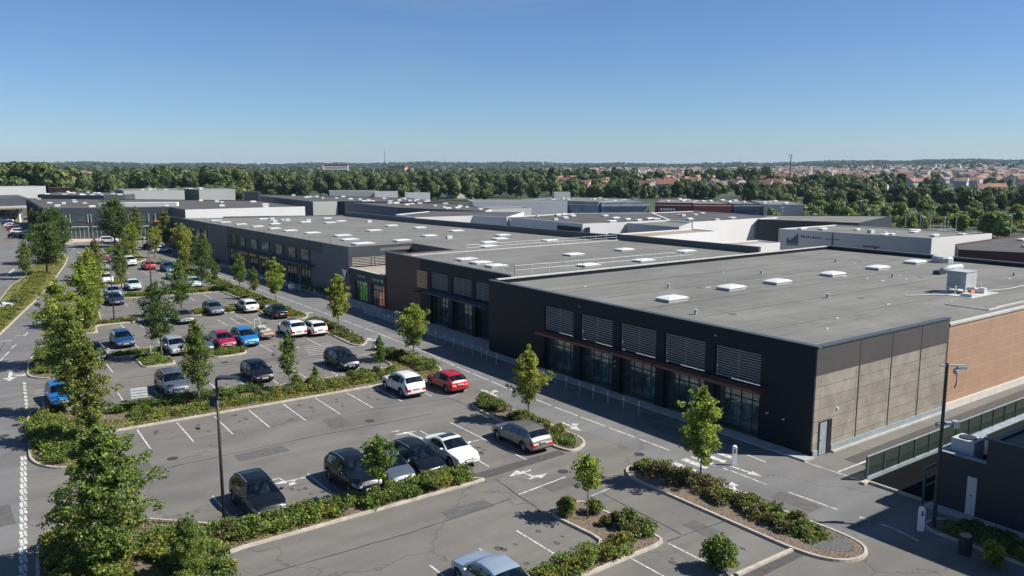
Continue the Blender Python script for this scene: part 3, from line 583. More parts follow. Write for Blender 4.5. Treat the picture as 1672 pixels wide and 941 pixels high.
def shopfront(b, x, y0, y1, ztop, goods='goods', nm=4, seed=0, deep=4.0):
    r = random.Random(seed)
    m = MB(); m.box(x, x + 0.02, y0, y1, 0.12, ztop); g = m.build('shop_window', M['glass'], b)
    m = MB(); W_ = y1 - y0; yy = [y0 + W_ * f for f in ([0, 0.26, 0.5, 0.74, 1] if nm == 4 else [0, 0.33, 0.66, 1])]
    for k, y in enumerate(yy): m.box(x - 0.05, x - 0.003, y - (0.03 if k else 0), y + (0.03 if k < len(yy) - 1 else 0), 0.12, ztop)
    for za, zb in ((0.12, 0.2), (ztop * 0.73, ztop * 0.73 + 0.09), (ztop - 0.1, ztop)):
        for k in range(len(yy) - 1): m.box(x - 0.045, x - 0.004, yy[k] + 0.03, yy[k + 1] - 0.03, za, zb)
    m.build('frame', M['dark_metal'], g)
    m = MB(); xi = x + 0.05
    bk = 0
    if goods != 'goods':
        for k in range(16):
            cy = r.uniform(y0 + 0.2, y1 + 0.1); cx = xi + r.uniform(0.2, deep - 0.4); zz = r.uniform(0.5, 1.9); m.box(cx, cx + 0.35, cy - r.uniform(0.1, 0.35), cy + r.uniform(0.1, 0.3), zz, zz + r.uniform(0.25, 0.75), 1)
    m.box(xi, xi + deep, y0 - 0.3, y1 + 0.3, 0.06, 0.11, 0); m.box(xi + deep, xi + deep + 0.1, y0 - 0.3, y1 + 0.3, 0.1, ztop, bk)
    m.box(xi, xi + deep - 0.01, y1 + 0.31, y1 + 0.4, 0.12, ztop, bk)
    for k in range(15):
        cy = r.uniform(y0 + 0.3, y1 - 0.3); cx = xi + r.uniform(0.3, deep - 0.6); h = r.uniform(0.7, 2.1); ww = r.uniform(0.2, 0.6)
        m.box(cx, cx + r.uniform(0.2, 0.6), cy - ww / 2, cy + ww / 2, 0.115, 0.115 + h, 1)
    m.build('shop_display', [M['inner'], M[goods]], b)
    m = MB(); m.box(xi + 0.6, xi + 0.9, y0 + 0.2, y1 - 0.2, ztop - 0.06, ztop - 0.02); m.box(xi + deep - 1.2, xi + deep - 0.9, y0 + 0.2, y1 - 0.2, ztop - 0.06, ztop - 0.02); m.each('added_ceiling_light', M['tube'], b)  # strips hidden from view, added to brighten the dark interior
    return g
# --- near block
NB = thing('retail_building', 'large near shop block with black front, five louvre panels and grey boarded side', 'building', (43.1, 27.9, 0))
NB.location = (0, 0, 0)
bays = [(31.95, 35.75), (36.6, 40.45), (41.3, 45.15), (46.0, 49.9), (50.8, 54.7)]
m = MB(); ops = []
opening_wall(m, 28.0, 63.3, [(a, b_, 3.6, 5.8) for a, b_ in bays], 3.28, 7.0, 43.1, 43.4)
opening_wall(m, 28.0, 63.3, [(a, b_, 0, 3.28) for a, b_ in bays], 0, 3.28, 43.1, 43.398)
m.box(43.4, 98.2, 63.0, 63.3, 0, 6.98); m.box(98.2, 98.5, 28.2, 63.3, 0, 7.0)
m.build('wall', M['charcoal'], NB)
m = MB(); m.box(43.1, 59.3, 27.9, 28.0, 0.42, 5.2); m.build('side_wall', M['greypanel'], NB)
m = MB(); m.box(43.1, 59.3, 27.9, 28.0, 5.2, 6.88); m.build('dark_panel_band', M['darkband'], NB)
m = MB(); m.box(43.13, 98.2, 28.0, 28.25, 0, 6.55); m.build('inner_side_wall', M['black'], NB)
m = MB(); m.box(43.1, 43.55, 27.8, 27.9, 0, 0.42); m.box(45.05, 59.3, 27.82, 27.9, 0, 0.42); m.box(45.0, 59.3, 27.6, 27.815, 0, 0.10, 1); m.build('plinth', [M['plinth'], M['slab']], NB)
m = MB()
for xx in (47.8, 51.65, 55.45, 59.2): m.box(xx - 0.05, xx + 0.05, 27.885, 27.9, 0.42, 5.19)
for xx in (47.8, 51.65, 55.45): m.box(xx - 0.02, xx + 0.02, 27.89, 27.9, 5.2, 6.86)
m.each('vertical_joint', M['black'], NB)
m = MB(); m.box(59.32, 98.5, 27.9, 28.0, 0.55, 6.42); m.build('terracotta_wall', M['orange'], NB)
m = MB(); m.box(59.32, 98.5, 27.78, 27.9, 0, 0.55); m.build('plinth', M['plinthw'], NB)
m = MB(); m.box(59.3, 98.5, 27.83, 28.2, 6.42, 6.58, 0); m.box(43.9, 98.0, 62.9, 63.38, 6.985, 7.08, 0); m.each('coping', M['coping'], NB)
m = MB(); m.box(43.02, 43.5, 27.84, 63.35, 7.0, 7.05); m.box(43.5, 59.4, 27.84, 28.3, 6.95, 7.03); m.box(98.1, 98.7, 28.2, 62.8, 7.0, 7.12); m.each('coping', M['copingd'], NB)
m = MB(); m.box(43.4, 98.2, 28.2, 63.0, 6.3, 6.62); m.build('roof', M['roof'], NB)
for i, (a, b_) in enumerate(bays):
    louvre(NB, 43.2, a + 0.06, b_ - 0.06, 3.66, 5.76, 12)
    m = MB(); m.box(42.15, 43.098, a - 0.55, b_ + 0.12, 3.42, 3.55, 0); m.box(42.1, 42.15, a - 0.55, b_ + 0.12, 3.36, 3.56, 0); m.build('awning', M['awning'], NB)
    shopfront(NB, 43.75, a, b_, 3.2, seed=i)
    m = MB(); m.box(43.4, 43.74, a - 0.6, a, 0, 3.28); m.box(43.4, 43.74, b_, b_ + 0.25, 0, 3.28); m.box(43.4, 44.2, a, b_, 3.22, 3.28); m.build('door_reveal', M['charcoal2'], NB)
m = MB(); m.box(43.66, 43.74, 27.86, 27.897, 0.02, 2.2); m.box(44.94, 45.02, 27.86, 27.897, 0.02, 2.2); m.box(43.74, 44.94, 27.86, 27.897, 2.12, 2.2); m.box(44.5, 44.94, 27.80, 27.86, 0.02, 2.2, 0); d = m.build('door_frame', M['black'], NB)
m = MB(); m.box(43.75, 44.5, 27.84, 27.895, 0.04, 2.12); dd = m.build('door', M['plinth'], NB)
m = MB(); m.box(43.82, 43.86, 27.78, 27.84, 1.0, 1.1); m.build('handle', M['galv'], dd)
for y, z in ((49.9, 6.38), (35.66, 6.41), (31.24, 2.04), (30.0, 1.95), (45.6, 2.6), (45.6, 2.2)):
    m = MB(); m.box(42.95, 43.1, y - 0.06, y + 0.06, z - 0.05, z + 0.05); m.build('wall_lamp', M['coping'], NB)
m = MB(); m.box(45.5, 45.6, 27.82, 27.9, 2.7, 2.82); m.build('wall_lamp', M['sign'], NB)
for x, y in ((50.3, 46.5), (59.3, 47.6), (65.9, 47.4), (75.2, 47.5), (83.9, 47.6), (92.3, 47.9)): skylight(NB, x, y, 6.62)
m = MB(); m.lathe(95.9, 46.6, [(1.15, 6.62), (1.15, 7.15), (1.0, 7.35)], 12); m.build('vent_drum', M['skylb'], NB)
# scraps and conduits on the roof
m = MB()
for i in range(16):
    x = rnd.uniform(47, 96); y = rnd.uniform(30, 61); l = rnd.uniform(0.2, 0.8); m.box(x, x + l, y, y + 0.12, 6.622, 6.68)
m.each('roof_scrap', M['coping'], NB); m = MB(); m.tube([(68.5, 36.2, 6.68), (72, 34.2, 6.68), (80, 32.6, 6.68), (93, 33.0, 6.68)], 0.05, 6); m.build('roof_conduit', M['coping'], NB)
m = MB(); m.box(66.9, 68.6, 28.6, 28.75, 6.622, 6.72); m.box(68.6, 80, 28.7, 28.85, 6.622, 6.74); m.box(66.9, 67.05, 28.75, 32.0, 6.622, 6.7)
m.each('roof_conduit', M['coping'], NB)
for k, yy in enumerate((34.2, 40.1, 45.0, 50.8, 56.3)):
    m = MB(); x = 44.0 + 3 * (k % 2); pts = []
    while x < 96 - 4 * (k % 3): pts.append((x, yy + rnd.uniform(-.05, .05), 6.628)); x += rnd.uniform(1.2, 3.0)
    m.tube(pts, 0.026, 4); m.build('membrane_seam', M['roofd'], NB)
for x, y in ((47.0, 41.0), (55.2, 51.5), (62.0, 39.5), (70.2, 52.5), (79.0, 43.2), (86.0, 54.0), (90.0, 36.4)):
    m = MB(); m.lathe(x, y, [(0.12, 6.62), (0.12, 6.95), (0.18, 6.96), (0.18, 7.02)], 8); m.build('vent_pipe', M['skylb'], NB)
    m = MB(); m.lathe(x + 2.4, y - 1.6, [(0.35, 6.6), (0.33, 6.632)], 12); m.build('roof_drain', M['roofd'], NB)
# rooftop air unit: own thing
U = thing('air_handling_unit', 'big pale box air unit with pipes on the grey roof, above the terracotta wall', 'air unit', (74.4, 34.3, 6.62)); U.scale = (0.86, 0.86, 0.86)
m = MB(); m.box(-1.15, 1.15, -0.95, 0.95, 0.55, 2.25, 0); m.box(-1.2, 1.2, -1.0, 1.0, 2.25, 2.33, 0); m.build('casing', mat('unit_casing', (0.36, 0.38, 0.39), 0.5, 0.08, 1), U)
m = MB()
for k in range(6): m.box(-1.17, -1.15, -0.4 + k * 0.12, -0.34 + k * 0.12, 1.1, 1.6)
for k in range(7): m.box(0.1, 0.8, -0.97, -0.95, 0.9 + k * 0.15, 0.97 + k * 0.15)
m.build('grille', M['skylb'], U)
m = MB()
for i, j in ((-1, -1), (1, -1), (1, 1), (-1, 1)): m.box(i * 1.0 - 0.06, i * 1.0 + 0.06, j * 0.8 - 0.06, j * 0.8 + 0.06, 0.01, 0.55)
m.box(-1.2, 1.2, -0.9, -0.8, 0.45, 0.55); m.build('stand', M['galv'], U)
m = MB(); m.tube([(-1.9, -0.3, 0.2), (-1.9, -0.3, 0.8), (-1.1, -0.3, 0.9)], 0.1); m.tube([(-2.2, 0.4, 0.01), (-2.2, 0.4, 0.7), (-1.5, 0.4, 0.75)], 0.13)
m.tube([(-1.6, -2.2, 0.01), (-1.6, -2.2, 0.7), (-1.0, -1.8, 0.75), (-0.6, -0.9, 0.6)], 0.16); m.tube([(1.6, -1.2, 0.01), (1.6, -1.2, 1.0)], 0.09); m.tube([(2.4, -0.6, 0.3), (1.6, -0.9, 0.3), (0.8, -0.9, 0.3)], 0.12)
m.box(-2.6, -1.6, -2.3, -1.2, 0.01, 0.35); m.box(0.9, 1.5, -1.9, -1.3, 0.01, 0.6); m.build('pipe', M['galv'], U)
m = MB(); m.box(-3.0, 2.9, -2.5, 1.5, 0.004, 0.05); m.build('platform', M['coping'], U)
m = MB(); m.box(-0.3, 0.5, -1.2, -0.8, 0.2, 0.45); m.build('valve_box', M['orangep'], U)
U2 = thing('roof_duct', 'long low silver duct lying on the roof behind the box air unit', 'duct', (87.0, 41.6, 6.62))
m = MB(); m.tube([(-1.2, 0, 0.3), (0.4, 0, 0.5), (2.4, -0.2, 0.5)], [0.3, 0.33, 0.3], 10); m.build('duct', M['skylb'], U2, True)
m = MB(); m.box(-2.4, -1.2, -0.35, 0.35, 0.004, 0.4); m.build('fan_box', M['dark_metal'], U2)
# --- middle block: brown end and dark louvred front
MBK = thing('retail_building', 'middle shop block with brown end wall, three louvre panels and railed flat roof', 'building')
b2 = [(66.9, 69.45), (70.1, 73.9), (74.8, 78.6)]
m = MB(); opening_wall(m, 63.4, 80.9, [(a, b_, 4.1, 6.02) for a, b_ in b2], 3.6, 7.25, 45.5, 45.8)
opening_wall(m, 63.4, 80.9, [(a, b_, 0, 3.6) for a, b_ in b2], 0, 3.6, 45.5, 45.798)
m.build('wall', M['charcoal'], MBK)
m = MB(); opening_wall(m, 80.9, 89.6, [(81.0, 81.01, 4, 4.01)], 0, 7.25, 45.5, 45.8); m.box(45.8, 55.2, 89.3, 89.6, 0, 6.95); m.build('brown_wall', M['brown'], MBK)
m = MB(); m.box(45.45, 45.85, 63.4, 89.65, 7.25, 7.31); m.build('coping', M['copingd'], MBK)
m = MB(); m.prism([(45.8, 63.4), (84.0, 63.4), (82.6, 87.0), (82.4, 89.3), (45.8, 89.3)], 6.5, 6.9); m.build('roof', M['roof'], MBK)
m = MB(); m.prism([(84.0, 63.4), (84.4, 63.4), (82.8, 89.4), (82.4, 89.3)], 0, 7.75); m.box(98.1, 84.4, 63.4, 63.7, 0, 6.9); m.build('parapet', M['copingd'], MBK)  # shade of the inner face is put into this dark colour
for i, (a, b_) in enumerate(b2):
    louvre(MBK, 45.6, a + 0.05, b_ - 0.05, 4.14, 5.98, 10)
    m = MB(); m.box(44.3, 45.498, a - 0.45, b_ + 0.15, 3.72, 3.84); m.build('awning', M['slate'], MBK)
    shopfront(MBK, 46.3, a, b_, 3.4, seed=20 + i)
    m = MB(); m.box(45.8, 46.25, a - 0.5, a, 0, 3.6); m.box(45.8, 46.25, b_, b_ + 0.3, 0, 3.6); m.build('door_reveal', M['charcoal2'], MBK)
m = MB()
for k in range(13): m.box(45.42, 45.49, 79.25, 81.55, 3.95 + k * 0.155, 4.03 + k * 0.155)
m.build('louvre', M['slatt'], MBK)
m = MB(); m.box(44.6, 45.498, 79.1, 81.7, 3.4, 3.5); m.build('awning', M['brown'], MBK)
m = MB(); m.box(45.8, 46.4, 79.2, 81.6, 3.3, 3.5); m.box(47.6, 83.3, 86.7, 86.95, 6.9, 7.0); m.build('coping', M['coping'], MBK)
for x, y in ((50.6, 79.0), (50.2, 75.3), (50.0, 72.0), (64.0, 75.5), (73.0, 76.0), (58.5, 66.5), (66.5, 66.0), (78, 70.0)): skylight(MBK, x, y, 6.9, 2.2, 1.5, 0.24)
def railing(name, label, pts, z, parent=None, h=1.0, step=1.9):
    t_ = thing(name, label, 'railing')
    m = MB(); n = 0
    for i in range(len(pts) - 1):
        a = Vector((*pts[i], z)); b_ = Vector((*pts[i + 1], z)); L = (b_ - a).length; k = max(1, int(L / step))
        for j in range(k + 1): p = a + (b_ - a) * (j / k); m.tube([p + Vector((0, 0, 0.005)), p + Vector((0, 0, h))], 0.026, 5)
    m.build('post', M['galv'], t_)
    m = MB()
    for hh in (h, h * 0.55): m.tube([(p[0], p[1], z + hh) for p in pts], 0.016, 5)
    m.build('rail', M['galv'], t_)
railing('roof_railing', 'galvanised guard rail around the front corner of the middle block roof, nearest of the rails', [(47.6, 76.5), (47.4, 65.1), (56, 64.6), (73, 64.3)], 6.9)
railing('roof_railing', 'low guard rail along the pale strip crossing the middle block roof', [(56, 87.3), (70, 87.2), (82, 87.1)], 6.9, h=0.8)
# --- low link with coloured shop windows
LK = thing('link_building', 'low link shop between the grey and brown blocks with green and orange lit windows', 'building')
m = MB(); opening_wall(m, 89.6, 99.9, [(89.9, 93.5, 0, 2.9), (94.7, 98.4, 0, 2.9)], 0, 4.25, 45.4, 45.7); m.build('wall', M['charcoal2'], LK)
m = MB(); m.box(45.7, 54.9, 89.6, 99.9, 4.0, 4.22); m.build('roof', M['rooft'], LK)
m = MB(); m.box(45.36, 45.75, 89.6, 99.9, 4.25, 4.31); m.build('coping', M['coping'], LK)
shopfront(LK, 45.6, 89.9, 93.5, 2.9, 'goodso', seed=31, deep=2.5); shopfront(LK, 45.6, 94.7, 98.4, 2.9, 'goodsg', seed=32, deep=2.5)
m = MB()
for y0 in (95.2, 90.8):
    for k in range(8): m.box(45.36, 45.4, y0 + k * 0.3, y0 + k * 0.3 + 0.16 + 0.05 * (k % 3), 3.35, 3.35 + (0.26 if k % 2 else 0.2))
m.build('sign_letters', M['coping'], LK)
m = MB(); m.box(45.35, 45.4, 90.2, 90.5, 3.3, 3.65); m.build('sign_emblem', M['goodsg'], LK)
PN = thing('hanging_sign', 'white triangular sign on the grey block corner beside the low link', 'sign', (45.1, 100.9, 0))
m = MB(); a = [m.P(x, y, z) for x in (-0.03, 0.03) for y, z in ((0.75, 3.95), (-0.75, 3.85), (-0.1, 2.9), (0.2, 2.9))]
m.F((0, 1, 2, 3)); m.F((7, 6, 5, 4)); [m.F((i, (i + 1) % 4, 4 + (i + 1) % 4, 4 + i)) for i in range(4)]
m.build('panel', M['sign'], PN); m = MB(); m.box(0.03, 0.4, 0.3, 0.38, 3.6, 3.68); m.build('bracket', M['dark_metal'], PN)
# --- long grey block
GB = thing('retail_building', 'long charcoal shop block with square upper windows and yellow signs under its canopy', 'building')
fx = lambda y: 45.4 - 0.043 * (y - 100)
ANG = math.atan2(-0.043, 1)      # facade frame: local y along facade, local x into the building
GA = math.atan(0.043); CG = (45.4, 100.0)
def gm(): return MB(GA, CG)
m = gm(); m.prism([(0, 0), (0.3, 0), (0.3, 87), (0, 87)], 0, 7.0); m.prism([(0.3, 0), (9.6, -0.4), (9.6, -0.1), (0.3, 0.3)], 5.62, 7.0); m.prism([(0.3, 0), (0.45, 0), (0.45, 0.3), (0.3, 0.3)], 0, 5.62); m.build('wall', [M['slate2']], GB)
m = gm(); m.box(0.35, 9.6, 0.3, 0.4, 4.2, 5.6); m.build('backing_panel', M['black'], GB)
m = gm()
for k in range(6): m.prism([(0.5, 0.05), (9.5, -0.32), (9.5, -0.26), (0.5, 0.11)], 4.36 + k * 0.215, 4.46 + k * 0.215)
for xx in (0.5, 3.4, 3.9, 6.6, 9.4): m.box(xx, xx + 0.06, -0.02 - 0.04 * xx, 0.16 - 0.04 * xx, 4.3, 5.62)
m.build('louvre', M['slat'], GB)
for (a, b_), mm, zt in (((0.02, 8.0), 'taupe', 6.95), ((8.0, 12.0), 'taupe', 5.5), ((47.0, 57.4), 'taupe', 6.96)):
    m = gm(); m.box(-0.04, -0.003, a, b_, 0.02, zt); m.build('wall_panel', M[mm], GB)
wins = [(12.2, 16.0), (17.0, 20.8), (22.0, 25.8), (27.3, 31.3), (32.4, 36.1), (37.8, 41.0), (42.2, 45.5), (57.7, 60.5), (61.8, 65.2), (66.4, 69.8), (72.2, 74.6), (76.0, 77.6)]
for i, (a, b_) in enumerate(wins):
    m = gm(); m.box(-0.03, -0.003, a + 0.35, b_ - 0.35, 4.05, 5.55); wn = m.build('window', M['gmix'] if i % 3 or i > 6 else M['gteal'], GB)
    m = gm(); m.box(-0.12, -0.004, a + 0.12, a + 0.33, 3.95, 5.65); m.box(-0.12, -0.004, b_ - 0.33, b_ - 0.12, 3.95, 5.65); m.box(-0.12, -0.004, a + 0.33, b_ - 0.33, 5.57, 5.65); m.build('frame', M['slate'], wn)
for a, b_ in ((10.5, 24), (24.3, 46.6), (57.8, 78)):
    m = gm(); m.box(-1.1, -0.15, a, b_, 3.35, 3.5); m.build('canopy', M['slate'], GB)
for a, b_ in ((12.2, 15.5), (17, 20.6), (22, 25.6), (27.2, 31), (32.4, 36), (37.6, 41), (42, 45.6), (58, 61), (62.5, 66), (68, 72), (74, 77.6)):
    m = gm(); m.box(-0.02, -0.002, a, b_, 0.1, 3.1); g_ = m.build('shop_window', M['gdark'], GB)
    m = gm()
    for k in range(4): m.box(-0.08, -0.022, a + (b_ - a - 0.08) * k / 3, a + (b_ - a - 0.08) * k / 3 + 0.08, 0.1, 3.1)
    m.box(-0.07, -0.022, a + 0.08, b_ - 0.08, 2.2, 2.28); m.build('frame', M['slate'], g_)
for (a, b_), mm in (((27.5, 31.5), 'yellow'), ((33.0, 36.0), 'yellow'), ((37.0, 39.8), 'orangep')):
    m = gm(); m.box(-0.22, -0.1, a, b_, 2.75, 3.25); m.build('sign_board', M[mm], GB)
m = MB(); roofG = [(45.7, 100.2), (54.95, 99.8), (55.2, 89.7), (82.2, 89.6), (80.0, 111), (76.8, 139), (74.8, 166), (51.5, 176.5), (42.2, 181), (42.3, 175)]
m.prism(roofG, 6.2, 6.62); m.build('roof', M['roof'], GB)
m = MB()
bk = [(82.4, 89.4), (80.2, 111), (77.0, 139), (75.0, 166.3)]
for i in range(3): (x0, y0), (x1, y1) = bk[i], bk[i + 1]; m.prism([(x0, y0), (x0 + 0.5, y0 + 0.05), (x1 + 0.5, y1), (x1, y1)], 0, 7.55)
m.prism([(75, 166.3), (75.4, 166.6), (51.6, 177.1), (51.5, 176.5)], 0, 6.85); m.build('parapet', M['copingd'], GB)  # dark colour carries the shade on the parapet's inner side
m = MB(); m.box(55.0, 55.25, 89.7, 99.9, 0, 7.0); m.build('back_wall', M['slate'], GB)
m = MB(); m.prism([(76.9, 165.2), (60, 172.8), (60, 173.2), (76.9, 165.8)], 6.62, 6.72); m.build('coping', M['coping'], GB)
gsk = [(540 + 430 * .1196, 310 + 395 * .1196)]
for x, y, sx in ((57.2, 107, 2.6), (64.5, 111.5, 2.4), (62, 126, 2.6), (53.5, 120.0, 2.8), (51.5, 127.5, 2.6), (50.2, 134, 2.4), (49.6, 140, 2.2), (48.8, 146.5, 2.2), (48.0, 153.5, 2.2), (47.3, 161, 2.2), (47.2, 167, 2.2),
                 (50.3, 106, 3.2), (51.5, 113, 2.6), (70.5, 100.5, 2.4), (66, 97, 2.4), (73, 117, 2.4), (71.5, 127, 2.3), (69.5, 134, 2.3), (63.5, 148, 2.4), (66.8, 150.5, 2.2), (60, 152, 2.2), (59, 160, 2.0), (68, 160, 2.0), (56.5, 166, 2.0), (74.5, 105.5, 2.4), (62.8, 92.3, 2.4), (75.0, 94.0, 2.4), (53.6, 151, 2)):
    skylight(GB, x, y, 6.62, sx * 0.9, sx * 0.6, 0.22)
railing('roof_railing', 'guard rail set back from the front edge of the long charcoal block roof', [(46.4, 101.8), (46.2, 108), (45.0, 132), (43.9, 165)], 6.62, step=4)
# small plant on its roof
for i, (x, y) in enumerate(((57, 163), (58.5, 158.5), (55, 156), (61.5, 155), (64.5, 106), (70, 145))):
    m = MB(); m.box(x, x + 0.9, y, y + 0.5, 6.62, 7.1); m.build('roof_vent', M['galv'], GB)
# --- background buildings: generic prism with parapet and roof
def block(label, pts, z, wall, roof='roofd', par=0.16, sides=None, sky=0, seed=0, cat='building', name='warehouse', bands=()):
    """sides: material name per edge (same order as pts, counter-clockwise)"""
    area = sum(pts[i][0] * pts[(i + 1) % len(pts)][1] - pts[(i + 1) % len(pts)][0] * pts[i][1] for i in range(len(pts)))
    assert area > 0, label
    b = thing(name, label, cat); n = len(pts)
    names = [wall] + sorted(set(sides) - {wall}) if sides else [wall]
    m = MB(); inn = offset(pts, 0.2)
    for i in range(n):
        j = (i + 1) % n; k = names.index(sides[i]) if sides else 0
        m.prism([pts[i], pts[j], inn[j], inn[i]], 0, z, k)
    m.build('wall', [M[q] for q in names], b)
    m = MB(); m.prism(offset(pts, 0.202), z - par - 0.3, z - par); m.build('roof', M[roof], b)
    r = random.Random(seed); xs = [p[0] for p in pts]; ys = [p[1] for p in pts]; k = 0; it = 0
    deep = offset(pts, 1.8)
    while k < sky and it < 400:
        it += 1; x = r.uniform(min(xs), max(xs)); y = r.uniform(min(ys), max(ys))
        if inside(deep, x, y):
            if r.random() < 0.7: skylight(b, x, y, z - par, r.uniform(0.9, 1.8), r.uniform(0.7, 1.2), r.uniform(0.2, 0.38))
            else:
                m = MB(); s_ = r.uniform(0.6, 1.5); m.box(x, x + s_, y, y + s_ * 0.7, z - par, z - par + r.uniform(0.3, 0.6)); m.build('roof_vent', M['galv'], b)
            k += 1
    return b
# far left two-storey block, with the white return
D = block('far charcoal two storey shop block with large teal windows, white wall on its right', [(22.8, 223.5), (48.8, 210.8), (48.9, 197.2), (77, 194.8), (79, 236), (25.5, 292)], 7.5, 'slate', 'roofd', sides=['slate', 'slate', 'white', 'charcoal2', 'charcoal2', 'charcoal2'], sky=18, seed=4, name='retail_building')
da = math.atan2(210.8 - 223.5, 26.0)
def dm(): return MB(da, (22.8, 223.5))
LD = math.hypot(26, 12.7)
for k, (f0, f1) in enumerate(((.024, .17), (.207, .341), (.372, .51), (.54, .66), (.69, .82), (.88, .985))):
    m = dm(); m.box(f0 * LD, f1 * LD, -0.05, -0.003, 4.1, 5.9); wn = m.build('window', M['gteal'], D)
    m = dm(); m.box(f0 * LD - 0.15, f0 * LD - 0.003, -0.15, -0.002, 4.0, 6.0); m.box(f1 * LD + 0.003, f1 * LD + 0.15, -0.15, -0.002, 4.0, 6.0); m.build('frame', M['coping'], wn)
    m = dm(); m.box(f0 * LD, f1 * LD, -0.05, -0.003, 0.2, 3.3); wn = m.build('shop_window', M['gteal'], D)
    m = dm(); m.box(f0 * LD, f1 * LD, -0.3, -0.06, 2.85, 3.1)
    for q in range(5): m.box((f0 + (f1 - f0) * q / 4) * LD - 0.06, (f0 + (f1 - f0) * q / 4) * LD + 0.06, -0.1, -0.052, 0.2, 2.84)
    m.build('frame', M['coping'], wn)
m = dm(); m.box(LD * 0.36, LD * 1.0, 7.0, 9.5, 7.1, 8.35); m.build('roof_storey', M['white'], D)
m = dm(); m.box(1.3, 3.2, -0.6, -0.2, 4.0, 4.9); m.build('sign_board', M['yellow'], D)
m = dm(); m.box(LD * 0.87, LD * 1.0, -0.7, -0.2, 4.0, 4.35); m.box(LD * 0.92, LD * 0.955, -0.6, -0.2, 4.36, 5.4); m.build('sign_board', M['orangep'], D)
m = MB()
for k in range(9): y = 228 + k * 7; x = 22.8 + (y - 223.5) * 2.7 / 68.5; m.box(x - 0.35, x - 0.02, y, y + 0.8, 0.1, 7.3)
m.build('pilaster', M['charcoal2'], D)
block('white walled store at the far left edge behind the dark roofs', [(10, 392), (41, 385), (47, 440), (12, 450)], 9.0, 'white', 'roofd', sides=['white', 'slate', 'white', 'slate'])
block('low brown store right of the white far left store', [(42, 385), (50, 379), (54, 420), (46, 430)], 8.3, 'brown')
CV = block('low dark roofed hall with a curved front behind the far charcoal block', [(30, 305), (34, 296), (40, 289), (46, 284), (52, 283), (56, 288), (58, 310), (40, 330)], 8.2, 'slate', 'roofd', sky=16, seed=8)
CN = thing('canopy_building', 'open fronted cafe hall with tan canopy at the far left edge', 'building')
m = MB(); m.box(-12, 26.5, 302, 330, 4.8, 7.4); m.build('upper_wall', M['slate'], CN)
m = MB(); m.box(-12, 25.5, 294, 301.9, 4.1, 4.5); m.build('canopy', M['rooft'], CN)
m = MB(); m.box(-12, 25, 301, 301.5, 0, 4.1); m.build('shop_window', M['gmix'], CN)
m = MB()
for k in range(4): m.box(4 + k * 6.5, 4.5 + k * 6.5, 295, 295.5, 0, 4.1)
m.build('column', M['sign'], CN)
block('pale grey box store beyond the far charcoal block, left of the olive one', [(53.8, 294.5), (72.2, 290.6), (75.5, 312), (56, 320)], 9.2, 'palegrey', 'roof', sides=['palegrey', 'navy', 'palegrey', 'navy'], sky=4, seed=2)
block('olive and cream box store right of the pale grey one, in front of the wood', [(74.5, 308), (77.5, 292.5), (89.0, 289.5), (93, 310), (82, 325)], 9.2, 'olive', 'roof', sides=['olive', 'palegrey', 'olive', 'olive', 'olive'], sky=3, seed=3)
block('small dark sign block beside the olive box store', [(84.5, 265.5), (88.5, 264), (92, 272), (87, 275)], 9.0, 'charcoal2')
E1 = block('dark blue walled store with a pale grey end, behind the long charcoal block', [(92.8, 228.4), (99.9, 227.0), (123, 200), (128, 235), (99, 300), (96, 295)], 7.0, 'charcoal2', 'roofd', sides=['palegrey', 'charcoal2', 'charcoal2', 'charcoal2', 'charcoal2', 'navy'], sky=26, seed=5)
m = MB(); [m.box(92.2 + 0.05 * k - 0.2, 92.25 + 0.05 * k, 236 + k * 1.7, 236.8 + k * 1.7 + 0.4 * (k % 2), 3.6, 4.6 + 0.3 * (k % 3)) for k in range(7)]; m.build('sign_letters', M['bluegl'], E1)
m = MB(); m.lathe(92.4, 251, [(0.9, 3.8), (0.9, 5.2)], 10); m.build('sign_emblem', M['goodsg'], E1)
block('slate grey store with dark flank, right of the dark blue walled store', [(98.3, 186.2), (107.6, 159.5), (114, 166), (122.5, 199), (100, 222)], 6.95, 'slate', 'roofd', sides=['slate', 'palegrey', 'slate', 'slate', 'navy'], sky=15, seed=6)
for i, (lab, pts, z, wl) in enumerate((
        ('white flat roofed annex on the skyline of dark roofs, left one of the pair', [(128, 259), (135, 255), (139, 263), (132, 267)], 8.3, 'white'),
        ('pale two level plant room beyond the dark blue walled store', [(116, 270), (129, 262), (134, 272), (120, 280)], 8.5, 'palegrey'),
        ('white shed right of the plant room, its door dark', [(137, 252), (144, 248), (147, 255), (140, 259)], 7.9, 'white'),
        ('white house-like depot among low hedges, right of the sheds', [(224, 366), (239, 360), (244, 371), (229, 377)], 5.6, 'white'))):
    block(lab, pts, z, wl, 'roof')
block('long white gabled shed behind the hedge, centre left of the picture', [(112.5, 166), (124, 163), (128, 172), (116, 176)], 6.95, 'palegrey', 'roof')
block('white walled store with a blue poster end, behind the slate grey roofs', [(128, 196), (150, 180), (158, 190), (134, 208)], 7.3, 'white', 'roof', sides=['white', 'bluegl', 'white', 'white'])
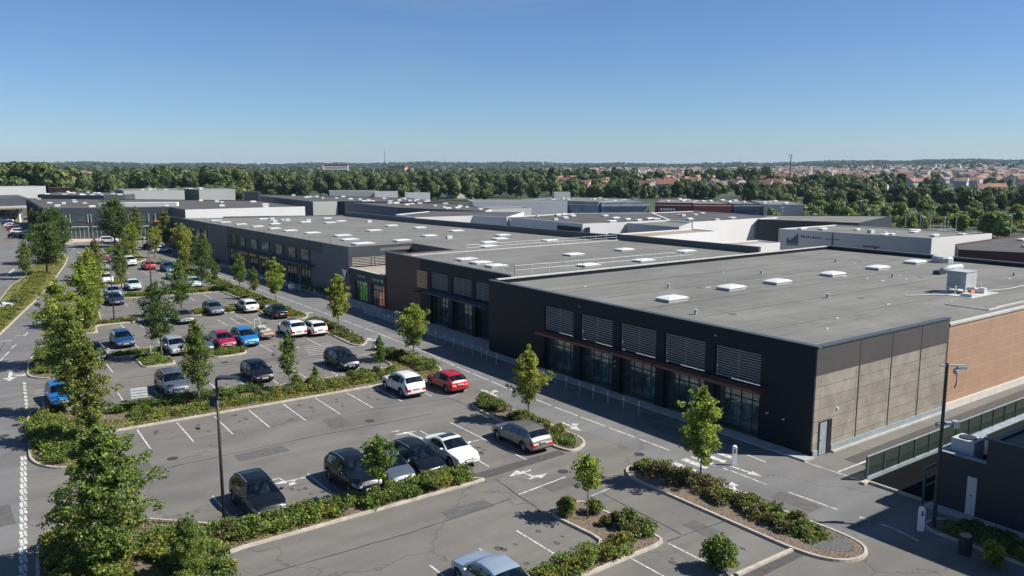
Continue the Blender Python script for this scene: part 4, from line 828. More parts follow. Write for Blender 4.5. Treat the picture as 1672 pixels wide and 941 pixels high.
# white centre building group
W1 = block('white walled hall with a black glazed corner, behind the middle block roof', [(98.9, 114.2), (101.0, 113.8), (107.9, 112.4), (120.0, 112.2), (134.3, 131.2), (119, 140.5), (99.3, 138.8)], 7.0, 'white', 'roofd', sides=['white', 'white', 'white', 'white', 'white', 'white', 'white'], sky=13, seed=9)
m = MB(); m.box(98.80, 98.9, 114.8, 121.6, 3.6, 6.3); m.box(99.2, 100.8, 113.9, 113.98, 3.6, 6.3); g_ = m.build('window', M['gdark'], W1)
m = MB(); [m.box(98.74, 98.8, 115.2 + k * 1.25, 115.9 + k * 1.25, 4.0, 4.6) for k in range(5)]; m.build('sign_letters', M['yellow'], g_)
block('white walled hall left of the black glazed corner', [(82.6, 148.6), (95.3, 146.0), (98.5, 137.9), (112, 150), (96, 166), (84, 160)], 7.0, 'white', 'roofd', sides=['white', 'white', 'white', 'white', 'white', 'white'], sky=0)
W3 = block('large white walled hall with sloping shadow, behind the near block', [(119.2, 105.4), (144.2, 104.6), (147, 119), (147.4, 130.3), (134.6, 131.6), (120.3, 112.6)], 7.0, 'white', 'roofd', sides=['white', 'white', 'white', 'white', 'white', 'white'], sky=7, seed=11)
block('grey blue flank annex between the two white halls', [(108.4, 99), (119.0, 105.5), (119.0, 111.9), (108.2, 112.2)], 6.9, 'palegrey', 'roof')
block('low white yard wall building just beyond the near roofs', [(91, 90.2), (109.2, 90.9), (109.5, 97), (91.5, 97)], 6.7, 'white', 'rooft')
block('low white parapet unit right of the yard wall building', [(100, 80), (110, 79), (111, 84), (100.5, 85)], 5.6, 'white', 'rooft')
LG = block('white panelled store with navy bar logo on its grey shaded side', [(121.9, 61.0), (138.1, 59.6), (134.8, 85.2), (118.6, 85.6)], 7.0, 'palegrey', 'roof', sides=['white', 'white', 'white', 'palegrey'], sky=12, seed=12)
m = MB()
la = math.atan2(85.6 - 61.0, 118.6 - 121.9)
m = MB(la, (121.9, 61.0))
for k, hgt in enumerate((0.9, 0.6, 0.9, 1.3, 1.7)): m.box(22.9 - k * 0.42, 23.25 - k * 0.42, 0.02, 0.1, 4.6, 4.6 + hgt)
m.box(21.0, 23.3, 0.02, 0.1, 4.35, 4.5); m.build('logo', M['navyp'], LG)
m = MB(la, (121.9, 61.0))
for k in range(9): m.box(20.5 - k * 0.42, 20.75 - k * 0.42, 0.02, 0.08, 5.75, 5.95 + 0.12 * (k % 2) + (0.2 if k == 0 else 0))
for k in range(7): m.box(16.2 - k * 0.36, 16.4 - k * 0.36, 0.02, 0.08, 5.72, 5.88)
m.build('sign_letters', M['navyp'], LG)
m = MB(la, (121.9, 61.0)); m.box(7.6, 10.2, 0.02, 0.12, 5.0, 5.15); m.box(8.2, 8.4, 0.02, 0.12, 3.4, 5.0); m.box(8.9, 10.1, 0.02, 0.12, 4.3, 4.42); m.box(15.2, 15.32, 0.02, 0.12, 0.1, 6.9); m.build('drain_pipe', M['slate'], LG)
block('dark flank store between the large white hall and the logo store', [(137, 104), (144, 86), (170, 94), (150, 112)], 6.9, 'charcoal2', 'roof', sides=['charcoal2', 'charcoal2', 'charcoal2', 'charcoal2'])
block('dark brown walled block at the right edge behind the near roof', [(109.5, 51.2), (112.5, 44.0), (150, 44), (150, 57), (116.5, 55)], 6.9, 'brown', 'roofd', sides=['brown', 'brown', 'brown', 'brown', 'brown'], sky=4, seed=14)
# far row of coloured stores
def far_store(lab, p0, p1, z, mats_, dep=26, roof='roof'):
    d = Vector((p1[0] - p0[0], p1[1] - p0[1])); d.normalize(); n = Vector((-d.y, d.x))
    if n.dot(Vector(p0)) < 0: n = -n
    pts = [p0, p1, (p1[0] + n.x * dep, p1[1] + n.y * dep), (p0[0] + n.x * dep, p0[1] + n.y * dep)]
    return block(lab, pts, z, mats_, roof, sky=5, seed=int(p0[0]))
F1 = far_store('long blue glazed store front in the far row, behind the white halls', (149, 201), (158, 175.5), 7.2, 'bluegl')
block('small pale blue plant box standing on the first blue glazed store', [(160, 198.5), (164.5, 196), (166, 199), (161.5, 201.5)], 9.3, 'palegrey', 'roof')
F2 = far_store('second blue glazed store in the far row, left of the red one', (158.3, 174.7), (171, 168), 7.0, 'bluegl')
F3 = far_store('dark red store front in the far row', (171.3, 166), (178, 158), 7.0, 'red')
F4 = far_store('dark store with red fascia right of the dark red one', (178.3, 157.8), (187, 151), 6.8, 'red')
F5 = far_store('navy store at the right end of the coloured far row', (187.3, 150.8), (194, 146), 6.8, 'navy')
F6 = far_store('pale grey store ending the far row by the green hedges', (194.3, 145.6), (202, 138), 6.6, 'palegrey')
for b_, p0, p1 in ((F1, (149, 201), (158, 175.5)), (F2, (158.3, 174.7), (171, 168)), (F3, (171.3, 166), (178, 158)), (F4, (178.3, 157.8), (187, 151)), (F5, (187.3, 150.8), (194, 146))):
    aa = math.atan2(p1[1] - p0[1], p1[0] - p0[0]); L = math.hypot(p1[0] - p0[0], p1[1] - p0[1])
    m = MB(aa, p0); m.box(0.2, L - 0.2, -0.15, -0.01, 0.3, 3.6); m.build('shop_window', M['gdark'], b_)
    m = MB(aa, p0); m.box(0, L, -0.5, -0.16, 6.1, 6.35); m.build('fascia', M['coping'], b_)
m = MB(math.atan2(-8, 6.7), (171.3, 166)); [m.box(1.5 + k * 0.9, 2.1 + k * 0.9, -0.6, -0.5, 4.8, 5.4) for k in range(5)]; m.build('sign_letters', M['sign'], F3)

# --- dark building at the right edge
RB = thing('utility_building', 'black clad low service building with white door at the lower right edge', 'building')
m = MB(); m.box(42.2, 42.5, 17.5, 19.9, 0, 3.05); m.box(42.5, 80, 19.6, 19.9, 0, 3.05); m.box(42.2, 42.5, 15.2, 17.5, 0, 4.35); m.box(42.5, 80, 17.2, 17.5, 2.4, 4.3)
m.box(42.2, 70, -10, 15.2, 0, 9.0); m.build('wall', M['charcoal2'], RB)
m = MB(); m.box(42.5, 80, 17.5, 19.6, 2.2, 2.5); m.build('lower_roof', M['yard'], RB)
m = MB(); m.box(42.5, 80, 15.2, 17.2, 3.9, 4.15); m.build('roof', M['rooft'], RB)
m = MB(); m.box(42.15, 42.55, 17.5, 19.95, 3.05, 3.1); m.box(42.55, 80, 19.55, 19.95, 3.05, 3.1); m.build('coping', M['plinth'], RB)
m = MB(); m.box(42.13, 42.2, 17.84, 18.3, 0.14, 2.16); dd = m.build('door', M['plinthw'], RB)
m = MB(); m.box(42.1, 42.13, 18.0, 18.14, 1.15, 1.22); m.build('handle', M['signred'], dd)
m = MB(); m.box(41.5, 42.19, 6, 20.1, 0, 0.13); m.build('footing', M['slab'], RB)
for lab, x, y, s, nm in (('white box condenser unit on the low black roof, left of the pair', 43.4, 19.0, 1.15, 0), ('small silver condenser with hose beside the white box unit', 45.2, 18.7, 0.8, 1), ('pale blue condenser unit by the fence at the right edge', 56.5, 19.0, 1.4, 2)):
    t_ = thing('condenser_unit', lab, 'air unit', (x, y, 2.5))
    m = MB(); m.box(-s / 2, s / 2, -s / 2, s / 2, 0.12, s + 0.1); m.build('casing', M['galv'] if nm else mat('unit_white', (0.42, 0.44, 0.45), 0.5, 0.06, 1), t_)
    m = MB(); m.box(-s / 2 + 0.05, -s / 2 + 0.2, -s / 2, s / 2, 0, 0.12); m.box(s / 2 - 0.2, s / 2 - 0.05, -s / 2, s / 2, 0, 0.12); m.build('foot', M['dark_metal'], t_)
    m = MB(); m.lathe(0, 0, [(s * 0.36, s + 0.1), (s * 0.36, s + 0.16), (s * 0.3, s + 0.17)], 16); m.build('fan_grille', M['dark_metal'], t_)
    if nm == 1: m = MB(); m.tube([(0.4, 0, 0.3), (0.9, 0.1, 0.2), (1.3, -0.1, 0.25), (1.7, 0.1, 0.1)], 0.1); m.build('hose', M['dark_metal'], t_)
FR = thing('gate_frame', 'dark open gate frame standing against the black service building', 'gate', (42.0, 20.4, 0))
m = MB(); m.box(-0.05, 0.05, -0.05, 0.05, 0, 1.9); m.box(-0.05, 2.6, -0.05, 0.05, 1.9, 2.0); m.box(2.5, 2.6, -0.05, 0.05, 0, 1.9); m.build('frame', M['fencep'], FR)
m = MB(); m.box(0.05, 2.5, -0.03, 0.03, 0.9, 0.96); m.build('rail', M['fencep'], FR)
FN = thing('metal_fence', 'long green mesh fence on a pale footing beside the service yard', 'fence', (42.5, 23.9, 0))
FL = 38.0
m = MB(); m.box(-0.1, FL, -0.1, 0.1, 0, 0.22); m.build('footing', M['plinth'], FN)
for k in range(23):
    xx = k * 1.72; m = MB(); m.box(xx - (0.14 if k == 0 else 0.035), xx + 0.035, -0.05, 0.05, 0.22, 1.42); m.build('post', M['fencep'], FN)
m = MB(); m.box(-0.1, FL, -0.04, 0.04, 1.42, 1.47); m.build('top_rail', M['plinth'], FN)
m = MB(); m.box(0.05, FL, -0.012, 0.012, 0.25, 1.41); m.build('mesh_panel', M['fence'], FN)
m = MB(); m.box(41.7, 42.3, 23.55, 23.85, 0, 0.14); m.box(42.1, 42.25, 20.5, 23.5, 0, 0.16); struct('yard_kerb', m, M['kerb'])
# pavements in front of the shops
m = MB(); m.box(42.1, 43.09, 27.7, 63.3, 0, 0.12); m.box(42.3, 45.49, 63.45, 89.5, 0, 0.12); m.box(42.9, 45.39, 89.5, 99.9, 0, 0.12); m.prism([(43.3, 99.95), (45.3, 99.95), (41.6, 185), (40.2, 185)], 0, 0.12)
struct('pavement', m, M['slab'])
m = MB(); m.box(24, 49, 206, 222, 0.0, 0.05); struct('forecourt', m, mat('pink_paving', (0.40, 0.33, 0.30), 0.85, 0.1, 0.5))

# ------------------------------------------------------------------ leaves and trees
def leaf_mesh(name, P, size, rng, mats, up=0.5, aspect=0.62, mi=None):
    n = len(P); nr = rng.normal(size=(n, 3)); nr[:, 2] = np.abs(nr[:, 2]) + up; nr /= np.linalg.norm(nr, axis=1)[:, None]
    a = rng.normal(size=(n, 3)); t = np.cross(nr, a); t /= np.linalg.norm(t, axis=1)[:, None] + 1e-9; b = np.cross(nr, t)
    s = (np.asarray(size) * rng.uniform(0.65, 1.25, n))[:, None] * 0.5
    v = np.empty((n, 4, 3)); v[:, 0] = P + t * s; v[:, 1] = P + b * s * aspect - t * s * 0.1; v[:, 2] = P - t * s; v[:, 3] = P - b * s * aspect - t * s * 0.1
    v[:, 0] -= nr * s * 0.35; v[:, 2] -= nr * s * 0.2
    return mesh_np(name, v.reshape(-1, 3), np.arange(n * 4), 4, mats, mi)
PROF = {'cone': lambda t: (0.35 + 0.65 * min(1, t / 0.22)) * max(0.05, (1 - t) ** 0.75) * 1.15, 'egg': lambda t: math.sin(math.pi * min(1, t * 0.86 + 0.12)) ** 0.75,
        'ball': lambda t: math.sqrt(max(0.02, 1 - (2 * t - 1) ** 2)), 'col': lambda t: (0.7 + 0.3 * math.sin(t * 3.1)) * (1 - t ** 5)}
def tree_meshes(seed, H, R, tr, prof, nleaf, ls, leafmat, limbs=26, tw=6, clus=0.34, trr=0.06):
    rng = np.random.default_rng(seed); pf = PROF[prof]; m = MB(); c = []
    hs = np.linspace(0, H * 0.96, 8); wob = rng.normal(0, 0.02 * H / 5, (8, 2)); wob[0] = 0; wob = np.cumsum(wob, 0) * 0.6
    m.tube([(wob[i, 0], wob[i, 1], hs[i]) for i in range(8)], [trr * (1 - 0.86 * i / 7) for i in range(8)], 8)
    for k in range(limbs):
        t = (k + rng.uniform(-.3, .3)) / limbs; t = min(0.98, max(0.0, t)); z0 = tr + t * (H * 0.93 - tr); az = k * 2.4 + rng.uniform(-.4, .4)
        L = R * pf(t) * rng.uniform(0.7, 1.15); rise = rng.uniform(0.25, 0.75) * (1.2 if prof != 'ball' else 0.7)
        bx, by = np.interp(z0, hs, wob[:, 0]), np.interp(z0, hs, wob[:, 1])
        pts = []
        for q in (0, 0.35, 0.7, 1.0): pts.append((bx + math.cos(az) * L * q, by + math.sin(az) * L * q, z0 + L * rise * q ** 1.2 - 0.12 * L * q * q))
        m.tube(pts, [trr * 0.38 * (1 - t * 0.6), trr * 0.25, trr * 0.15, trr * 0.06], 5, cap=False)
        for j in range(tw):
            q = rng.uniform(0.3, 1.05); i = min(2, int(q * 3)); p = np.array([bx + math.cos(az) * L * q, by + math.sin(az) * L * q, z0 + L * rise * q ** 1.2 - 0.12 * L * q * q])
            p = p + rng.normal(0, 0.16 * R, 3) * (0.6 + q * 0.6); c.append((p, clus * rng.uniform(0.6, 1.25) * (0.6 + 0.5 * pf(t))))
    for z in (0.86, 0.92, 0.97, 1.0): c.append((np.array([wob[-1, 0], wob[-1, 1], H * z]), clus * 0.5))
    per = max(4, nleaf // len(c)); P = []
    for p, s in c:
        d = rng.normal(size=(per, 3)); d /= np.linalg.norm(d, axis=1)[:, None]; P.append(p + d * s * rng.uniform(0.25, 1, (per, 1)) ** 0.6 * np.array([1, 1, 0.75]))
    P = np.vstack(P)
    me = bpy.data.meshes.new('trunk'); me.from_pydata(m.v, [], m.f); me.materials.append(M['bark']); me.polygons.foreach_set("use_smooth", [True] * len(m.f))
    return me, leaf_mesh('crown', P, ls, rng, [M[leafmat]])
TM = {}
def tmesh(key, *a, **k): TM[key] = (tree_meshes(*a, **k), a[1])
tmesh('m1', 11, 5.8, 1.4, 1.7, 'cone', 6800, 0.17, 'leaf_b', limbs=30, clus=0.36)
tmesh('m2', 12, 5.6, 1.3, 1.6, 'cone', 6400, 0.17, 'leaf_b', limbs=28, clus=0.36)
tmesh('m3', 13, 5.4, 1.35, 1.5, 'egg', 6400, 0.17, 'leaf_b', limbs=28, clus=0.38)
tmesh('d1', 14, 6.6, 1.4, 1.7, 'cone', 7500, 0.17, 'leaf_a', limbs=34, clus=0.38, trr=0.075)
tmesh('d2', 15, 7.0, 1.5, 1.8, 'egg', 7000, 0.18, 'leaf_c', limbs=34, clus=0.42, trr=0.08)
tmesh('lol', 16, 3.5, 0.72, 1.75, 'ball', 2600, 0.16, 'leaf_b', limbs=20, tw=6, clus=0.26, trr=0.04)
tmesh('lol2', 17, 3.8, 0.82, 1.7, 'ball', 3000, 0.16, 'leaf_a', limbs=20, tw=7, clus=0.27, trr=0.04)
tmesh('sm', 18, 4.4, 0.85, 1.3, 'cone', 2800, 0.17, 'leaf_a', limbs=24, clus=0.27, trr=0.045)
tmesh('mid', 19, 7.6, 1.55, 1.6, 'cone', 9000, 0.19, 'leaf_d', limbs=34, tw=7, clus=0.40, trr=0.11)
tmesh('yel', 20, 7.4, 1.6, 0.9, 'egg', 9500, 0.20, 'leaf_b', limbs=34, tw=7, clus=0.44, trr=0.11)
tmesh('big', 21, 7.0, 2.25, 0.8, 'cone', 22000, 0.165, 'leaf_d', limbs=42, tw=8, clus=0.40, trr=0.13)
tmesh('oak', 22, 9.6, 3.0, 2.0, 'egg', 9000, 0.36, 'leaf_c', limbs=40, tw=9, clus=0.9, trr=0.2)
TREES = [
 ('m1', 34.0, 28.9, 5.75, 'leaf', 'bright yellow green maple by the zebra crossing, nearest of the lane trees'),
 ('m2', 33.2, 43.9, 5.45, '', 'yellow green maple in the island beside the silver estate car'),
 ('m3', 35.3, 64.2, 5.3, '', 'yellow green maple in the island before the red parked car'),
 ('m1', 35.15, 80.6, 6.2, '', 'yellow green maple beside the two white cars, opposite the lit link shop'),
 ('m2', 35.6, 101.2, 6.1, '', 'upright maple in the grass island behind the dark saloon car'),
 ('sm', 34.8, 107.2, 4.3, '', 'short bushy young tree in the grass strip left of the upright maple'),
 ('d1', 35.4, 115.1, 5.6, '', 'slim green tree in the grass strip in front of the yellow shop signs'),
 ('sm', 33.7, 121.4, 4.0, '', 'small rounded young tree at the bend of the grass strip'),
 ('d2', 30.9, 118.0, 7.4, '', 'tall slim dark tree at the head of the third planting strip'),
 ('m3', 37.3, 153.6, 7.2, '', 'lime green tree before the far grey shop panels'),
 ('d1', 36.6, 137.5, 6.6, '', 'narrow tree before the far shop windows, right of the lime green one'),
 ('lol', 26.0, 29.35, 3.45, '', 'round headed little tree in the mulched island at bottom centre'),
 ('lol2', 18.2, 37.15, 3.8, '', 'round headed little tree in the hedge before the dark parked cars'),
 ('sm', 22.4, 61.4, 4.6, '', 'small slim tree in the long bed between two empty parking rows'),
 ('d1', 15.5, 61.7, 6.4, '', 'dark conical tree in the long bed left of the black hatchback'),
 ('sm', 30.7, 62.0, 3.3, '', 'small tree on a thin stem beside the dark people carrier'),
 ('d2', 16.6, 78.6, 7.2, '', 'spreading tree in the square bed beside the silver hatchback'),
 ('d1', 23.6, 99.9, 6.8, '', 'green tree behind the half hidden dark cars, centre left'),
 ('mid', 7.3, 56.3, 7.2, '', 'tall dark tree in the corner bed by the car park entrance'),
 ('mid', 7.4, 64.2, 7.9, '', 'tall leafy tree above the bright blue car at the left'),
 ('yel', 8.6, 80.5, 7.9, '', 'tree with yellowing tips in the bed by the road arrows'),
 ('yel', 13.3, 99.4, 7.4, '', 'wide yellow green tree in the roadside strip, front of the clump'),
 ('yel', 15.2, 107.5, 8.0, '', 'full yellow green tree in the roadside strip behind the front one'),
 ('mid', 17.2, 119.5, 6.4, '', 'dark green tree at the back of the roadside clump'),
 ('mid', 20.6, 138.5, 6.6, '', 'pointed dark tree at the bend of the left road'),
 ('d1', 22.4, 129.0, 6.6, '', 'slim bright tree beside the pole, between the white and pale blue cars'),
 ('big', 5.25, 37.6, 6.8, '', 'big broad leafy tree filling the bottom left corner'),
 ('big', 7.9, 35.0, 2.8, '', 'lower bushy tree at the foot of the big bottom left tree'),
 ('oak', 32.9, 193.5, 10.2, '', 'large dark round tree in front of the far charcoal block'),
 ('oak', 15.3, 151.3, 8.3, '', 'dark tree on the left verge, front of the pair'),
 ('oak', 18.4, 167.0, 9.8, '', 'taller dark tree on the left verge, back of the pair'),
 ('mid', 11.9, 147.0, 6.1, '', 'yellowish tree on the left verge beside the dark pair'),
 ('oak', 4.6, 158, 9.5, '', 'tree cut by the left edge of the picture'),
 ('mid', 3.7, 104, 5.0, '', 'low leafy tree at the left edge near the parked silver car'),
 ('mid', 38.2, 197.0, 8.5, '', 'pointed green tree right of the large dark round tree'),
 ('yel', 33.0, 176.0, 6.6, '', 'yellowish tree left of the lamp post on the far green'),
 ('mid', 40.5, 181.0, 8.4, '', 'tall tree against the orange sign of the far block'),
 ('mid', 30.2, 168.0, 5.0, '', 'low tree on the far green beside the silver cars'),
 ('m3', 35.0, 166.0, 6.0, '', 'thin green tree left of the far grey shop panels'),
 ('mid', 22.5, 246.0, 6.5, '', 'tree beside the cafe canopy at the far left'),
 ('yel', 35.4, 145.0, 4.0, '', 'low yellowish tree between the blue and silver cars'),
]
for key, x, y, h, _, lab in TREES:
    (tm, cm), H = TM[key]; t_ = thing('young_tree' if key in ('m1', 'm2', 'm3', 'sm', 'lol', 'lol2', 'd1') else 'broadleaf_tree', lab, 'tree', (x, y, 0.05), rnd.uniform(0, 6.28)); s = h / H; t_.scale = (s * rnd.uniform(0.93, 1.07), s, s)
    link('trunk', tm, t_); link('crown', cm, t_)

# hedges and ground cover
def clump_pts(rng, cs, per, flat=0.85):
    P = []
    for (x, y, z, r) in cs:
        d = rng.normal(size=(per, 3)); d /= np.linalg.norm(d, axis=1)[:, None]; d[:, 2] = np.abs(d[:, 2]) * flat - 0.12
        P.append(np.array([x, y, z]) + d * r * rng.uniform(0.45, 1.12, (per, 1)))
    return np.vstack(P)
def hedge(label, pts, wd, h, mats_, seed=0, per=150, ls=0.14, step=0.3, name='hedge'):
    rng = np.random.default_rng(seed); cs = []; mi = []
    for i in range(len(pts) - 1):
        a = np.array(pts[i], float); b_ = np.array(pts[i + 1], float); L = np.linalg.norm(b_ - a); n = max(1, int(L / step)); dr = (b_ - a) / L; nn = np.array([-dr[1], dr[0]])
        for k in range(n):
            for q in range(max(2, int(wd / 0.42))):
                p = a + dr * (k + rng.uniform(0, 1)) * L / n + nn * rng.uniform(-wd / 2, wd / 2); r = rng.uniform(0.28, 0.5)
                cs.append((p[0], p[1], 0.12 + max(0.0, h * rng.uniform(0.6, 1.1) - r), r)); mi += [int(rng.integers(0, 100))]
    P = clump_pts(rng, cs, per); sel = np.array(mi)
    idx = np.where(sel < 50, 0, np.where(sel < 78, min(1, len(mats_) - 1), len(mats_) - 1)); fm = np.repeat(idx, per)
    me = leaf_mesh(name, P, ls, rng, [M[q] for q in mats_], mi=fm)
    o = link(name, me); tag(o, label, 'hedge'); return o
hedge('clipped green hedge in front of the row of dark parked cars', [(10.6, 37.75), (23.9, 37.45)], 1.3, 0.85, ['shrub_a', 'shrub_b', 'shrub_a'], 1)
hedge('rusty brown hedge along the near lane island under the bright maple', [(33.4, 32.9), (33.6, 28), (33.7, 21.8)], 1.6, 0.72, ['shrub_c', 'shrub_a', 'shrub_a'], 2)
hedge('round fern green shrubs at the near tip of the long lane island', [(33.4, 22.4), (33.6, 20.9)], 1.0, 0.55, ['shrub_a', 'shrub_a', 'shrub_b'], 3)
hedge('tall green hedge mass at the left end of the silver estate car island', [(32.5, 49.2), (32.9, 46.5)], 1.3, 0.95, ['shrub_a', 'shrub_a', 'shrub_c'], 4)
hedge('low russet hedge along the lane side of the silver estate car island', [(33.0, 45.5), (32.9, 40.3)], 1.3, 0.6, ['shrub_c', 'shrub_b', 'shrub_a'], 5)
hedge('bright green shrubs at the near tip of the silver estate car island', [(32.2, 39.8), (32.9, 38.5)], 1.4, 0.5, ['shrub_a'], 6)
hedge('leafy hedge along the bottom bay row, right of the pale blue car', [(18.6, 25.8), (25.8, 25.9)], 1.2, 0.8, ['shrub_a', 'shrub_b', 'shrub_a'], 7)
hedge('dark green hedge at the back of the long bed left of the black hatchback', [(9.5, 63.0), (14.5, 62.8), (20.5, 62.6)], 0.9, 0.8, ['shrub_a', 'leaf_c', 'shrub_a'], 8)
hedge('yellow green low hedge along the long bed beside the empty bays', [(10.5, 60.3), (21.5, 60.3)], 1.3, 0.4, ['shrub_b', 'shrub_a', 'shrub_c'], 9)
hedge('mixed low hedge in the right half of the long bed', [(21.5, 60.6), (31.5, 60.5)], 1.8, 0.42, ['shrub_a', 'shrub_b', 'shrub_c'], 10)
hedge('tall mixed hedge in the island below the maple near the red car', [(34.4, 68.6), (35.0, 64), (34.6, 60.2)], 1.8, 0.75, ['shrub_a', 'shrub_c', 'shrub_b'], 11)
hedge('dark hedge in the maple island beside the two white cars', [(35.0, 87.3), (34.9, 82.5), (34.8, 78.0)], 1.6, 0.65, ['leaf_c', 'shrub_c', 'shrub_a'], 12)
hedge('low grass-like hedge at the tip of the island beside the two white cars', [(34.7, 77.8), (34.8, 74.3)], 1.4, 0.3, ['shrub_a', 'shrub_c'], 13)
hedge('low bright hedge in front of the dark blue hatchback', [(13.3, 82.6), (17.2, 82.3)], 1.2, 0.45, ['shrub_a', 'shrub_b'], 14)
hedge('low bright hedge filling the square bed under the spreading tree', [(15.9, 76.6), (15.9, 80.4)], 2.2, 0.32, ['shrub_b', 'shrub_a'], 15)
hedge('yellow green hedge in front of the crimson hatchback', [(21.0, 77.2), (23.7, 77.3)], 1.6, 0.6, ['shrub_b', 'shrub_a'], 16)
hedge('low hedge strip behind the kerb left of the half hidden cars', [(14.8, 100.7), (18.6, 100.4)], 1.4, 0.45, ['shrub_a', 'shrub_c'], 17)
hedge('low hedge between the grey hatchback and the white estate', [(25, 100.6), (33.0, 99.4)], 1.6, 0.7, ['shrub_a', 'leaf_c', 'shrub_b'], 18)
hedge('green hedge along the third planting strip under the tall slim tree', [(21.0, 119.2), (27, 118.4), (33.5, 117.6)], 1.8, 0.7, ['shrub_a', 'shrub_a', 'shrub_b'], 19, step=0.5)
hedge('roadside hedge in the grass island beside the dark saloon car', [(34.8, 92), (34.8, 106), (35.2, 118)], 1.9, 0.45, ['shrub_a', 'shrub_b', 'shrub_c'], 20, step=0.5)
hedge('thick dark hedge patch behind the white estate car', [(33.6, 97.5), (34.3, 103)], 1.4, 0.9, ['leaf_c', 'shrub_a'], 21)
hedge('bushy hedge where the grass strip bends, before the yellow signs', [(34.6, 110), (35.0, 132), (35.4, 150)], 1.6, 0.7, ['shrub_a', 'leaf_c', 'shrub_b'], 22, step=0.7)
hedge('dark hedge at the foot of the grey block in shade', [(44.0, 101), (43.4, 112)], 1.0, 0.9, ['leaf_c', 'shrub_a'], 23, step=0.6)
hedge('dark hedge at the foot of the far grey shop panel in shade', [(41.8, 148), (41.4, 157)], 1.0, 0.9, ['leaf_c'], 24, step=0.6)
hedge('dense hedge in the corner bed below the tall dark tree', [(5.3, 64), (5.4, 60), (5.6, 56), (6.0, 54)], 2.4, 0.75, ['shrub_b', 'shrub_a', 'shrub_a'], 25)
hedge('hedge in the bed by the road arrows', [(8.0, 78.5), (8.4, 84), (8.7, 88)], 2.6, 0.6, ['shrub_a', 'shrub_b'], 26)
hedge('bright golden hedge at the foot of the big bottom left tree', [(4.5, 42.3), (4.3, 36), (4.6, 30)], 2.6, 0.8, ['shrub_b', 'shrub_b', 'shrub_a'], 27)
hedge('dark green hedge right of the big bottom left tree', [(8.0, 40), (8.6, 36), (8.0, 31)], 2.2, 0.8, ['shrub_a', 'leaf_c', 'shrub_b'], 28)
hedge('russet hedge between the lamp post and the big bottom left tree', [(8.6, 38.6), (11.2, 37.7)], 1.4, 0.85, ['shrub_c', 'shrub_a', 'shrub_a'], 29)
hedge('dark low hedge in the shaded bed before the service building', [(40.0, 18.0), (40.1, 8)], 1.6, 0.55, ['leaf_c', 'shrub_a'], 30)
hedge('undergrowth below the yellow green trees of the roadside strip', [(12.6, 98), (14.6, 106), (17.0, 120), (19.6, 138), (22.4, 154)], 1.8, 0.9, ['shrub_b', 'shrub_a', 'leaf_c'], 31, step=0.6)
hedge('low planting along the left verge', [(4.0, 101), (5.6, 108), (8.2, 120), (11.4, 135), (14.5, 152)], 1.9, 0.6, ['shrub_a', 'shrub_b'], 32, step=0.6)
hedge('planting on the far green between the parked cars', [(28.5, 162), (31.0, 174), (31, 188)], 2.4, 0.7, ['shrub_a', 'leaf_c', 'shrub_b'], 33, step=0.8)
hedge('low planting in the small diamond island left of the silver cars', [(23.2, 132.5), (24.2, 139)], 1.8, 0.5, ['shrub_b', 'shrub_a'], 34, step=0.6)
# single shrubs
def shrub_mesh(seed, r, h, mats_, ls=0.13, n=1100, cone=False):
    rng = np.random.default_rng(seed); cs = []
    for k in range(24):
        t = (k + rng.uniform(0, 1)) / 24; a = rng.uniform(0, 6.28); q = r * 0.62 * ((1 - t) if cone else math.sqrt(max(0.1, 1 - (2 * t - 1) ** 2))) * rng.uniform(0.35, 1)
        cs.append((math.cos(a) * q, math.sin(a) * q, h * (0.12 + 0.72 * t), r * (0.42 if not cone else 0.5 * (1 - t * 0.7))))
    return leaf_mesh('shrub', clump_pts(rng, cs, n // 24, 1.0), ls, rng, [M[q] for q in mats_])
SH = [shrub_mesh(41, 0.62, 0.75, ['shrub_a']), shrub_mesh(42, 0.5, 0.6, ['shrub_b']), shrub_mesh(43, 0.55, 0.55, ['shrub_c'])]
def shrub(x, y, s, k, lab, grp=None): o = link('shrub', SH[k], None, (x, y, 0.07)); o.scale = (s, s, s * 1.05); o.rotation_euler = (0, 0, rnd.uniform(0, 6)); tag(o, lab, 'shrub', grp)
o = link('shrub', shrub_mesh(44, 0.98, 1.6, ['shrub_a'], 0.13, 6000), None, (27.3, 21.9, 0.02)); tag(o, 'large round dark green bush standing on the asphalt at bottom right', 'shrub')
o = link('shrub', shrub_mesh(45, 0.62, 1.6, ['leaf_a'], 0.12, 1500, True), None, (24.9, 62.2, 0.07)); tag(o, 'pointed conifer bush in the middle of the long bed', 'shrub')
o = link('shrub', shrub_mesh(46, 0.75, 1.25, ['leaf_b'], 0.14, 1300), None, (37.5, 14.9, 0.02)); tag(o, 'bright leafy bush at the bottom right edge near the bin', 'shrub')
o = link('shrub', shrub_mesh(47, 0.5, 1.0, ['shrub_a'], 0.12, 900), None, (23.2, 62.3, 0.07)); tag(o, 'rounded bush beside the small slim tree of the long bed', 'shrub')
for x, y, s, k, lab in ((25.3, 30.3, 1.1, 0, 'upper left shrub of the mulched island beside the round headed tree'), (25.9, 30.7, 0.9, 0, 'shrub at the top kerb of the mulched island'), (26.7, 29.6, 1.0, 0, 'shrub just right of the round headed tree stem'),
                        (26.2, 28.2, 0.8, 2, 'small russet shrub in the middle of the mulched island'), (27.0, 28.3, 0.8, 2, 'small russet shrub by the right kerb of the mulched island'), (26.9, 27.3, 1.2, 0, 'tallest shrub on the right of the mulched island'),
                        (26.2, 26.5, 1.2, 2, 'broad brownish shrub at the lower end of the mulched island'), (27.1, 26.2, 1.0, 0, 'shrub at the lower right corner of the mulched island')): shrub(x, y, s, k, lab)
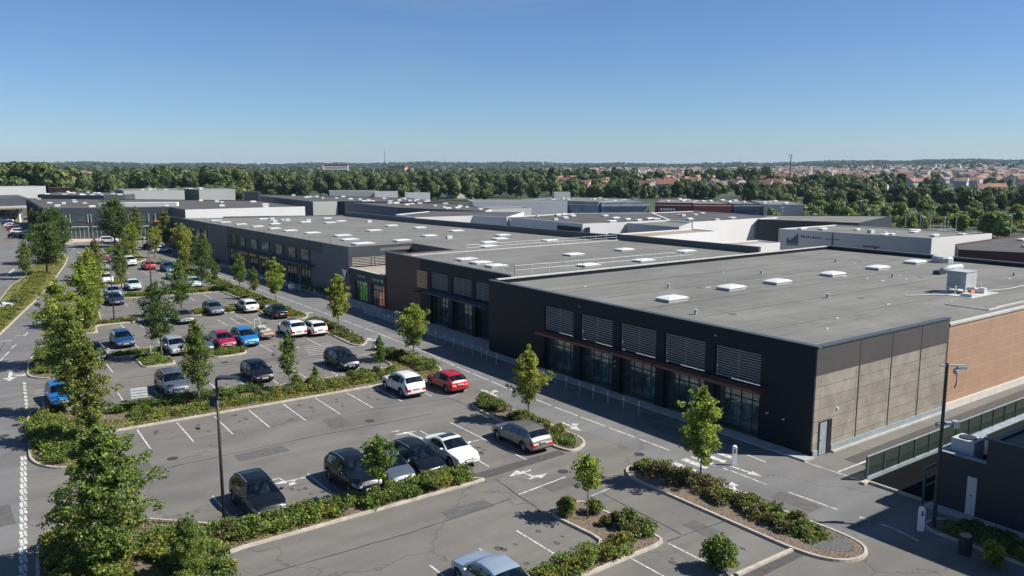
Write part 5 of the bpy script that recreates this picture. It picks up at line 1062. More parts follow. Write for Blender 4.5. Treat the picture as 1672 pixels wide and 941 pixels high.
for i in range(46):
    k = rnd.choice((0, 1, 2, 0)); x = rnd.uniform(10.5, 31.5); y = rnd.uniform(60, 62.8); shrub(x, y, rnd.uniform(0.5, 0.95), k, 'low mixed shrub in the long bed beyond the empty bays', 'low shrubs scattered in the long bed')
for i in range(26):
    y = rnd.uniform(27, 42); x = rnd.uniform(3.3, 8.8); shrub(x, y, rnd.uniform(0.8, 1.3), rnd.choice((1, 1, 0)), 'golden green shrub around the foot of the big bottom left tree', 'golden shrubs in the bottom left bed')
for i in range(18):
    y = rnd.uniform(54, 66); x = rnd.uniform(4.6, 7.0); shrub(x, y, rnd.uniform(0.7, 1.2), rnd.choice((1, 0)), 'yellow green shrub in the corner bed by the road', 'shrubs in the corner bed by the road')
# ground cover and grass
def cover(name, label, key, dens_, ls, mats_, seed, zr=0.18):
    q = BEDS[key]; rng = np.random.default_rng(seed); xs = [p[0] for p in q]; ys = [p[1] for p in q]
    area = abs(sum(q[i][0] * q[(i + 1) % len(q)][1] - q[(i + 1) % len(q)][0] * q[i][1] for i in range(len(q)))) / 2
    n = int((max(xs) - min(xs)) * (max(ys) - min(ys)) * dens_); pr = [Vector((0.3, 0.7))]
    X = rng.uniform(min(xs), max(xs), n); Y = rng.uniform(min(ys), max(ys), n); c = np.zeros(n, bool)
    for i in range(len(q)):
        x1, y1 = q[i]; x2, y2 = q[(i + 1) % len(q)]
        if y1 == y2: continue
        cond = ((y1 > Y) != (y2 > Y)) & (X < (x2 - x1) * (Y - y1) / (y2 - y1) + x1); c ^= cond
    pat = np.sin(X * 1.3 + 2 * np.sin(Y * 0.9)) + np.sin(Y * 1.7 + X * 0.6) + rng.normal(0, 0.8, n)
    c &= pat > -0.5
    P = np.stack([X[c], Y[c], 0.09 + np.abs(rng.normal(0, zr * 0.5, c.sum()))], 1)
    o = link(name, leaf_mesh(name, P, ls, rng, [M[z] for z in mats_], up=0.2)); tag(o, label, 'ground cover', None, 'stuff')
cover('ground_cover', 'low leafy ground cover in the long bed between the bays', 'A', 130, 0.14, ['shrub_b'], 61)
cover('ground_cover', 'low leafy ground cover in the bottom left bed', 'I', 120, 0.13, ['shrub_b'], 62)
cover('ground_cover', 'sparse ground cover in the long lane island', 'K', 26, 0.09, ['shrub_c'], 63, 0.08)
cover('ground_cover', 'sparse weeds in the mulched island', 'J', 20, 0.09, ['shrub_c'], 64, 0.08)
cover('ground_cover', 'low ground cover in the silver estate car island', 'H', 70, 0.11, ['shrub_c'], 65, 0.1)
cover('ground_cover', 'low ground cover in the bed by the road arrows', 'B', 110, 0.14, ['shrub_a'], 66)
cover('ground_cover', 'low ground cover beside the two white cars', 'G', 90, 0.14, ['shrub_c'], 67)
cover('ground_cover', 'dark ground cover before the service building', 'L', 40, 0.12, ['leaf_c'], 68)
cover('grass', 'rough grass of the roadside strip', 'C', 45, 0.2, ['shrub_b'], 69)
cover('grass', 'rough grass of the lane side strips', 'D', 45, 0.2, ['shrub_a'], 70)
cover('grass', 'rough grass of the left verge', 'M', 40, 0.2, ['shrub_b'], 71, 0.12)
cover('grass', 'rough grass of the far green', 'Q', 12, 0.25, ['shrub_a'], 72)

# ------------------------------------------------------------------ woods, hedgerows, town
def wood_mesh(seed, nl=420, cone=False, ls=0.30):
    rng = np.random.default_rng(seed); cs = []
    for k in range(15):
        t = rng.uniform(0, 1); a = rng.uniform(0, 6.28); rr = 0.36 * math.sqrt(max(0.05, 1 - (t * 1.5 - 0.6) ** 2)) * rng.uniform(0.3, 1)
        if cone: rr = 0.2 * (1 - t)
        cs.append((math.cos(a) * rr, math.sin(a) * rr, 0.22 + 0.62 * t, rng.uniform(0.13, 0.22) * (0.7 if cone else 1)))
    P = []
    for x, y, z, r in cs:
        d = rng.normal(size=(nl // 15, 3)); d /= np.linalg.norm(d, axis=1)[:, None]; P.append(np.array([x, y, z]) + d * r * rng.uniform(0.75, 1.08, (nl // 15, 1)))
    P = np.vstack(P); n = len(P)
    ctr = np.repeat(np.array([c[:3] for c in cs]), nl // 15, 0); nr = P - ctr + rng.normal(0, 0.05, (n, 3)); nr /= np.linalg.norm(nr, axis=1)[:, None]
    a = rng.normal(size=(n, 3)); t = np.cross(nr, a); t /= np.linalg.norm(t, axis=1)[:, None]; b = np.cross(nr, t); s = (0.5 * ls * 0.36 * rng.uniform(0.7, 1.4, n))[:, None]
    v = np.empty((n, 4, 3)); v[:, 0] = P + t * s; v[:, 1] = P + b * s; v[:, 2] = P - t * s; v[:, 3] = P - b * s
    # dark dense heart of twigs so that the crown is not see-through
    return v.reshape(-1, 3)
WV = [wood_mesh(100 + i, 3000, i == 5, 0.215) for i in range(6)]
def blob_core(seed):
    bm_v = []; rng = np.random.default_rng(seed); m = MB()
    prof = [(0.02, 0.10), (0.22, 0.2), (0.34, 0.4), (0.33, 0.58), (0.22, 0.75), (0.08, 0.86)]
    m.lathe(0, 0, [(r * 0.74 * rng.uniform(0.8, 1.05), 0.04 + z * 0.86) for r, z in prof], 10)
    m.lathe(0, 0, [(0.03, 0.0), (0.02, 0.2)], 5)
    return m
WM = []; WL = []
for i, v in enumerate(WV):
    core = blob_core(i); cv = np.array(core.v) * (np.array([0.5, 0.5, 1.0]) if i == 5 else 1.0)
    verts = np.vstack([v, cv]); nq = len(v) // 4
    fl = [list(range(k * 4, k * 4 + 4)) for k in range(nq)] + [[q + len(v) for q in f] for f in core.f]
    me = bpy.data.meshes.new('wood_tree'); me.from_pydata(verts.tolist(), [], fl); me.materials.append(M['leaf_w']); WM.append(me); me2 = me.copy(); me2.materials[0] = M['leaf_a']; WL.append(me2)
def polar(u, d):
    """bearing given as a picture column, distance along the ground"""
    a = math.atan((u - 836) / 1319 * 0.9884) + rad(35.896); return d * math.sin(a), d * math.cos(a)
wt = []
def wood(u0, u1, d0, d1, n, h0, h1, seed, key):
    r = random.Random(seed)
    for _ in range(n):
        x, y = polar(r.uniform(u0, u1), math.sqrt(r.uniform(d0 * d0, d1 * d1))); wt.append((x, y, r.uniform(h0, h1), r.uniform(0.75, 1.15), key, r.random() * 6.28, r.randrange(5) if r.random() > 0.04 else 5))
wood(-30, 120, 400, 450, 15, 15.5, 19.0, 1, 'left'); wood(110, 400, 400, 500, 36, 12, 17, 2, 'left')
wood(380, 860, 400, 480, 45, 9, 13, 3, 'mid'); wood(380, 900, 500, 620, 45, 11, 14.2, 4, 'mid')
wood(850, 1290, 400, 480, 40, 7, 10.5, 5, 'right'); wood(1250, 1720, 330, 420, 60, 7, 9.3, 6, 'right'); wood(1330, 1450, 420, 520, 10, 9, 13, 7, 'right'); wood(1262, 1720, 230, 320, 70, 4, 7, 77, 'right')
MARKS = [(75, 'behind the white store at the far left edge'), (185, 'behind the low curved dark hall'), (300, 'behind the pale grey box store'), (400, 'behind the olive box store'), (510, 'behind the dark blue walled store'),
         (600, 'below the white apartment block'), (700, 'below the thin lattice mast'), (830, 'behind the white depot'), (1000, 'behind the blue glazed stores'), (1130, 'behind the red store fronts'), (1262, 'behind the navy store'),
         (1330, 'below the telephone mast'), (1440, 'right of the telephone mast'), (1560, 'behind the logo store'), (9999, 'above the brown block at the right edge')]
def column(x, y): return 836 + math.tan(math.atan2(x, y) - rad(35.896)) * 1319 / 0.9884
def mark(x, y):
    u = column(x, y)
    return next(t for a, t in MARKS if u < a)
for x, y, h, ws, key, rz, mi in wt:
    d = math.hypot(x, y); row = ('low hedgerow tree' if h < 7 else 'front row wood tree') if d < 330 or (key != 'right' and d < 450) else ('tall back row wood tree' if h > 13.3 else 'back row wood tree') if d > 470 else ('tall wood tree' if h > 10 else 'rounded wood tree')
    lab = row + ' ' + mark(x, y)
    if mi == 5: lab = 'pointed ' + lab
    o = link('wood_tree', (WL if h < 7 else WM)[mi], None, (x, y, -0.1)); o.scale = (h * ws, h * ws, h); o.rotation_euler = (0, 0, rz); tag(o, lab, 'tree', lab.replace('tree', 'trees'))
# the far wood beyond, one mass
ft = []; wt = []
wood(-40, 900, 560, 900, 430, 9, 13.5, 8, 0); wood(880, 1720, 430, 600, 230, 5, 8, 9, 0); wood(880, 1720, 600, 900, 80, 6, 9, 91, 0); wood(870, 1060, 500, 800, 40, 8, 12.5, 92, 0); wood(900, 1720, 900, 2000, 300, 7, 10.5, 10, 0); wood(-40, 1720, 2000, 3200, 520, 9, 13, 11, 0)
wood(-60, 900, 900, 2000, 480, 9, 13, 12, 0); wood(-60, 1740, 3300, 4700, 3000, 8, 12, 13, 1); wood(860, 1260, 700, 900, 60, 12, 18, 14, 0); wood(1230, 1480, 560, 700, 50, 9, 14, 15, 0)
def merged(name, label, lst, step):
    A = []; n = 0
    for k, (x, y, h, ws, key, rz, mi) in enumerate(lst):
        v = WV[mi].reshape(-1, 4, 3)[::step]; d = math.hypot(x, y); sc = np.array([h * ws, h * ws, h]) * (1.0 if key == 0 else np.array([1.6, 1.6, 1.0]))
        c, s = math.cos(rz), math.sin(rz); R_ = np.array([[c, -s, 0], [s, c, 0], [0, 0, 1]])
        ctr = v.mean(1, keepdims=True); v = ctr + (v - ctr) * (math.sqrt(step) * 0.95); v = (v * sc) @ R_.T + np.array([x, y, hill(x, y) - 0.15 * h]); A.append(v.reshape(-1, 3))
    V = np.vstack(A); o = link(name, mesh_np(name, V, np.arange(len(V)), 4, [M['leaf_w']])); tag(o, label, 'wood', None, 'stuff')
merged('far_wood', 'dense dark wood just behind the nearer trees', [t for t in wt if t[4] == 0 and math.hypot(t[0], t[1]) < 1000], 7)
merged('far_wood', 'dark wood and tree belts stretching on towards the ridge', [t for t in wt if t[4] == 0 and math.hypot(t[0], t[1]) >= 1000], 16)
merged('ridge_wood', 'thin blue line of woodland on the horizon ridge', [t for t in wt if t[4] == 1], 100)
# hedgerow of the distant car park on the right
for i, (u0, u1, d, lab) in enumerate(((1265, 1480, 205, 'green hedge rows between the far store and the logo building'), (1440, 1700, 180, 'tall hedge row at the right edge behind the brown block'), (1265, 1700, 245, 'second hedge row of the distant planted car park'), (700, 860, 250, 'bright hedge row left of the blue glazed stores'), (840, 1260, 212, 'hedge row before the blue and red far stores'))):
    pts = [polar(u0 + (u1 - u0) * k / 5, d * (1 + 0.03 * math.sin(k * 2 + i))) for k in range(6)]
    hedge(lab, pts, 6 if i != 4 else 2, 3.6 if i < 3 else 2.6, ['shrub_a', 'leaf_c', 'shrub_a'], 80 + i, per=26, ls=0.6, step=1.1, name='hedgerow')
# car park lighting columns and distant parked vans there
pole_me = MB(); pole_me.tube([(0, 0, 0), (0, 0, 7)], 0.09, 5); pole_me.box(-0.8, 0.8, -0.15, 0.15, 7, 7.15); pm = bpy.data.meshes.new('lamp_pole'); pm.from_pydata(pole_me.v, [], pole_me.f); pm.materials.append(M['galv'])
for i in range(34):
    x, y = polar(rnd.uniform(1275, 1690), rnd.uniform(190, 285)); o = link('lamp_pole', pm, None, (x, y, 0)); s = rnd.uniform(0.6, 0.95); o.scale = (s, s, s); o.rotation_euler = (0, 0, rnd.uniform(0, 3)); lb = 'pale lighting pole among hedges ' + mark(x, y); tag(o, lb, 'lamp post', lb.replace('pole', 'poles'))
# houses
def house_mesh(seed):
    r = random.Random(seed); w_, l, h = r.uniform(7, 9), r.uniform(9, 14), r.uniform(3.2, 5.5)
    m = MB(); m.box(-w_ / 2, w_ / 2, -l / 2, l / 2, 0, h); wall = m
    q = MB(); e = 0.4; a = [q.P(x, y, z) for x, y, z in ((-w_ / 2 - e, -l / 2 - e, h), (w_ / 2 + e, -l / 2 - e, h), (w_ / 2 + e, l / 2 + e, h), (-w_ / 2 - e, l / 2 + e, h), (0, -l / 2 - e, h + 2.8), (0, l / 2 + e, h + 2.8))]
    for f in ((0, 4, 5, 3), (1, 2, 5, 4), (0, 1, 4), (2, 3, 5), (3, 2, 1, 0)): q.F([a[i] for i in f])
    q.box(-0.4, 0.4, l * 0.2, l * 0.2 + 0.7, h + 1.5, h + 3.4)
    A = bpy.data.meshes.new('wall'); A.from_pydata(wall.v, [], wall.f); A.materials.append(M['render']); B = bpy.data.meshes.new('roof'); B.from_pydata(q.v, [], q.f); B.materials.append(M['tile'] if seed % 3 else M['tileg'])
    Cc = bpy.data.meshes.new('gable'); g = MB(); 
    for s_ in (-1, 1):
        y = s_ * (l / 2 + e + 0.02); b_ = [g.P(-w_ / 2, y, h), g.P(w_ / 2, y, h), g.P(0, y, h + 2.6)]; g.F(b_ if s_ < 0 else b_[::-1])
    Cc.from_pydata(g.v, [], g.f); Cc.materials.append(M['render'])
    return A, B, Cc
HM = [house_mesh(200 + i) for i in range(6)]
def house(x, y, k, lab, grp=None, s=1.0, rz=None):
    t_ = thing('house', lab, 'house', (x, y, hill(x, y)), rnd.uniform(0, 3.1) if rz is None else rz, grp); t_.scale = (s, s, s)
    link('wall', HM[k][0], t_); link('roof', HM[k][1], t_); link('gable', HM[k][2], t_)
for i in range(280):
    u = rnd.uniform(905, 1700) if i > 90 else rnd.uniform(900, 1270); d = rnd.uniform(560, 1500) if i > 90 else rnd.uniform(520, 1000)
    if i > 90 and d < 760 and (u < 1250 or rnd.random() < 0.5): d += 260
    x, y = polar(u, d); k = rnd.randrange(6); lb = ('near' if d < 1000 else 'far') + (' red' if k % 3 else ' brown') + ' roofed town house ' + mark(x, y); house(x, y, k, lb, lb.replace('house', 'houses'))
for i in range(60):
    u = rnd.choice((rnd.uniform(95, 160), rnd.uniform(205, 250), rnd.uniform(300, 370), rnd.uniform(600, 880))); x, y = polar(u, rnd.uniform(850, 1300) if u < 500 else rnd.uniform(1300, 2000)); house(x, y, rnd.randrange(6), 'red roofed house showing between the trees of the left wood' if u < 500 else 'tiny red roofed house above the central wood', 'houses between the left woods' if u < 500 else 'houses above the central wood', 1.25)
def town():
    r = random.Random(5); m = MB(); n = MB()
    for i in range(620):
        x, y = polar(r.uniform(880, 1740), r.uniform(1000, 2600)); a = r.uniform(0, 3.1); z = hill(x, y); w_, l, h = r.uniform(3.5, 5.5), r.uniform(5, 8), r.uniform(4, 7)
        m.ca = n.ca = math.cos(a); m.sa = n.sa = math.sin(a); m.o = n.o = (x, y); m.box(-w_, w_, -l, l, z - 1, z + h)
        q = [n.P(-w_ - .4, -l - .4, z + h), n.P(w_ + .4, -l - .4, z + h), n.P(w_ + .4, l + .4, z + h), n.P(-w_ - .4, l + .4, z + h), n.P(0, -l - .4, z + h + 3), n.P(0, l + .4, z + h + 3)]; k = i % 3 != 0
        for f in ((0, 4, 5, 3), (1, 2, 5, 4), (0, 1, 4), (2, 3, 5)): n.F([q[j] for j in f], int(k) if len(f) == 4 else 2)
    for mm_, nm, lb, mt in ((m, 'far_town_walls', 'pale walls of the farthest houses of the town', M['render']), (n, 'far_town_roofs', 'red and grey roofs of the farthest houses of the town', [M['tile'], M['tileg'], M['render']])): tag(mm_.build(nm, mt), lb, 'far town', None, 'stuff')
town()
x, y = polar(1092, 500); house(x, y, 0, 'white gabled house standing alone below the town, right of centre', None, 1.25, 0.3)
x, y = polar(1428, 470); house(x, y, 1, 'large white gabled house among the trees on the right', None, 1.3, 0.2)
x, y = polar(1622, 520); house(x, y, 2, 'white gabled house near the right edge', None, 1.1, 0.6)
x, y = polar(110, 620); house(x, y, 3, 'white house in the gap of the left wood', None, 1.2, 0.2)
# apartment block and masts on the horizon
HB = thing('apartment_block', 'long white apartment block with orange roof on the skyline, left of the thin mast', 'building', (*polar(548, 1250), 0), -rad(35.9) + 0.25)
m = MB(); m.box(-19, 19, -6, 6, 0, 17.5); m.build('wall', M['white'], HB); m = MB(); m.box(-19.5, 19.5, -6.5, 6.5, 17.5, 18.6); m.box(-4, 4, -4, 4, 18.6, 20.6); m.build('roof', M['tile'], HB)
m = MB(); [m.box(-17, 17, -6.2, -6.01, 2 + k * 3.2, 3.4 + k * 3.2) for k in range(5)]; m.build('window_band', M['gdark'], HB)
HB = thing('apartment_block', 'orange roofed apartment block on the skyline, right of the thin mast', 'building', (*polar(650, 1400), 0), -rad(35.9) - 0.3)
m = MB(); m.box(-15, 15, -6, 6, 0, 13); m.build('wall', mat('salmon_render', (0.55, 0.30, 0.22), 0.8, 0.1, 0.1), HB); m = MB(); m.prism([(-16, -7), (16, -7), (16, 7), (-16, 7)], 13, 14.5); m.build('roof', M['tile'], HB)
for lab, u, d, h, r, ant in (('thin lattice mast rising above the central wood', 628, 1150, 38, 0.35, False), ('thick telephone mast with antennas above the town at right', 1291, 800, 27, 0.55, True)):
    t_ = thing('radio_mast', lab, 'mast', (*polar(u, d), 0))
    m = MB(); m.tube([(0, 0, 0), (0, 0, h)], [r * 1.3, r * 0.5], 6)
    for k in range(6): m.box(-r * 1.6, r * 1.6, -r * 1.6, r * 1.6, h * (0.35 + 0.1 * k), h * (0.35 + 0.1 * k) + 0.4)
    m.build('pole', M['slate'], t_)
    if ant:
        m = MB()
        for k in range(3): a = k * 2.1; m.box(math.cos(a) * 1.8 - 0.25, math.cos(a) * 1.8 + 0.25, math.sin(a) * 1.8 - 0.25, math.sin(a) * 1.8 + 0.25, h - 2.5, h + 0.3)
        m.box(-1.8, 1.8, -0.15, 0.15, h - 1.4, h - 1.1); m.box(-0.15, 0.15, -1.8, 1.8, h - 1.05, h - 0.8); m.build('antenna', M['palegrey'], t_)

# ------------------------------------------------------------------ cars (front towards -y in their own frame)
def paint(name, col, metal=0.35, rough=0.32):
    m = bpy.data.materials.new('paint_' + name); m.use_nodes = True; b = m.node_tree.nodes["Principled BSDF"]
    b.inputs['Base Color'].default_value = c4(col); b.inputs['Metallic'].default_value = metal; b.inputs['Roughness'].default_value = rough
    dk = max(col) < 0.02; b.inputs['Specular IOR Level'].default_value = 0.25 if dk else 0.5
    b.inputs['Coat Weight'].default_value = 0.10 if dk else 0.45; b.inputs['Coat Roughness'].default_value = 0.05; return m
PT = {'black': paint('black', (0.005, 0.007, 0.010), 0.0, 0.25), 'navy': paint('navy', (0.012, 0.028, 0.06)), 'white': paint('white', (0.58, 0.58, 0.57), 0.0), 'grey': paint('grey', (0.20, 0.19, 0.175), 0.5),
      'silver': paint('silver', (0.42, 0.44, 0.45), 0.5), 'red': paint('red', (0.36, 0.012, 0.018), 0.2), 'crimson': paint('crimson', (0.28, 0.010, 0.045), 0.2), 'blue': paint('blue', (0.012, 0.10, 0.33), 0.3), 'brightblue': paint('brightblue', (0.015, 0.16, 0.42), 0.3),
      'deepblue': paint('deepblue', (0.010, 0.055, 0.14), 0.3), 'paleblue': paint('paleblue', (0.30, 0.38, 0.46), 0.4), 'teal': paint('teal', (0.07, 0.12, 0.13), 0.4), 'slate': paint('slate', (0.10, 0.12, 0.15), 0.4), 'aqua': paint('aqua', (0.45, 0.55, 0.55), 0.2)}
M['carglass0'] = mat('car_glass', (0.008, 0.018, 0.022), 0.04, 0, spec=0.55)
M['carglass'] = glassmat('car_glass_clear', (0.30, 0.40, 0.41), 0.08)
M['tyre'] = mat('tyre_rubber', (0.02, 0.02, 0.021), 0.85, 0.1, 8)
M['rim'] = mat('alloy_rim', (0.42, 0.42, 0.43), 0.3, 0, metal=0.6)
M['trim'] = mat('black_trim', (0.014, 0.015, 0.016), 0.5, 0)
M['hl'] = mat('headlight_lens', (0.38, 0.42, 0.46), 0.08, 0, coat=0.6)
M['tl'] = mat('tail_light_lens', (0.45, 0.012, 0.012), 0.15, 0, coat=0.6)
M['plate'] = mat('number_plate', (0.42, 0.42, 0.38), 0.4, 0)
M['grille'] = mat('grille_chrome', (0.05, 0.052, 0.055), 0.3, 0, metal=0.5)
M['seat'] = mat('seat_cloth', (0.08, 0.08, 0.08), 0.9, 0.1, 3)
CK = {  # L, W, H, top profile, belt profile, glass stations (windscreen base/top, rear window top/base), pillars, wheels
 'suv': dict(L=4.45, W=1.86, top=[(0, .78), (.12, .92), (.35, 1.0), (1.12, 1.10), (1.75, 1.57), (2.15, 1.66), (3.1, 1.68), (3.85, 1.58), (4.22, 1.18), (4.38, 1.02), (4.45, .80)], belt=[(0, .76), (.4, .92), (1.12, 1.04), (4.2, 1.14), (4.45, .78)], ws=(1.15, 1.78), rw=(3.88, 4.22), bp=(2.35, 3.15), side=(1.42, 3.75), wh=(.85, 3.55), wr=.36, rail=True),
 'hatch': dict(L=4.15, W=1.78, top=[(0, .62), (.1, .76), (.4, .86), (1.0, .96), (1.7, 1.38), (2.1, 1.47), (2.9, 1.48), (3.5, 1.40), (3.98, 1.02), (4.1, .90), (4.15, .70)], belt=[(0, .60), (.4, .78), (1.0, .90), (3.9, .99), (4.15, .68)], ws=(1.03, 1.72), rw=(3.55, 3.96), bp=(2.25, 3.0), side=(1.35, 3.42), wh=(.80, 3.35), wr=.32, rail=False),
 'saloon': dict(L=4.55, W=1.80, top=[(0, .58), (.1, .72), (.4, .82), (1.15, .93), (1.9, 1.34), (2.3, 1.42), (3.0, 1.40), (3.3, 1.34), (3.9, 1.02), (4.4, .98), (4.5, .90), (4.55, .68)], belt=[(0, .56), (.4, .74), (1.15, .87), (3.9, .96), (4.55, .66)], ws=(1.18, 1.92), rw=(3.32, 3.88), bp=(2.4, 3.05), side=(1.5, 3.45), wh=(.85, 3.60), wr=.32, rail=False),
 'coupe': dict(L=4.40, W=1.80, top=[(0, .56), (.1, .70), (.4, .82), (1.25, .94), (1.95, 1.30), (2.35, 1.37), (2.9, 1.34), (3.6, 1.04), (4.2, .98), (4.35, .90), (4.40, .66)], belt=[(0, .54), (.4, .74), (1.25, .88), (3.6, .98), (4.40, .64)], ws=(1.28, 1.98), rw=(2.93, 3.55), bp=(2.55,), side=(1.6, 3.15), wh=(.85, 3.50), wr=.33, rail=False),
 'estate': dict(L=4.70, W=1.80, top=[(0, .60), (.1, .74), (.4, .84), (1.15, .95), (1.9, 1.38), (2.3, 1.46), (3.4, 1.46), (4.05, 1.38), (4.48, 1.02), (4.62, .90), (4.70, .68)], belt=[(0, .58), (.4, .76), (1.15, .89), (4.4, .98), (4.70, .66)], ws=(1.18, 1.92), rw=(4.08, 4.45), bp=(2.4, 3.2), side=(1.5, 3.95), wh=(.90, 3.75), wr=.33, rail=True),
 'mpv': dict(L=4.40, W=1.82, top=[(0, .68), (.1, .84), (.35, .94), (.9, 1.06), (1.7, 1.52), (2.1, 1.62), (3.2, 1.62), (3.9, 1.50), (4.22, 1.10), (4.36, .95), (4.40, .72)], belt=[(0, .66), (.35, .86), (.9, .98), (4.15, 1.06), (4.40, .70)], ws=(.94, 1.72), rw=(3.92, 4.2), bp=(2.25, 3.1), side=(1.3, 3.8), wh=(.82, 3.50), wr=.33, rail=False),
}
PROTO = {}
def car_proto(kind, sunroof=False):
    k = CK[kind]; L, W = k['L'], k['W'] / 2
    tp = lambda s: float(np.interp(s, *zip(*k['top']))); bl = lambda s: min(float(np.interp(s, *zip(*k['belt']))), tp(s) - 0.012)
    H = max(z for _, z in k['top'])
    st = set([0, .03, .1, .2, .35, .5, L, L - .03, L - .1, L - .2, L - .35]) | set(k['ws']) | set(k['rw']) | set(k['side'])
    for b in k['bp']: st |= {b - .035, b + .035}
    for wc in k['wh']: st |= {round(wc + d, 3) for d in (-.42, -.40, -.36, -.3, -.22, -.12, 0, .12, .22, .3, .36, .40, .42)}
    st |= {round(x, 3) for x in np.arange(0.6, L - 0.4, 0.14)}
    st = sorted(st); s2 = [st[0]]
    keep = set(k['ws']) | set(k['rw']) | set(k['side']) | {0, L}
    for b in k['bp']: keep |= {b - .035, b + .035}
    for s in st[1:]:
        if s - s2[-1] < 0.028:
            if s in keep and s2[-1] not in keep: s2[-1] = s
            elif s in keep: s2.append(s)
            continue
        s2.append(s)
    st = s2
    Ra = k['wr'] + 0.07
    def sill(s):
        z = .27 + (.06 if s < .3 else 0) + (.05 if s > L - .3 else 0)
        for wc in k['wh']:
            d = abs(s - wc)
            if d < Ra: z = max(z, k['wr'] + math.sqrt(max(0, Ra * Ra - d * d)) - 0.01)
        return z
    def hw(s):
        a = min(1, s / .75); b = min(1, (L - s) / .6)
        return W * (0.80 + 0.20 * (1 - (1 - a) ** 2.4)) * (0.87 + 0.13 * (1 - (1 - b) ** 2.4))
    rows = []
    for s in st:
        z0, zb, zt, w_ = sill(s), bl(s), tp(s), hw(s); z0 = min(z0, zb - .06)
        cab = min(1, max(0, (zt - zb) / (H - 1.0 + .0)))
        wr = w_ * (0.93 - 0.20 * min(1, (zt - zb) / 0.55))
        e = 0 if s in (st[0], st[-1]) else 1
        arch = any(abs(s - wc) < Ra + 0.05 for wc in k['wh'])
        rows.append([(w_ * (.985 if arch else .955), z0), (w_ * (1.012 if arch else .995), z0 + (zb - z0) * .22), (w_, z0 + (zb - z0) * .5), (w_ * .99, z0 + (zb - z0) * .72), (w_ * .975, z0 + (zb - z0) * .9), (w_ * .95, zb),
                     (wr + .02, zt - max(.012, .11 * min(1, (zt - zb) / .5))), (wr - .04 * e, zt - .012), (wr * .8, zt + .012 * e), (wr * .4, zt + .03 * e), (0, zt + .034 * e)])
    nj = len(rows[0]); V = []; idx = {}
    for i, s in enumerate(st):
        for j in range(nj):
            x, z = rows[i][j]
            for sd in ((1, -1) if j < nj - 1 else (1,)): idx[(i, j, sd)] = len(V); V.append((x * sd, -L / 2 + s, z))
        idx[(i, nj - 1, -1)] = idx[(i, nj - 1, 1)]
    parts = {}
    def add(nm, f): parts.setdefault(nm, []).append(f)
    ws, rw, sd_, bp = k['ws'], k['rw'], k['side'], k['bp']
    for i in range(len(st) - 1):
        a, b = st[i], st[i + 1]; mid = (a + b) / 2
        for j in range(nj - 1):
            for sgn in (1, -1):
                f = [idx[(i, j, sgn)], idx[(i + 1, j, sgn)], idx[(i + 1, j + 1, sgn)], idx[(i, j + 1, sgn)]]
                if sgn < 0: f = f[::-1]
                nm = 'body'
                if j >= 7 and ws[0] <= mid <= ws[1]: nm = 'windscreen'
                elif j >= 7 and rw[0] <= mid <= rw[1]: nm = 'rear_window'
                elif j == 5 and sd_[0] <= mid <= sd_[1]: nm = 'pillar' if any(abs(mid - q) < .04 for q in bp) else ('side_window+' if sgn > 0 else 'side_window-')
                elif j == 5 and (sd_[0] - .3 < mid < sd_[0]): nm = 'body'
                elif j in (3, 4) and .05 < mid < .42: nm = 'headlight+' if sgn > 0 else 'headlight-'
                elif j in (2, 3, 4) and mid > L - .24: nm = 'tail_light+' if sgn > 0 else 'tail_light-'
                elif j == 0 and .42 < mid < L - .4 : nm = 'trim'
                elif sunroof and j >= 8 and ws[1] + .25 < mid < ws[1] + 1.15: nm = 'sunroof'
                add(nm, f)
    FR = [1, .62, .28, 0, -.28, -.62, -1]
    for end in (0, len(st) - 1):
        g = []
        for j in range(7):
            x, z = rows[end][j]; bul = 0.05 if j in (0, 1, 2) else 0.02
            r = []
            for q, f_ in enumerate(FR):
                if abs(f_) == 1: r.append(idx[(end, j, 1 if f_ > 0 else -1)])
                else: r.append(len(V)); V.append((x * f_, -L / 2 + st[end] + (-(bul) if end == 0 else bul) * (1 - f_ * f_), z))
            g.append(r)
        for j in range(6):
            for q in range(6):
                f = [g[j][q], g[j][q + 1], g[j + 1][q + 1], g[j + 1][q]]
                if end == 0: f = f[::-1]
                nm = 'body'
                if end == 0:
                    if j in (3, 4) and q in (1, 2, 3, 4): nm = 'grille'
                    if j in (3, 4) and q in (0, 5): nm = 'headlight+' if q == 0 else 'headlight-'
                    if j == 0 or (j == 1 and q in (2, 3)): nm = 'trim'
                else:
                    if j in (2, 3, 4) and q in (0, 5): nm = 'tail_light+' if q == 0 else 'tail_light-'
                    if j == 0: nm = 'trim'
                add(nm, f)
        tops = [idx[(end, 7, 1)], idx[(end, 8, 1)], idx[(end, 9, 1)], idx[(end, 10, 1)], idx[(end, 9, -1)], idx[(end, 8, -1)], idx[(end, 7, -1)]]
        f = g[6] + tops[::-1]; add('body', f if end == len(st) - 1 else f[::-1])
    MT = {'body': None, 'windscreen': 'carglass', 'rear_window': 'carglass', 'side_window': 'carglass', 'pillar': 'trim', 'headlight': 'hl', 'tail_light': 'tl', 'trim': 'trim', 'grille': 'grille', 'sunroof': 'carglass0'}
    out = []
    for nm, fs in parts.items():
        base = nm.rstrip('+-'); used = sorted({q for f in fs for q in f}); mp = {q: n for n, q in enumerate(used)}
        me = bpy.data.meshes.new(base); me.from_pydata([V[q] for q in used], [], [[mp[q] for q in f] for f in fs])
        me.materials.append(PT['black'] if base == 'body' else M[MT[base]])
        me.polygons.foreach_set("use_smooth", [True] * len(fs)); me.update()
        if base in ('body', 'trim'):
            try: me.set_sharp_from_angle(angle=rad(38))
            except Exception: pass
        out.append((base, me, []))
    # extra pieces
    m = MB(); m.box(-W + .24, W - .24, -L / 2 + .25, L / 2 - .25, .20, .62); me = bpy.data.meshes.new('underbody'); me.from_pydata(m.v, [], m.f); me.materials.append(M['trim']); out.append(('underbody', me, []))
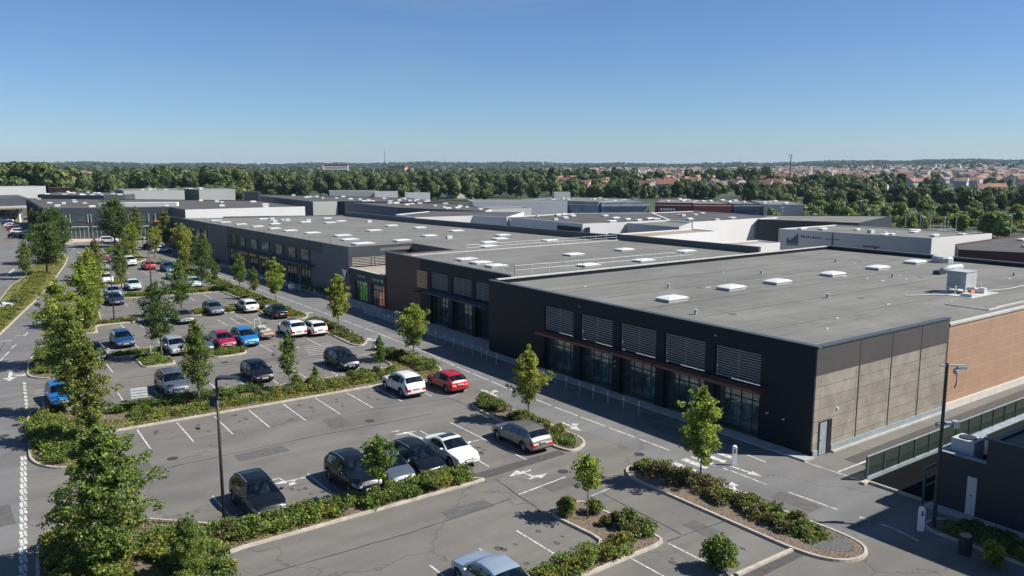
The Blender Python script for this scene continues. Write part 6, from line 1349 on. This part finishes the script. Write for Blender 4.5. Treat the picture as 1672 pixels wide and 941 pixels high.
    m = MB(); b0 = k['ws'][0]
    m.box(-W + .2, W - .2, -L / 2 + b0 + .05, -L / 2 + b0 + .45, .62, bl(b0) - .03)
    me = bpy.data.meshes.new('dashboard'); me.from_pydata(m.v, [], m.f); me.materials.append(M['trim']); out.append(('dashboard', me, []))
    for sx in (-.38, .38):
        for q, ys in enumerate((k['bp'][0] + .05, k['bp'][0] + .95)):
            if ys > k['rw'][0] - .1: continue
            m = MB(); y = -L / 2 + ys; m.box(sx - .24, sx + .24, y - .5, y, .62, .78); m.box(sx - .22, sx + .22, y, y + .12, .62, bl(ys) + .12); m.box(sx - .12, sx + .12, y + .02, y + .1, bl(ys) + .12, bl(ys) + .28)
            me = bpy.data.meshes.new('seat'); me.from_pydata(m.v, [], m.f); me.materials.append(M['seat']); out.append(('seat', me, []))
    wr_ = k['wr']
    def wheel(sgn, y):
        m = MB(); n = 20; prof = [(-.10, wr_ * .62), (-.10, wr_ * .94), (-.06, wr_), (.06, wr_), (.10, wr_ * .94), (.10, wr_ * .62)]; rg = []
        x0 = sgn * (W - .115)
        for dx, r in prof: rg.append([m.P(x0 + dx, y + r * math.cos(2 * math.pi * q / n), wr_ + r * math.sin(2 * math.pi * q / n)) for q in range(n)])
        for a in range(len(rg) - 1):
            for q in range(n): m.F((rg[a][q], rg[a][(q + 1) % n], rg[a + 1][(q + 1) % n], rg[a + 1][q]))
        me = bpy.data.meshes.new('wheel'); me.from_pydata(m.v, [], m.f); me.materials.append(M['tyre'])
        r_ = MB(); xo = x0 + sgn * .07
        c = r_.P(xo + sgn * .02, y, wr_); ro = wr_ * .64
        for q in range(5):
            a = q * 2 * math.pi / 5
            pts = [(a - .32, ro), (a + .32, ro), (a + .5, ro * .25), (a - .5, ro * .25)]
            ids = [r_.P(xo, y + rr * math.cos(t), wr_ + rr * math.sin(t)) for t, rr in pts]; r_.F(ids); r_.F((ids[3], ids[2], c))
        m3 = bpy.data.meshes.new('rim'); 
        rg = [[r_.P(xo - sgn * .03, y + r * math.cos(2 * math.pi * q / n), wr_ + r * math.sin(2 * math.pi * q / n)) for q in range(n)] for r in (wr_ * .56, wr_ * .70)]
        for q in range(n): r_.F((rg[0][q], rg[0][(q + 1) % n], rg[1][(q + 1) % n], rg[1][q]))
        m3.from_pydata(r_.v, [], r_.f); m3.materials.append(M['rim'])
        return me, m3
    for sgn in (1, -1):
        for wc in k['wh']:
            a, b = wheel(sgn, -L / 2 + wc); out.append(('wheel', a, [('rim', b)]))
    for sgn in (1, -1):
        s = k['side'][0] + .05; m = MB(); x = hw(s) + .10; z = bl(s) + .05; y = -L / 2 + s
        m.tube([(sgn * (x - .12), y, z), (sgn * (x - .03), y, z + .02), (sgn * (x + .08), y + .02, z + .02), (sgn * (x + .10), y + .03, z + .02)], [.03, .075, .075, .04], 8)
        me = bpy.data.meshes.new('mirror'); me.from_pydata(m.v, [], m.f); me.materials.append(PT['black']); me.polygons.foreach_set("use_smooth", [True] * len(m.f)); out.append(('mirror', me, []))
    for end, s in ((0, -L / 2 - .072), (1, L / 2 + .055)):
        m = MB(); zc = .50 if end == 0 else (.62 if kind in ('saloon', 'coupe') else .78)
        if end: s += .012
        m.box(-.26, .26, s - .012, s + .012, zc - .055, zc + .055); me = bpy.data.meshes.new('number_plate'); me.from_pydata(m.v, [], m.f); me.materials.append(M['plate']); out.append(('number_plate', me, []))
    for sgn in (1, -1):
        m = MB()
        for b in list(bp) + [k['side'][0] + .02]:
            i = min(range(len(st)), key=lambda q: abs(st[q] - b)); y = -L / 2 + b
            pts = [(rows[i][j][0] + .004, rows[i][j][1]) for j in range(1, 6)]
            for q in range(4):
                a = [m.P(sgn * pts[q][0], y - .008, pts[q][1]), m.P(sgn * pts[q][0], y + .008, pts[q][1]), m.P(sgn * pts[q + 1][0], y + .008, pts[q + 1][1]), m.P(sgn * pts[q + 1][0], y - .008, pts[q + 1][1])]; m.F(a)
        me = bpy.data.meshes.new('door_seam'); me.from_pydata(m.v, [], m.f); me.materials.append(M['trim']); out.append(('door_seam', me, []))
        m = MB()
        for b in bp:
            s = b - .2; m.box(sgn * (hw(s) * .985), sgn * (hw(s) * .985 + .03), -L / 2 + s - .09, -L / 2 + s + .09, bl(s) - .12, bl(s) - .085)
        me = bpy.data.meshes.new('door_handle'); me.from_pydata(m.v, [], m.f); me.materials.append(M['rim']); out.append(('door_handle', me, []))
        if k['rail']:
            m = MB(); pts = [(sgn * (rows[i][7][0] - .03), -L / 2 + st[i], rows[i][7][1] + .055) for i in range(len(st)) if k['ws'][1] + .15 < st[i] < k['rw'][0] - .1][::2]
            m.tube(pts, .02, 6); me = bpy.data.meshes.new('roof_rail'); me.from_pydata(m.v, [], m.f); me.materials.append(M['rim']); out.append(('roof_rail', me, []))
    # bonnet badge bar and wipers
    m = MB(); m.box(-.38, .38, -L / 2 - .045, -L / 2 - .02, .62 if kind != 'suv' else .72, .65 if kind != 'suv' else .75); me = bpy.data.meshes.new('grille_bar'); me.from_pydata(m.v, [], m.f); me.materials.append(M['rim']); out.append(('grille_bar', me, []))
    return out
def car(kind, col, x, y, face, label, cat='car', group=None, sun=False, name=None):
    key = (kind, sun)
    if key not in PROTO: PROTO[key] = car_proto(*key)
    t_ = thing(name or {'suv': 'parked_suv', 'mpv': 'parked_people_carrier'}.get(kind, 'parked_car'), label, cat, (x, y, 0.008), 0 if face == 'S' else (math.pi if face == 'N' else face), group or 'cars parked in the bays')
    for nm, me, subs in PROTO[key]:
        o = link(nm, me, t_)
        if nm in ('body', 'mirror'): o.material_slots[0].link = 'OBJECT'; o.material_slots[0].material = PT[col]
        for sn, sm in subs: link(sn, sm, o)
    return t_
CARS = [
 ('suv', 'black', 12.85, 40.65, 'S', 'black suv with silver roof rails beside the tall lamp post, leftmost of the near row'),
 ('suv', 'black', 18.3, 40.7, 'S', 'black suv facing the hedge, left of the little round headed tree'),
 ('hatch', 'slate', 20.35, 40.4, 'S', 'slate grey hatchback half hidden by the little round headed tree'),
 ('estate', 'black', 22.45, 40.75, 'S', 'black estate car beside the white coupe'),
 ('coupe', 'white', 24.95, 40.95, 'S', 'white coupe with a dark sunroof at the right end of the hedge row', 1),
 ('estate', 'grey', 30.1, 40.6, 'N', 'grey brown estate car beside the shrub island, rear towards the viewer'),
 ('suv', 'white', 29.65, 55.8, 'N', 'white suv next to the red suv at the end of the empty bays'),
 ('hatch', 'red', 33.05, 54.7, 'N', 'red hatchback seen from behind at the lane end of the empty bays'),
 ('saloon', 'paleblue', 18.2, 26.5, 'N', 'pale blue saloon cut by the bottom edge of the picture'),
 ('hatch', 'black', 21.55, 66.7, 'S', 'black hatchback behind the long bed, left of the small slim tree'),
 ('mpv', 'black', 29.05, 66.3, 'S', 'dark people carrier at the lane end of the long bed'),
 ('suv', 'slate', 14.7, 66.7, 'S', 'dark slate suv left of the dark conical tree'),
 ('hatch', 'brightblue', 7.1, 68.8, 'S', 'bright blue hatchback at the far left by the hatched marking'),
 ('saloon', 'black', 11.5, 82.9, 'S', 'black saloon half hidden by the roadside trees'),
 ('hatch', 'deepblue', 14.85, 87.4, 'S', 'deep blue hatchback facing the low bright hedge'),
 ('hatch', 'silver', 18.35, 80.9, 'S', 'silver hatchback beside the square bed'),
 ('saloon', 'teal', 20.55, 80.6, 'S', 'dark teal saloon half hidden by the conical tree crown'),
 ('hatch', 'crimson', 22.85, 80.9, 'S', 'crimson hatchback behind the yellow green hedge'),
 ('mpv', 'brightblue', 25.0, 80.7, 'S', 'vivid blue car right of the crimson hatchback'),
 ('suv', 'white', 30.5, 82.2, 'N', 'white suv with dark sunroof, left of the two white cars', 1),
 ('hatch', 'white', 32.6, 81.4, 'N', 'silver white hatchback beside the kerb island, right of the two white cars'),
 ('hatch', 'slate', 27.3, 99.8, 'S', 'blue grey hatchback facing the viewer in the third row'),
 ('estate', 'white', 31.2, 99.3, 'N', 'white estate car by the thick hedge patch in the third row'),
 ('saloon', 'black', 32.75, 93.4, 'N', 'black saloon with red tail lights at the grass island'),
 ('suv', 'teal', 20.2, 97.4, 'S', 'dark car hidden behind the spreading tree crown'),
 ('saloon', 'grey', 22.9, 96.6, 'S', 'dark grey saloon half hidden behind the spreading tree'),
 ('saloon', 'navy', 18.9, 114.6, 'S', 'navy saloon behind the thin pole, front one of the left column'),
 ('hatch', 'paleblue', 19.8, 120.9, 'S', 'pale silver blue hatchback just behind the navy saloon'),
 ('hatch', 'white', 21.4, 135.7, 'S', 'white hatchback behind the slim bright tree'),
 ('hatch', 'aqua', 23.4, 126.3, 'S', 'pale aqua grey car before the planting strip'),
 ('hatch', 'paleblue', 24.0, 153.0, 'S', 'light blue car right of the pointed dark tree'),
 ('suv', 'white', 28.85, 157.0, 'S', 'white car facing the viewer left of the red one, far part of the car park'),
 ('saloon', 'silver', 28.4, 167.2, 'S', 'silver car behind the far white one'),
 ('hatch', 'red', 30.35, 149.4, 'N', 'red car in the far part of the car park'),
 ('hatch', 'deepblue', 32.5, 144.9, 'S', 'dark blue car right of the far red one'),
 ('saloon', 'aqua', 31.0, 134.2, 'S', 'pale silver saloon below the far dark blue car'),
 ('hatch', 'crimson', 25.2, 163.0, 1.2, 'maroon car among the far left column'),
 ('hatch', 'paleblue', 25.6, 172.0, 'S', 'light blue car at the head of the far left column'),
 ('saloon', 'aqua', 31.2, 124.0, 'S', 'pale teal car hidden behind the trees of the third strip'),
 ('saloon', 'silver', 5.6, 117.5, 2.0, 'silver car at the left edge on the verge lay-by'),
 ('hatch', 'white', 38.6, 176.0, 1.5, 'white car parked by the far lime green tree'),
 ('hatch', 'black', 38.9, 184.5, 1.3, 'black car on the far crossing road'),
 ('mpv', 'white', 33.5, 204.0, 1.3, 'white van-like car in front of the far pink paving'),
 ('hatch', 'silver', 39.8, 208.0, 1.4, 'silver car right of the far lamp post'),
 ('saloon', 'white', 43.5, 206.5, 1.4, 'white saloon at the right end of the far crossing road'),
]
for c in CARS: car(c[0], c[1], c[2], c[3], c[4], c[5], sun=len(c) > 6)
for i, (x, y, kd, cl, lab) in enumerate(((17.7, 231, 'hatch', 'black', 'black car nearest the viewer beside the shaded far block'), (19.3, 234, 'hatch', 'white', 'first white car beside the shaded far block'), (19.2, 243, 'suv', 'white', 'second white car beside the shaded far block'), (19.4, 258, 'hatch', 'red', 'first red car beside the shaded far block'), (19.6, 270, 'hatch', 'white', 'third white car beside the shaded far block'),
                                         (19.9, 283, 'hatch', 'deepblue', 'blue car beside the shaded far block'), (20.2, 297, 'hatch', 'white', 'farthest white car beside the shaded far block'), (20.6, 312, 'hatch', 'red', 'farthest red car beside the shaded far block'))):
    car(kd, cl, x, y, 1.35, lab, group='cars parked beside the far block')
# motorbike
MO = thing('motorbike', 'dark motorbike behind the silver car at the left edge', 'motorbike', (8.2, 119.5, 0.01), 0.8)
m = MB(); m.tube([(0, -0.75, 0.35), (0, -0.4, 0.9), (0, 0.1, 0.75), (0, 0.7, 0.85)], [0.04, 0.08, 0.16, 0.08], 8); m.build('frame', M['trim'], MO)
for yy in (-0.72, 0.72):
    m = MB(); m.tube([(0, yy + 0.27 * math.cos(a * .785), 0.33 + 0.27 * math.sin(a * .785)) for a in range(9)], 0.06, 6, cap=False); m.build('wheel', M['tyre'], MO)
m = MB(); m.box(-0.14, 0.14, 0.0, 0.65, 0.8, 0.9); m.build('saddle', M['seat'], MO); m = MB(); m.tube([(-0.35, -0.42, 1.05), (0, -0.48, 1.0), (0.35, -0.42, 1.05)], 0.025, 6); m.build('handlebar', M['rim'], MO)
m = MB(); m.box(-0.2, 0.2, -0.12, 0.0, 0.42, 0.7); m.build('engine', M['rim'], MO)
# trailer with boxes next to the vivid blue car
TR = thing('utility_trailer', 'small trailer with brown tailboard between the vivid blue car and the white suv', 'trailer', (27.5, 81.9, 0.01))
m = MB(); m.box(-0.72, 0.72, -1.1, 1.3, 0.42, 0.52); m.box(-0.72, -0.67, -1.1, 1.3, 0.52, 0.95); m.box(0.67, 0.72, -1.1, 1.3, 0.52, 0.95); m.box(-0.67, 0.67, 1.25, 1.3, 0.52, 0.95); m.build('tub', M['galv'], TR)
m = MB(); m.box(-0.7, 0.7, -1.16, -1.105, 0.5, 0.98); m.box(-0.5, 0.5, -1.2, -1.165, 0.62, 0.8, 1); m.build('tailboard', [M['box'], M['coping']], TR)
for sx in (-0.82, 0.82):
    m = MB(); m.tube([(sx, 0.1 + 0.2 * math.cos(a * .785), 0.29 + 0.2 * math.sin(a * .785)) for a in range(9)], 0.08, 6, cap=False); m.build('wheel', M['tyre'], TR)
m = MB(); m.tube([(0, 1.3, 0.45), (0, 2.3, 0.4)], 0.05, 6); m.build('drawbar', M['galv'], TR)
m = MB(); m.box(-0.7, -0.64, 1.2, 1.26, 0.95, 1.9); m.box(-0.1, -0.04, 1.2, 1.26, 0.95, 1.9); m.box(-0.7, -0.04, 1.2, 1.26, 1.9, 1.96); m.build('ladder_rack', M['galv'], TR)
LD_ = thing('crate', 'pale crates heaped on the small trailer', 'crate', (27.5, 82.1, 0.53))
m = MB(); m.box(-0.6, 0.0, -0.7, 0.1, 0.0, 0.55); m.box(0.05, 0.6, -0.5, 0.5, 0.0, 0.4); m.box(-0.5, 0.3, 0.2, 0.9, 0.0, 0.7); m.build('box_body', M['coping'], LD_); m = MB(); m.box(-0.62, 0.02, -0.72, 0.12, 0.555, 0.6); m.build('lid', M['slate'], LD_)

# ------------------------------------------------------------------ street furniture
def bollard_me():
    m = MB(); m.lathe(0, 0, [(0.07, 0), (0.07, 0.92), (0.078, 0.925), (0.078, 0.98), (0.065, 1.03), (0.03, 1.05)], 10); a = bpy.data.meshes.new('post'); a.from_pydata(m.v, [], m.f); a.materials.append(M['plinthw']); a.polygons.foreach_set("use_smooth", [True] * len(m.f))
    m = MB(); m.lathe(0, 0, [(0.074, 0.78), (0.074, 0.86)], 10); b = bpy.data.meshes.new('reflector_band'); b.from_pydata(m.v, [], m.f); b.materials.append(M['sign']); return a, b
BA, BB_ = bollard_me()
bol = [(40.5, 40.3), (40.5, 41.9), (40.6, 43.7), (40.65, 45.4), (40.6, 47.0), (40.6, 48.6), (40.6, 50.0), (40.7, 51.6), (40.7, 58.6), (40.8, 60.3), (41.05, 61.6), (41.0, 63.1), (41.0, 64.7), (41.1, 66.6), (41.3, 68.6), (41.3, 70.4), (41.5, 72.3), (41.8, 80.1), (41.7, 81.5)]
for x, y in bol:
    t_ = thing('bollard', 'slim grey steel bollard on the kerb line before the black near and middle shop fronts', 'bollard', (x, y, 0.008), 0, 'bollards before the near shops'); link('post', BA, t_); link('reflector_band', BB_, t_)
for x, y in [(42.7, 85.8), (42.6, 87.0), (42.4, 88.6), (42.7, 91.1), (42.3, 93.5), (42.2, 104.5), (42.3, 106.4), (42.1, 109.5), (41.9, 112.5), (41.7, 116), (41.4, 120), (41.2, 124), (41.0, 128), (40.8, 132), (40.6, 136), (40.4, 141), (40.2, 147)]:
    t_ = thing('bollard', 'small bollard in the shade before the link shop and the long charcoal block', 'bollard', (x, y, 0.008), 0, 'bollards before the far shops'); link('post', BA, t_); link('reflector_band', BB_, t_)
def rail_low(lab, pts):
    t_ = thing('pedestrian_rail', lab, 'railing'); m = MB()
    m.tube([(p[0], p[1], 0.62) for p in pts], 0.03, 6); m.build('rail', M['galv'], t_); m = MB()
    for p in pts: m.tube([(p[0], p[1], 0.01), (p[0], p[1], 0.6)], 0.03, 6)
    m.build('post', M['galv'], t_)
rail_low('low pedestrian rail on the kerb before the brown end wall', [(42.15, 85.2), (42.1, 83.4), (41.95, 81.8)])
def lamp(lab, x, y, h, ang, arm=0.75, r=0.075, box=True):
    t_ = thing('street_lamp', lab, 'street lamp', (x, y, 0.01), ang)
    m = MB(); m.tube([(0, 0, 0), (0, 0, h)], [r * 1.15, r * 0.8], 10); m.box(-0.15, 0.15, -0.15, 0.15, 0, 0.02); m.build('pole', M['dark_metal'], t_, True)
    m = MB(); m.box(0, arm * 0.35, -0.05, 0.05, h - 0.02, h + 0.06); m.box(arm * 0.1, arm * 1.25, -0.24, 0.24, h + 0.06, h + 0.15); m.prism([(arm * 1.25, -0.18), (arm * 1.5, -0.1), (arm * 1.5, 0.1), (arm * 1.25, 0.18)], h + 0.06, h + 0.13); hd = m.build('lamp_head', M['dark_metal'], t_)
    m = MB(); m.box(arm * 0.35, arm * 1.1, -0.18, 0.18, h + 0.04, h + 0.058); m.build('lens', M['sign'], hd)
    if box: m = MB(); m.box(-0.35, -0.08, -0.1, 0.1, h - 1.35, h - 0.85); m.build('control_box', M['dark_metal'], t_)
    return t_
lamp('tall dark street lamp beside the black suv, nearest of the lamps', 10.7, 39.3, 7.65, rad(-40))
lamp('dark lamp post rising through the spreading tree, middle of the car park', 20.0, 97.5, 9.9, rad(140), 0.6)
lamp('thin lamp post in front of the navy saloon', 16.8, 102.9, 6.8, rad(-30), 0.5, 0.06, False)
lamp('pale lamp post before the far charcoal block', 34.2, 196.0, 8.8, rad(20), 0.5, 0.09, False)
lamp('short lamp post on the far green with round head', 36.7, 184.2, 5.2, rad(0), 0.3, 0.06, False)
t_ = thing('street_lamp', 'dark camera and lamp post in the planter before the service building', 'street lamp', (39.4, 18.5, 0.02), rad(-35))
m = MB(); m.tube([(0, 0, 0), (0, 0, 8.45)], [0.105, 0.07], 10); m.box(-0.25, 0.25, -0.25, 0.25, 0, 0.03); m.build('pole', M['dark_metal'], t_)
m = MB(); m.box(-0.35, 0.9, -0.05, 0.05, 8.3, 8.38); m.box(0.5, 0.95, -0.1, 0.1, 8.15, 8.29); m.lathe(0.45, 0, [(0.05, 7.9), (0.13, 7.95), (0.13, 8.1), (0.05, 8.2)], 10); m.build('camera_arm', M['coping'], t_)
m = MB(); m.tube([(0.5, 0, 7.9), (0.52, 0, 7.5), (0.45, 0, 7.2)], 0.03, 5); m.build('cable', M['copingd'], t_)
m = MB(); m.box(0.13, 0.5, -0.12, 0.12, 5.35, 5.5); m.box(0.5, 0.8, -0.14, 0.14, 5.2, 5.55); m.box(-0.3, -0.13, -0.1, 0.1, 5.28, 5.45); m.build('floodlight', M['plinth'], t_)
t_ = thing('parking_sign', 'grey backed sign board on a post in the long bed, left of the conical tree', 'sign', (11.4, 62.0, 0.08), rad(-5))
m = MB(); m.tube([(0, 0, 0), (0, 0, 1.1)], 0.05, 8); m.build('post', M['dark_metal'], t_); m = MB(); m.box(-0.55, 0.55, -0.03, 0.03, 1.1, 1.85); pn = m.build('panel', M['galv'], t_)
m = MB(); [m.box(-0.5, 0.5, -0.045, -0.031, 1.25 + 0.2 * k, 1.27 + 0.2 * k) for k in range(3)]; m.build('rib', M['slate'], pn)
t_ = thing('parking_sign', 'small marker post in the bed corner by the square bed', 'sign', (16.3, 81.7, 0.08)); m = MB(); m.tube([(0, 0, 0), (0, 0, 0.75)], 0.05, 8); m.build('post', M['galv'], t_)
for lab, x, y, h in (('white column with red mark beside the zebra crossing', 38.2, 29.9, 1.25), ('white column with red mark in the shade by the service building planter', 38.6, 18.75, 1.25)):
    t_ = thing('charging_column', lab, 'charging point', (x, y, 0.01), rad(-36))
    m = MB(); m.box(-0.13, 0.13, -0.09, 0.09, 0, h - 0.1); m.lathe(0, 0, [(0.12, h - 0.1), (0.12, h - 0.03), (0.06, h)], 12); m.build('body', M['sign'], t_)
    m = MB(); m.box(-0.06, 0.06, -0.1, -0.091, h - 0.45, h - 0.3); m.build('red_mark', M['signred'], t_)
    m = MB(); m.box(-0.045, 0.045, -0.1, -0.091, h - 0.28, h - 0.2); m.build('screen', M['gdark'], t_)
t_ = thing('litter_bin', 'dark round litter bin on the asphalt at the lower right, brown lid', 'bin', (37.9, 16.3, 0.01))
m = MB(); m.lathe(0, 0, [(0.26, 0), (0.27, 0.1), (0.29, 0.8), (0.31, 0.82), (0.31, 0.88), (0.27, 0.9)], 16); m.build('drum', M['dark_metal'], t_, True); m = MB(); m.lathe(0, 0, [(0.26, 0.905), (0.2, 0.96), (0.05, 0.97)], 16); m.build('lid', M['rooft'], t_)
m = MB(); [m.box(0.28 * math.cos(a * .52) - .01, 0.28 * math.cos(a * .52) + .01, 0.28 * math.sin(a * .52) - .01, 0.28 * math.sin(a * .52) + .01, 0.1, 0.8) for a in range(12)]; m.build('slat', M['slate'], t_)
for lab, x, y in (('white cabinet box in the island left of the yellow green maple by the red car', 34.6, 70.3), ('pale cabinet at the hedge between the white estate and the black saloon', 33.4, 97.8)):
    t_ = thing('utility_cabinet', lab, 'cabinet', (x, y, 0.05)); m = MB(); m.box(-0.4, 0.4, -0.25, 0.25, 0, 0.75); m.build('cabinet_body', M['sign' if y < 90 else 'palegrey'], t_); m = MB(); m.box(-0.44, 0.44, -0.29, 0.29, 0.75, 0.8); m.build('lid', M['slate'], t_)
t_ = thing('trolley', 'white bagged shopping trolley by the bollards in the shade', 'trolley', (41.4, 111, 0.02))
m = MB(); m.box(-0.3, 0.3, -0.4, 0.4, 0.45, 0.95); m.build('basket', M['sign'], t_); m = MB(); [m.box(a * 0.25 - .02, a * 0.25 + .02, b * 0.35 - .02, b * 0.35 + .02, 0, 0.45) for a in (-1, 1) for b in (-1, 1)]; m.build('frame', M['galv'], t_)

# ------------------------------------------------------------------ haze: the air over the far country
bpy.ops.mesh.primitive_cube_add(size=1); hz = bpy.context.object; hz.name = 'haze'
hz.scale = (15600, 15600, 86); hz.location = (0, 0, -1.5 + 43)
hm = bpy.data.materials.new('haze'); hm.use_nodes = True; t = hm.node_tree; t.nodes.clear()
v = t.nodes.new("ShaderNodeVolumePrincipled"); v.inputs['Color'].default_value = (0.55, 0.75, 1.0, 1); v.inputs['Density'].default_value = 0.00006; v.inputs['Anisotropy'].default_value = 0.1
o = t.nodes.new("ShaderNodeOutputMaterial"); t.links.new(v.outputs[0], o.inputs['Volume']); hz.data.materials.append(hm); hz['kind'] = 'stuff'; hz['label'] = 'thin blue air haze over the whole place'
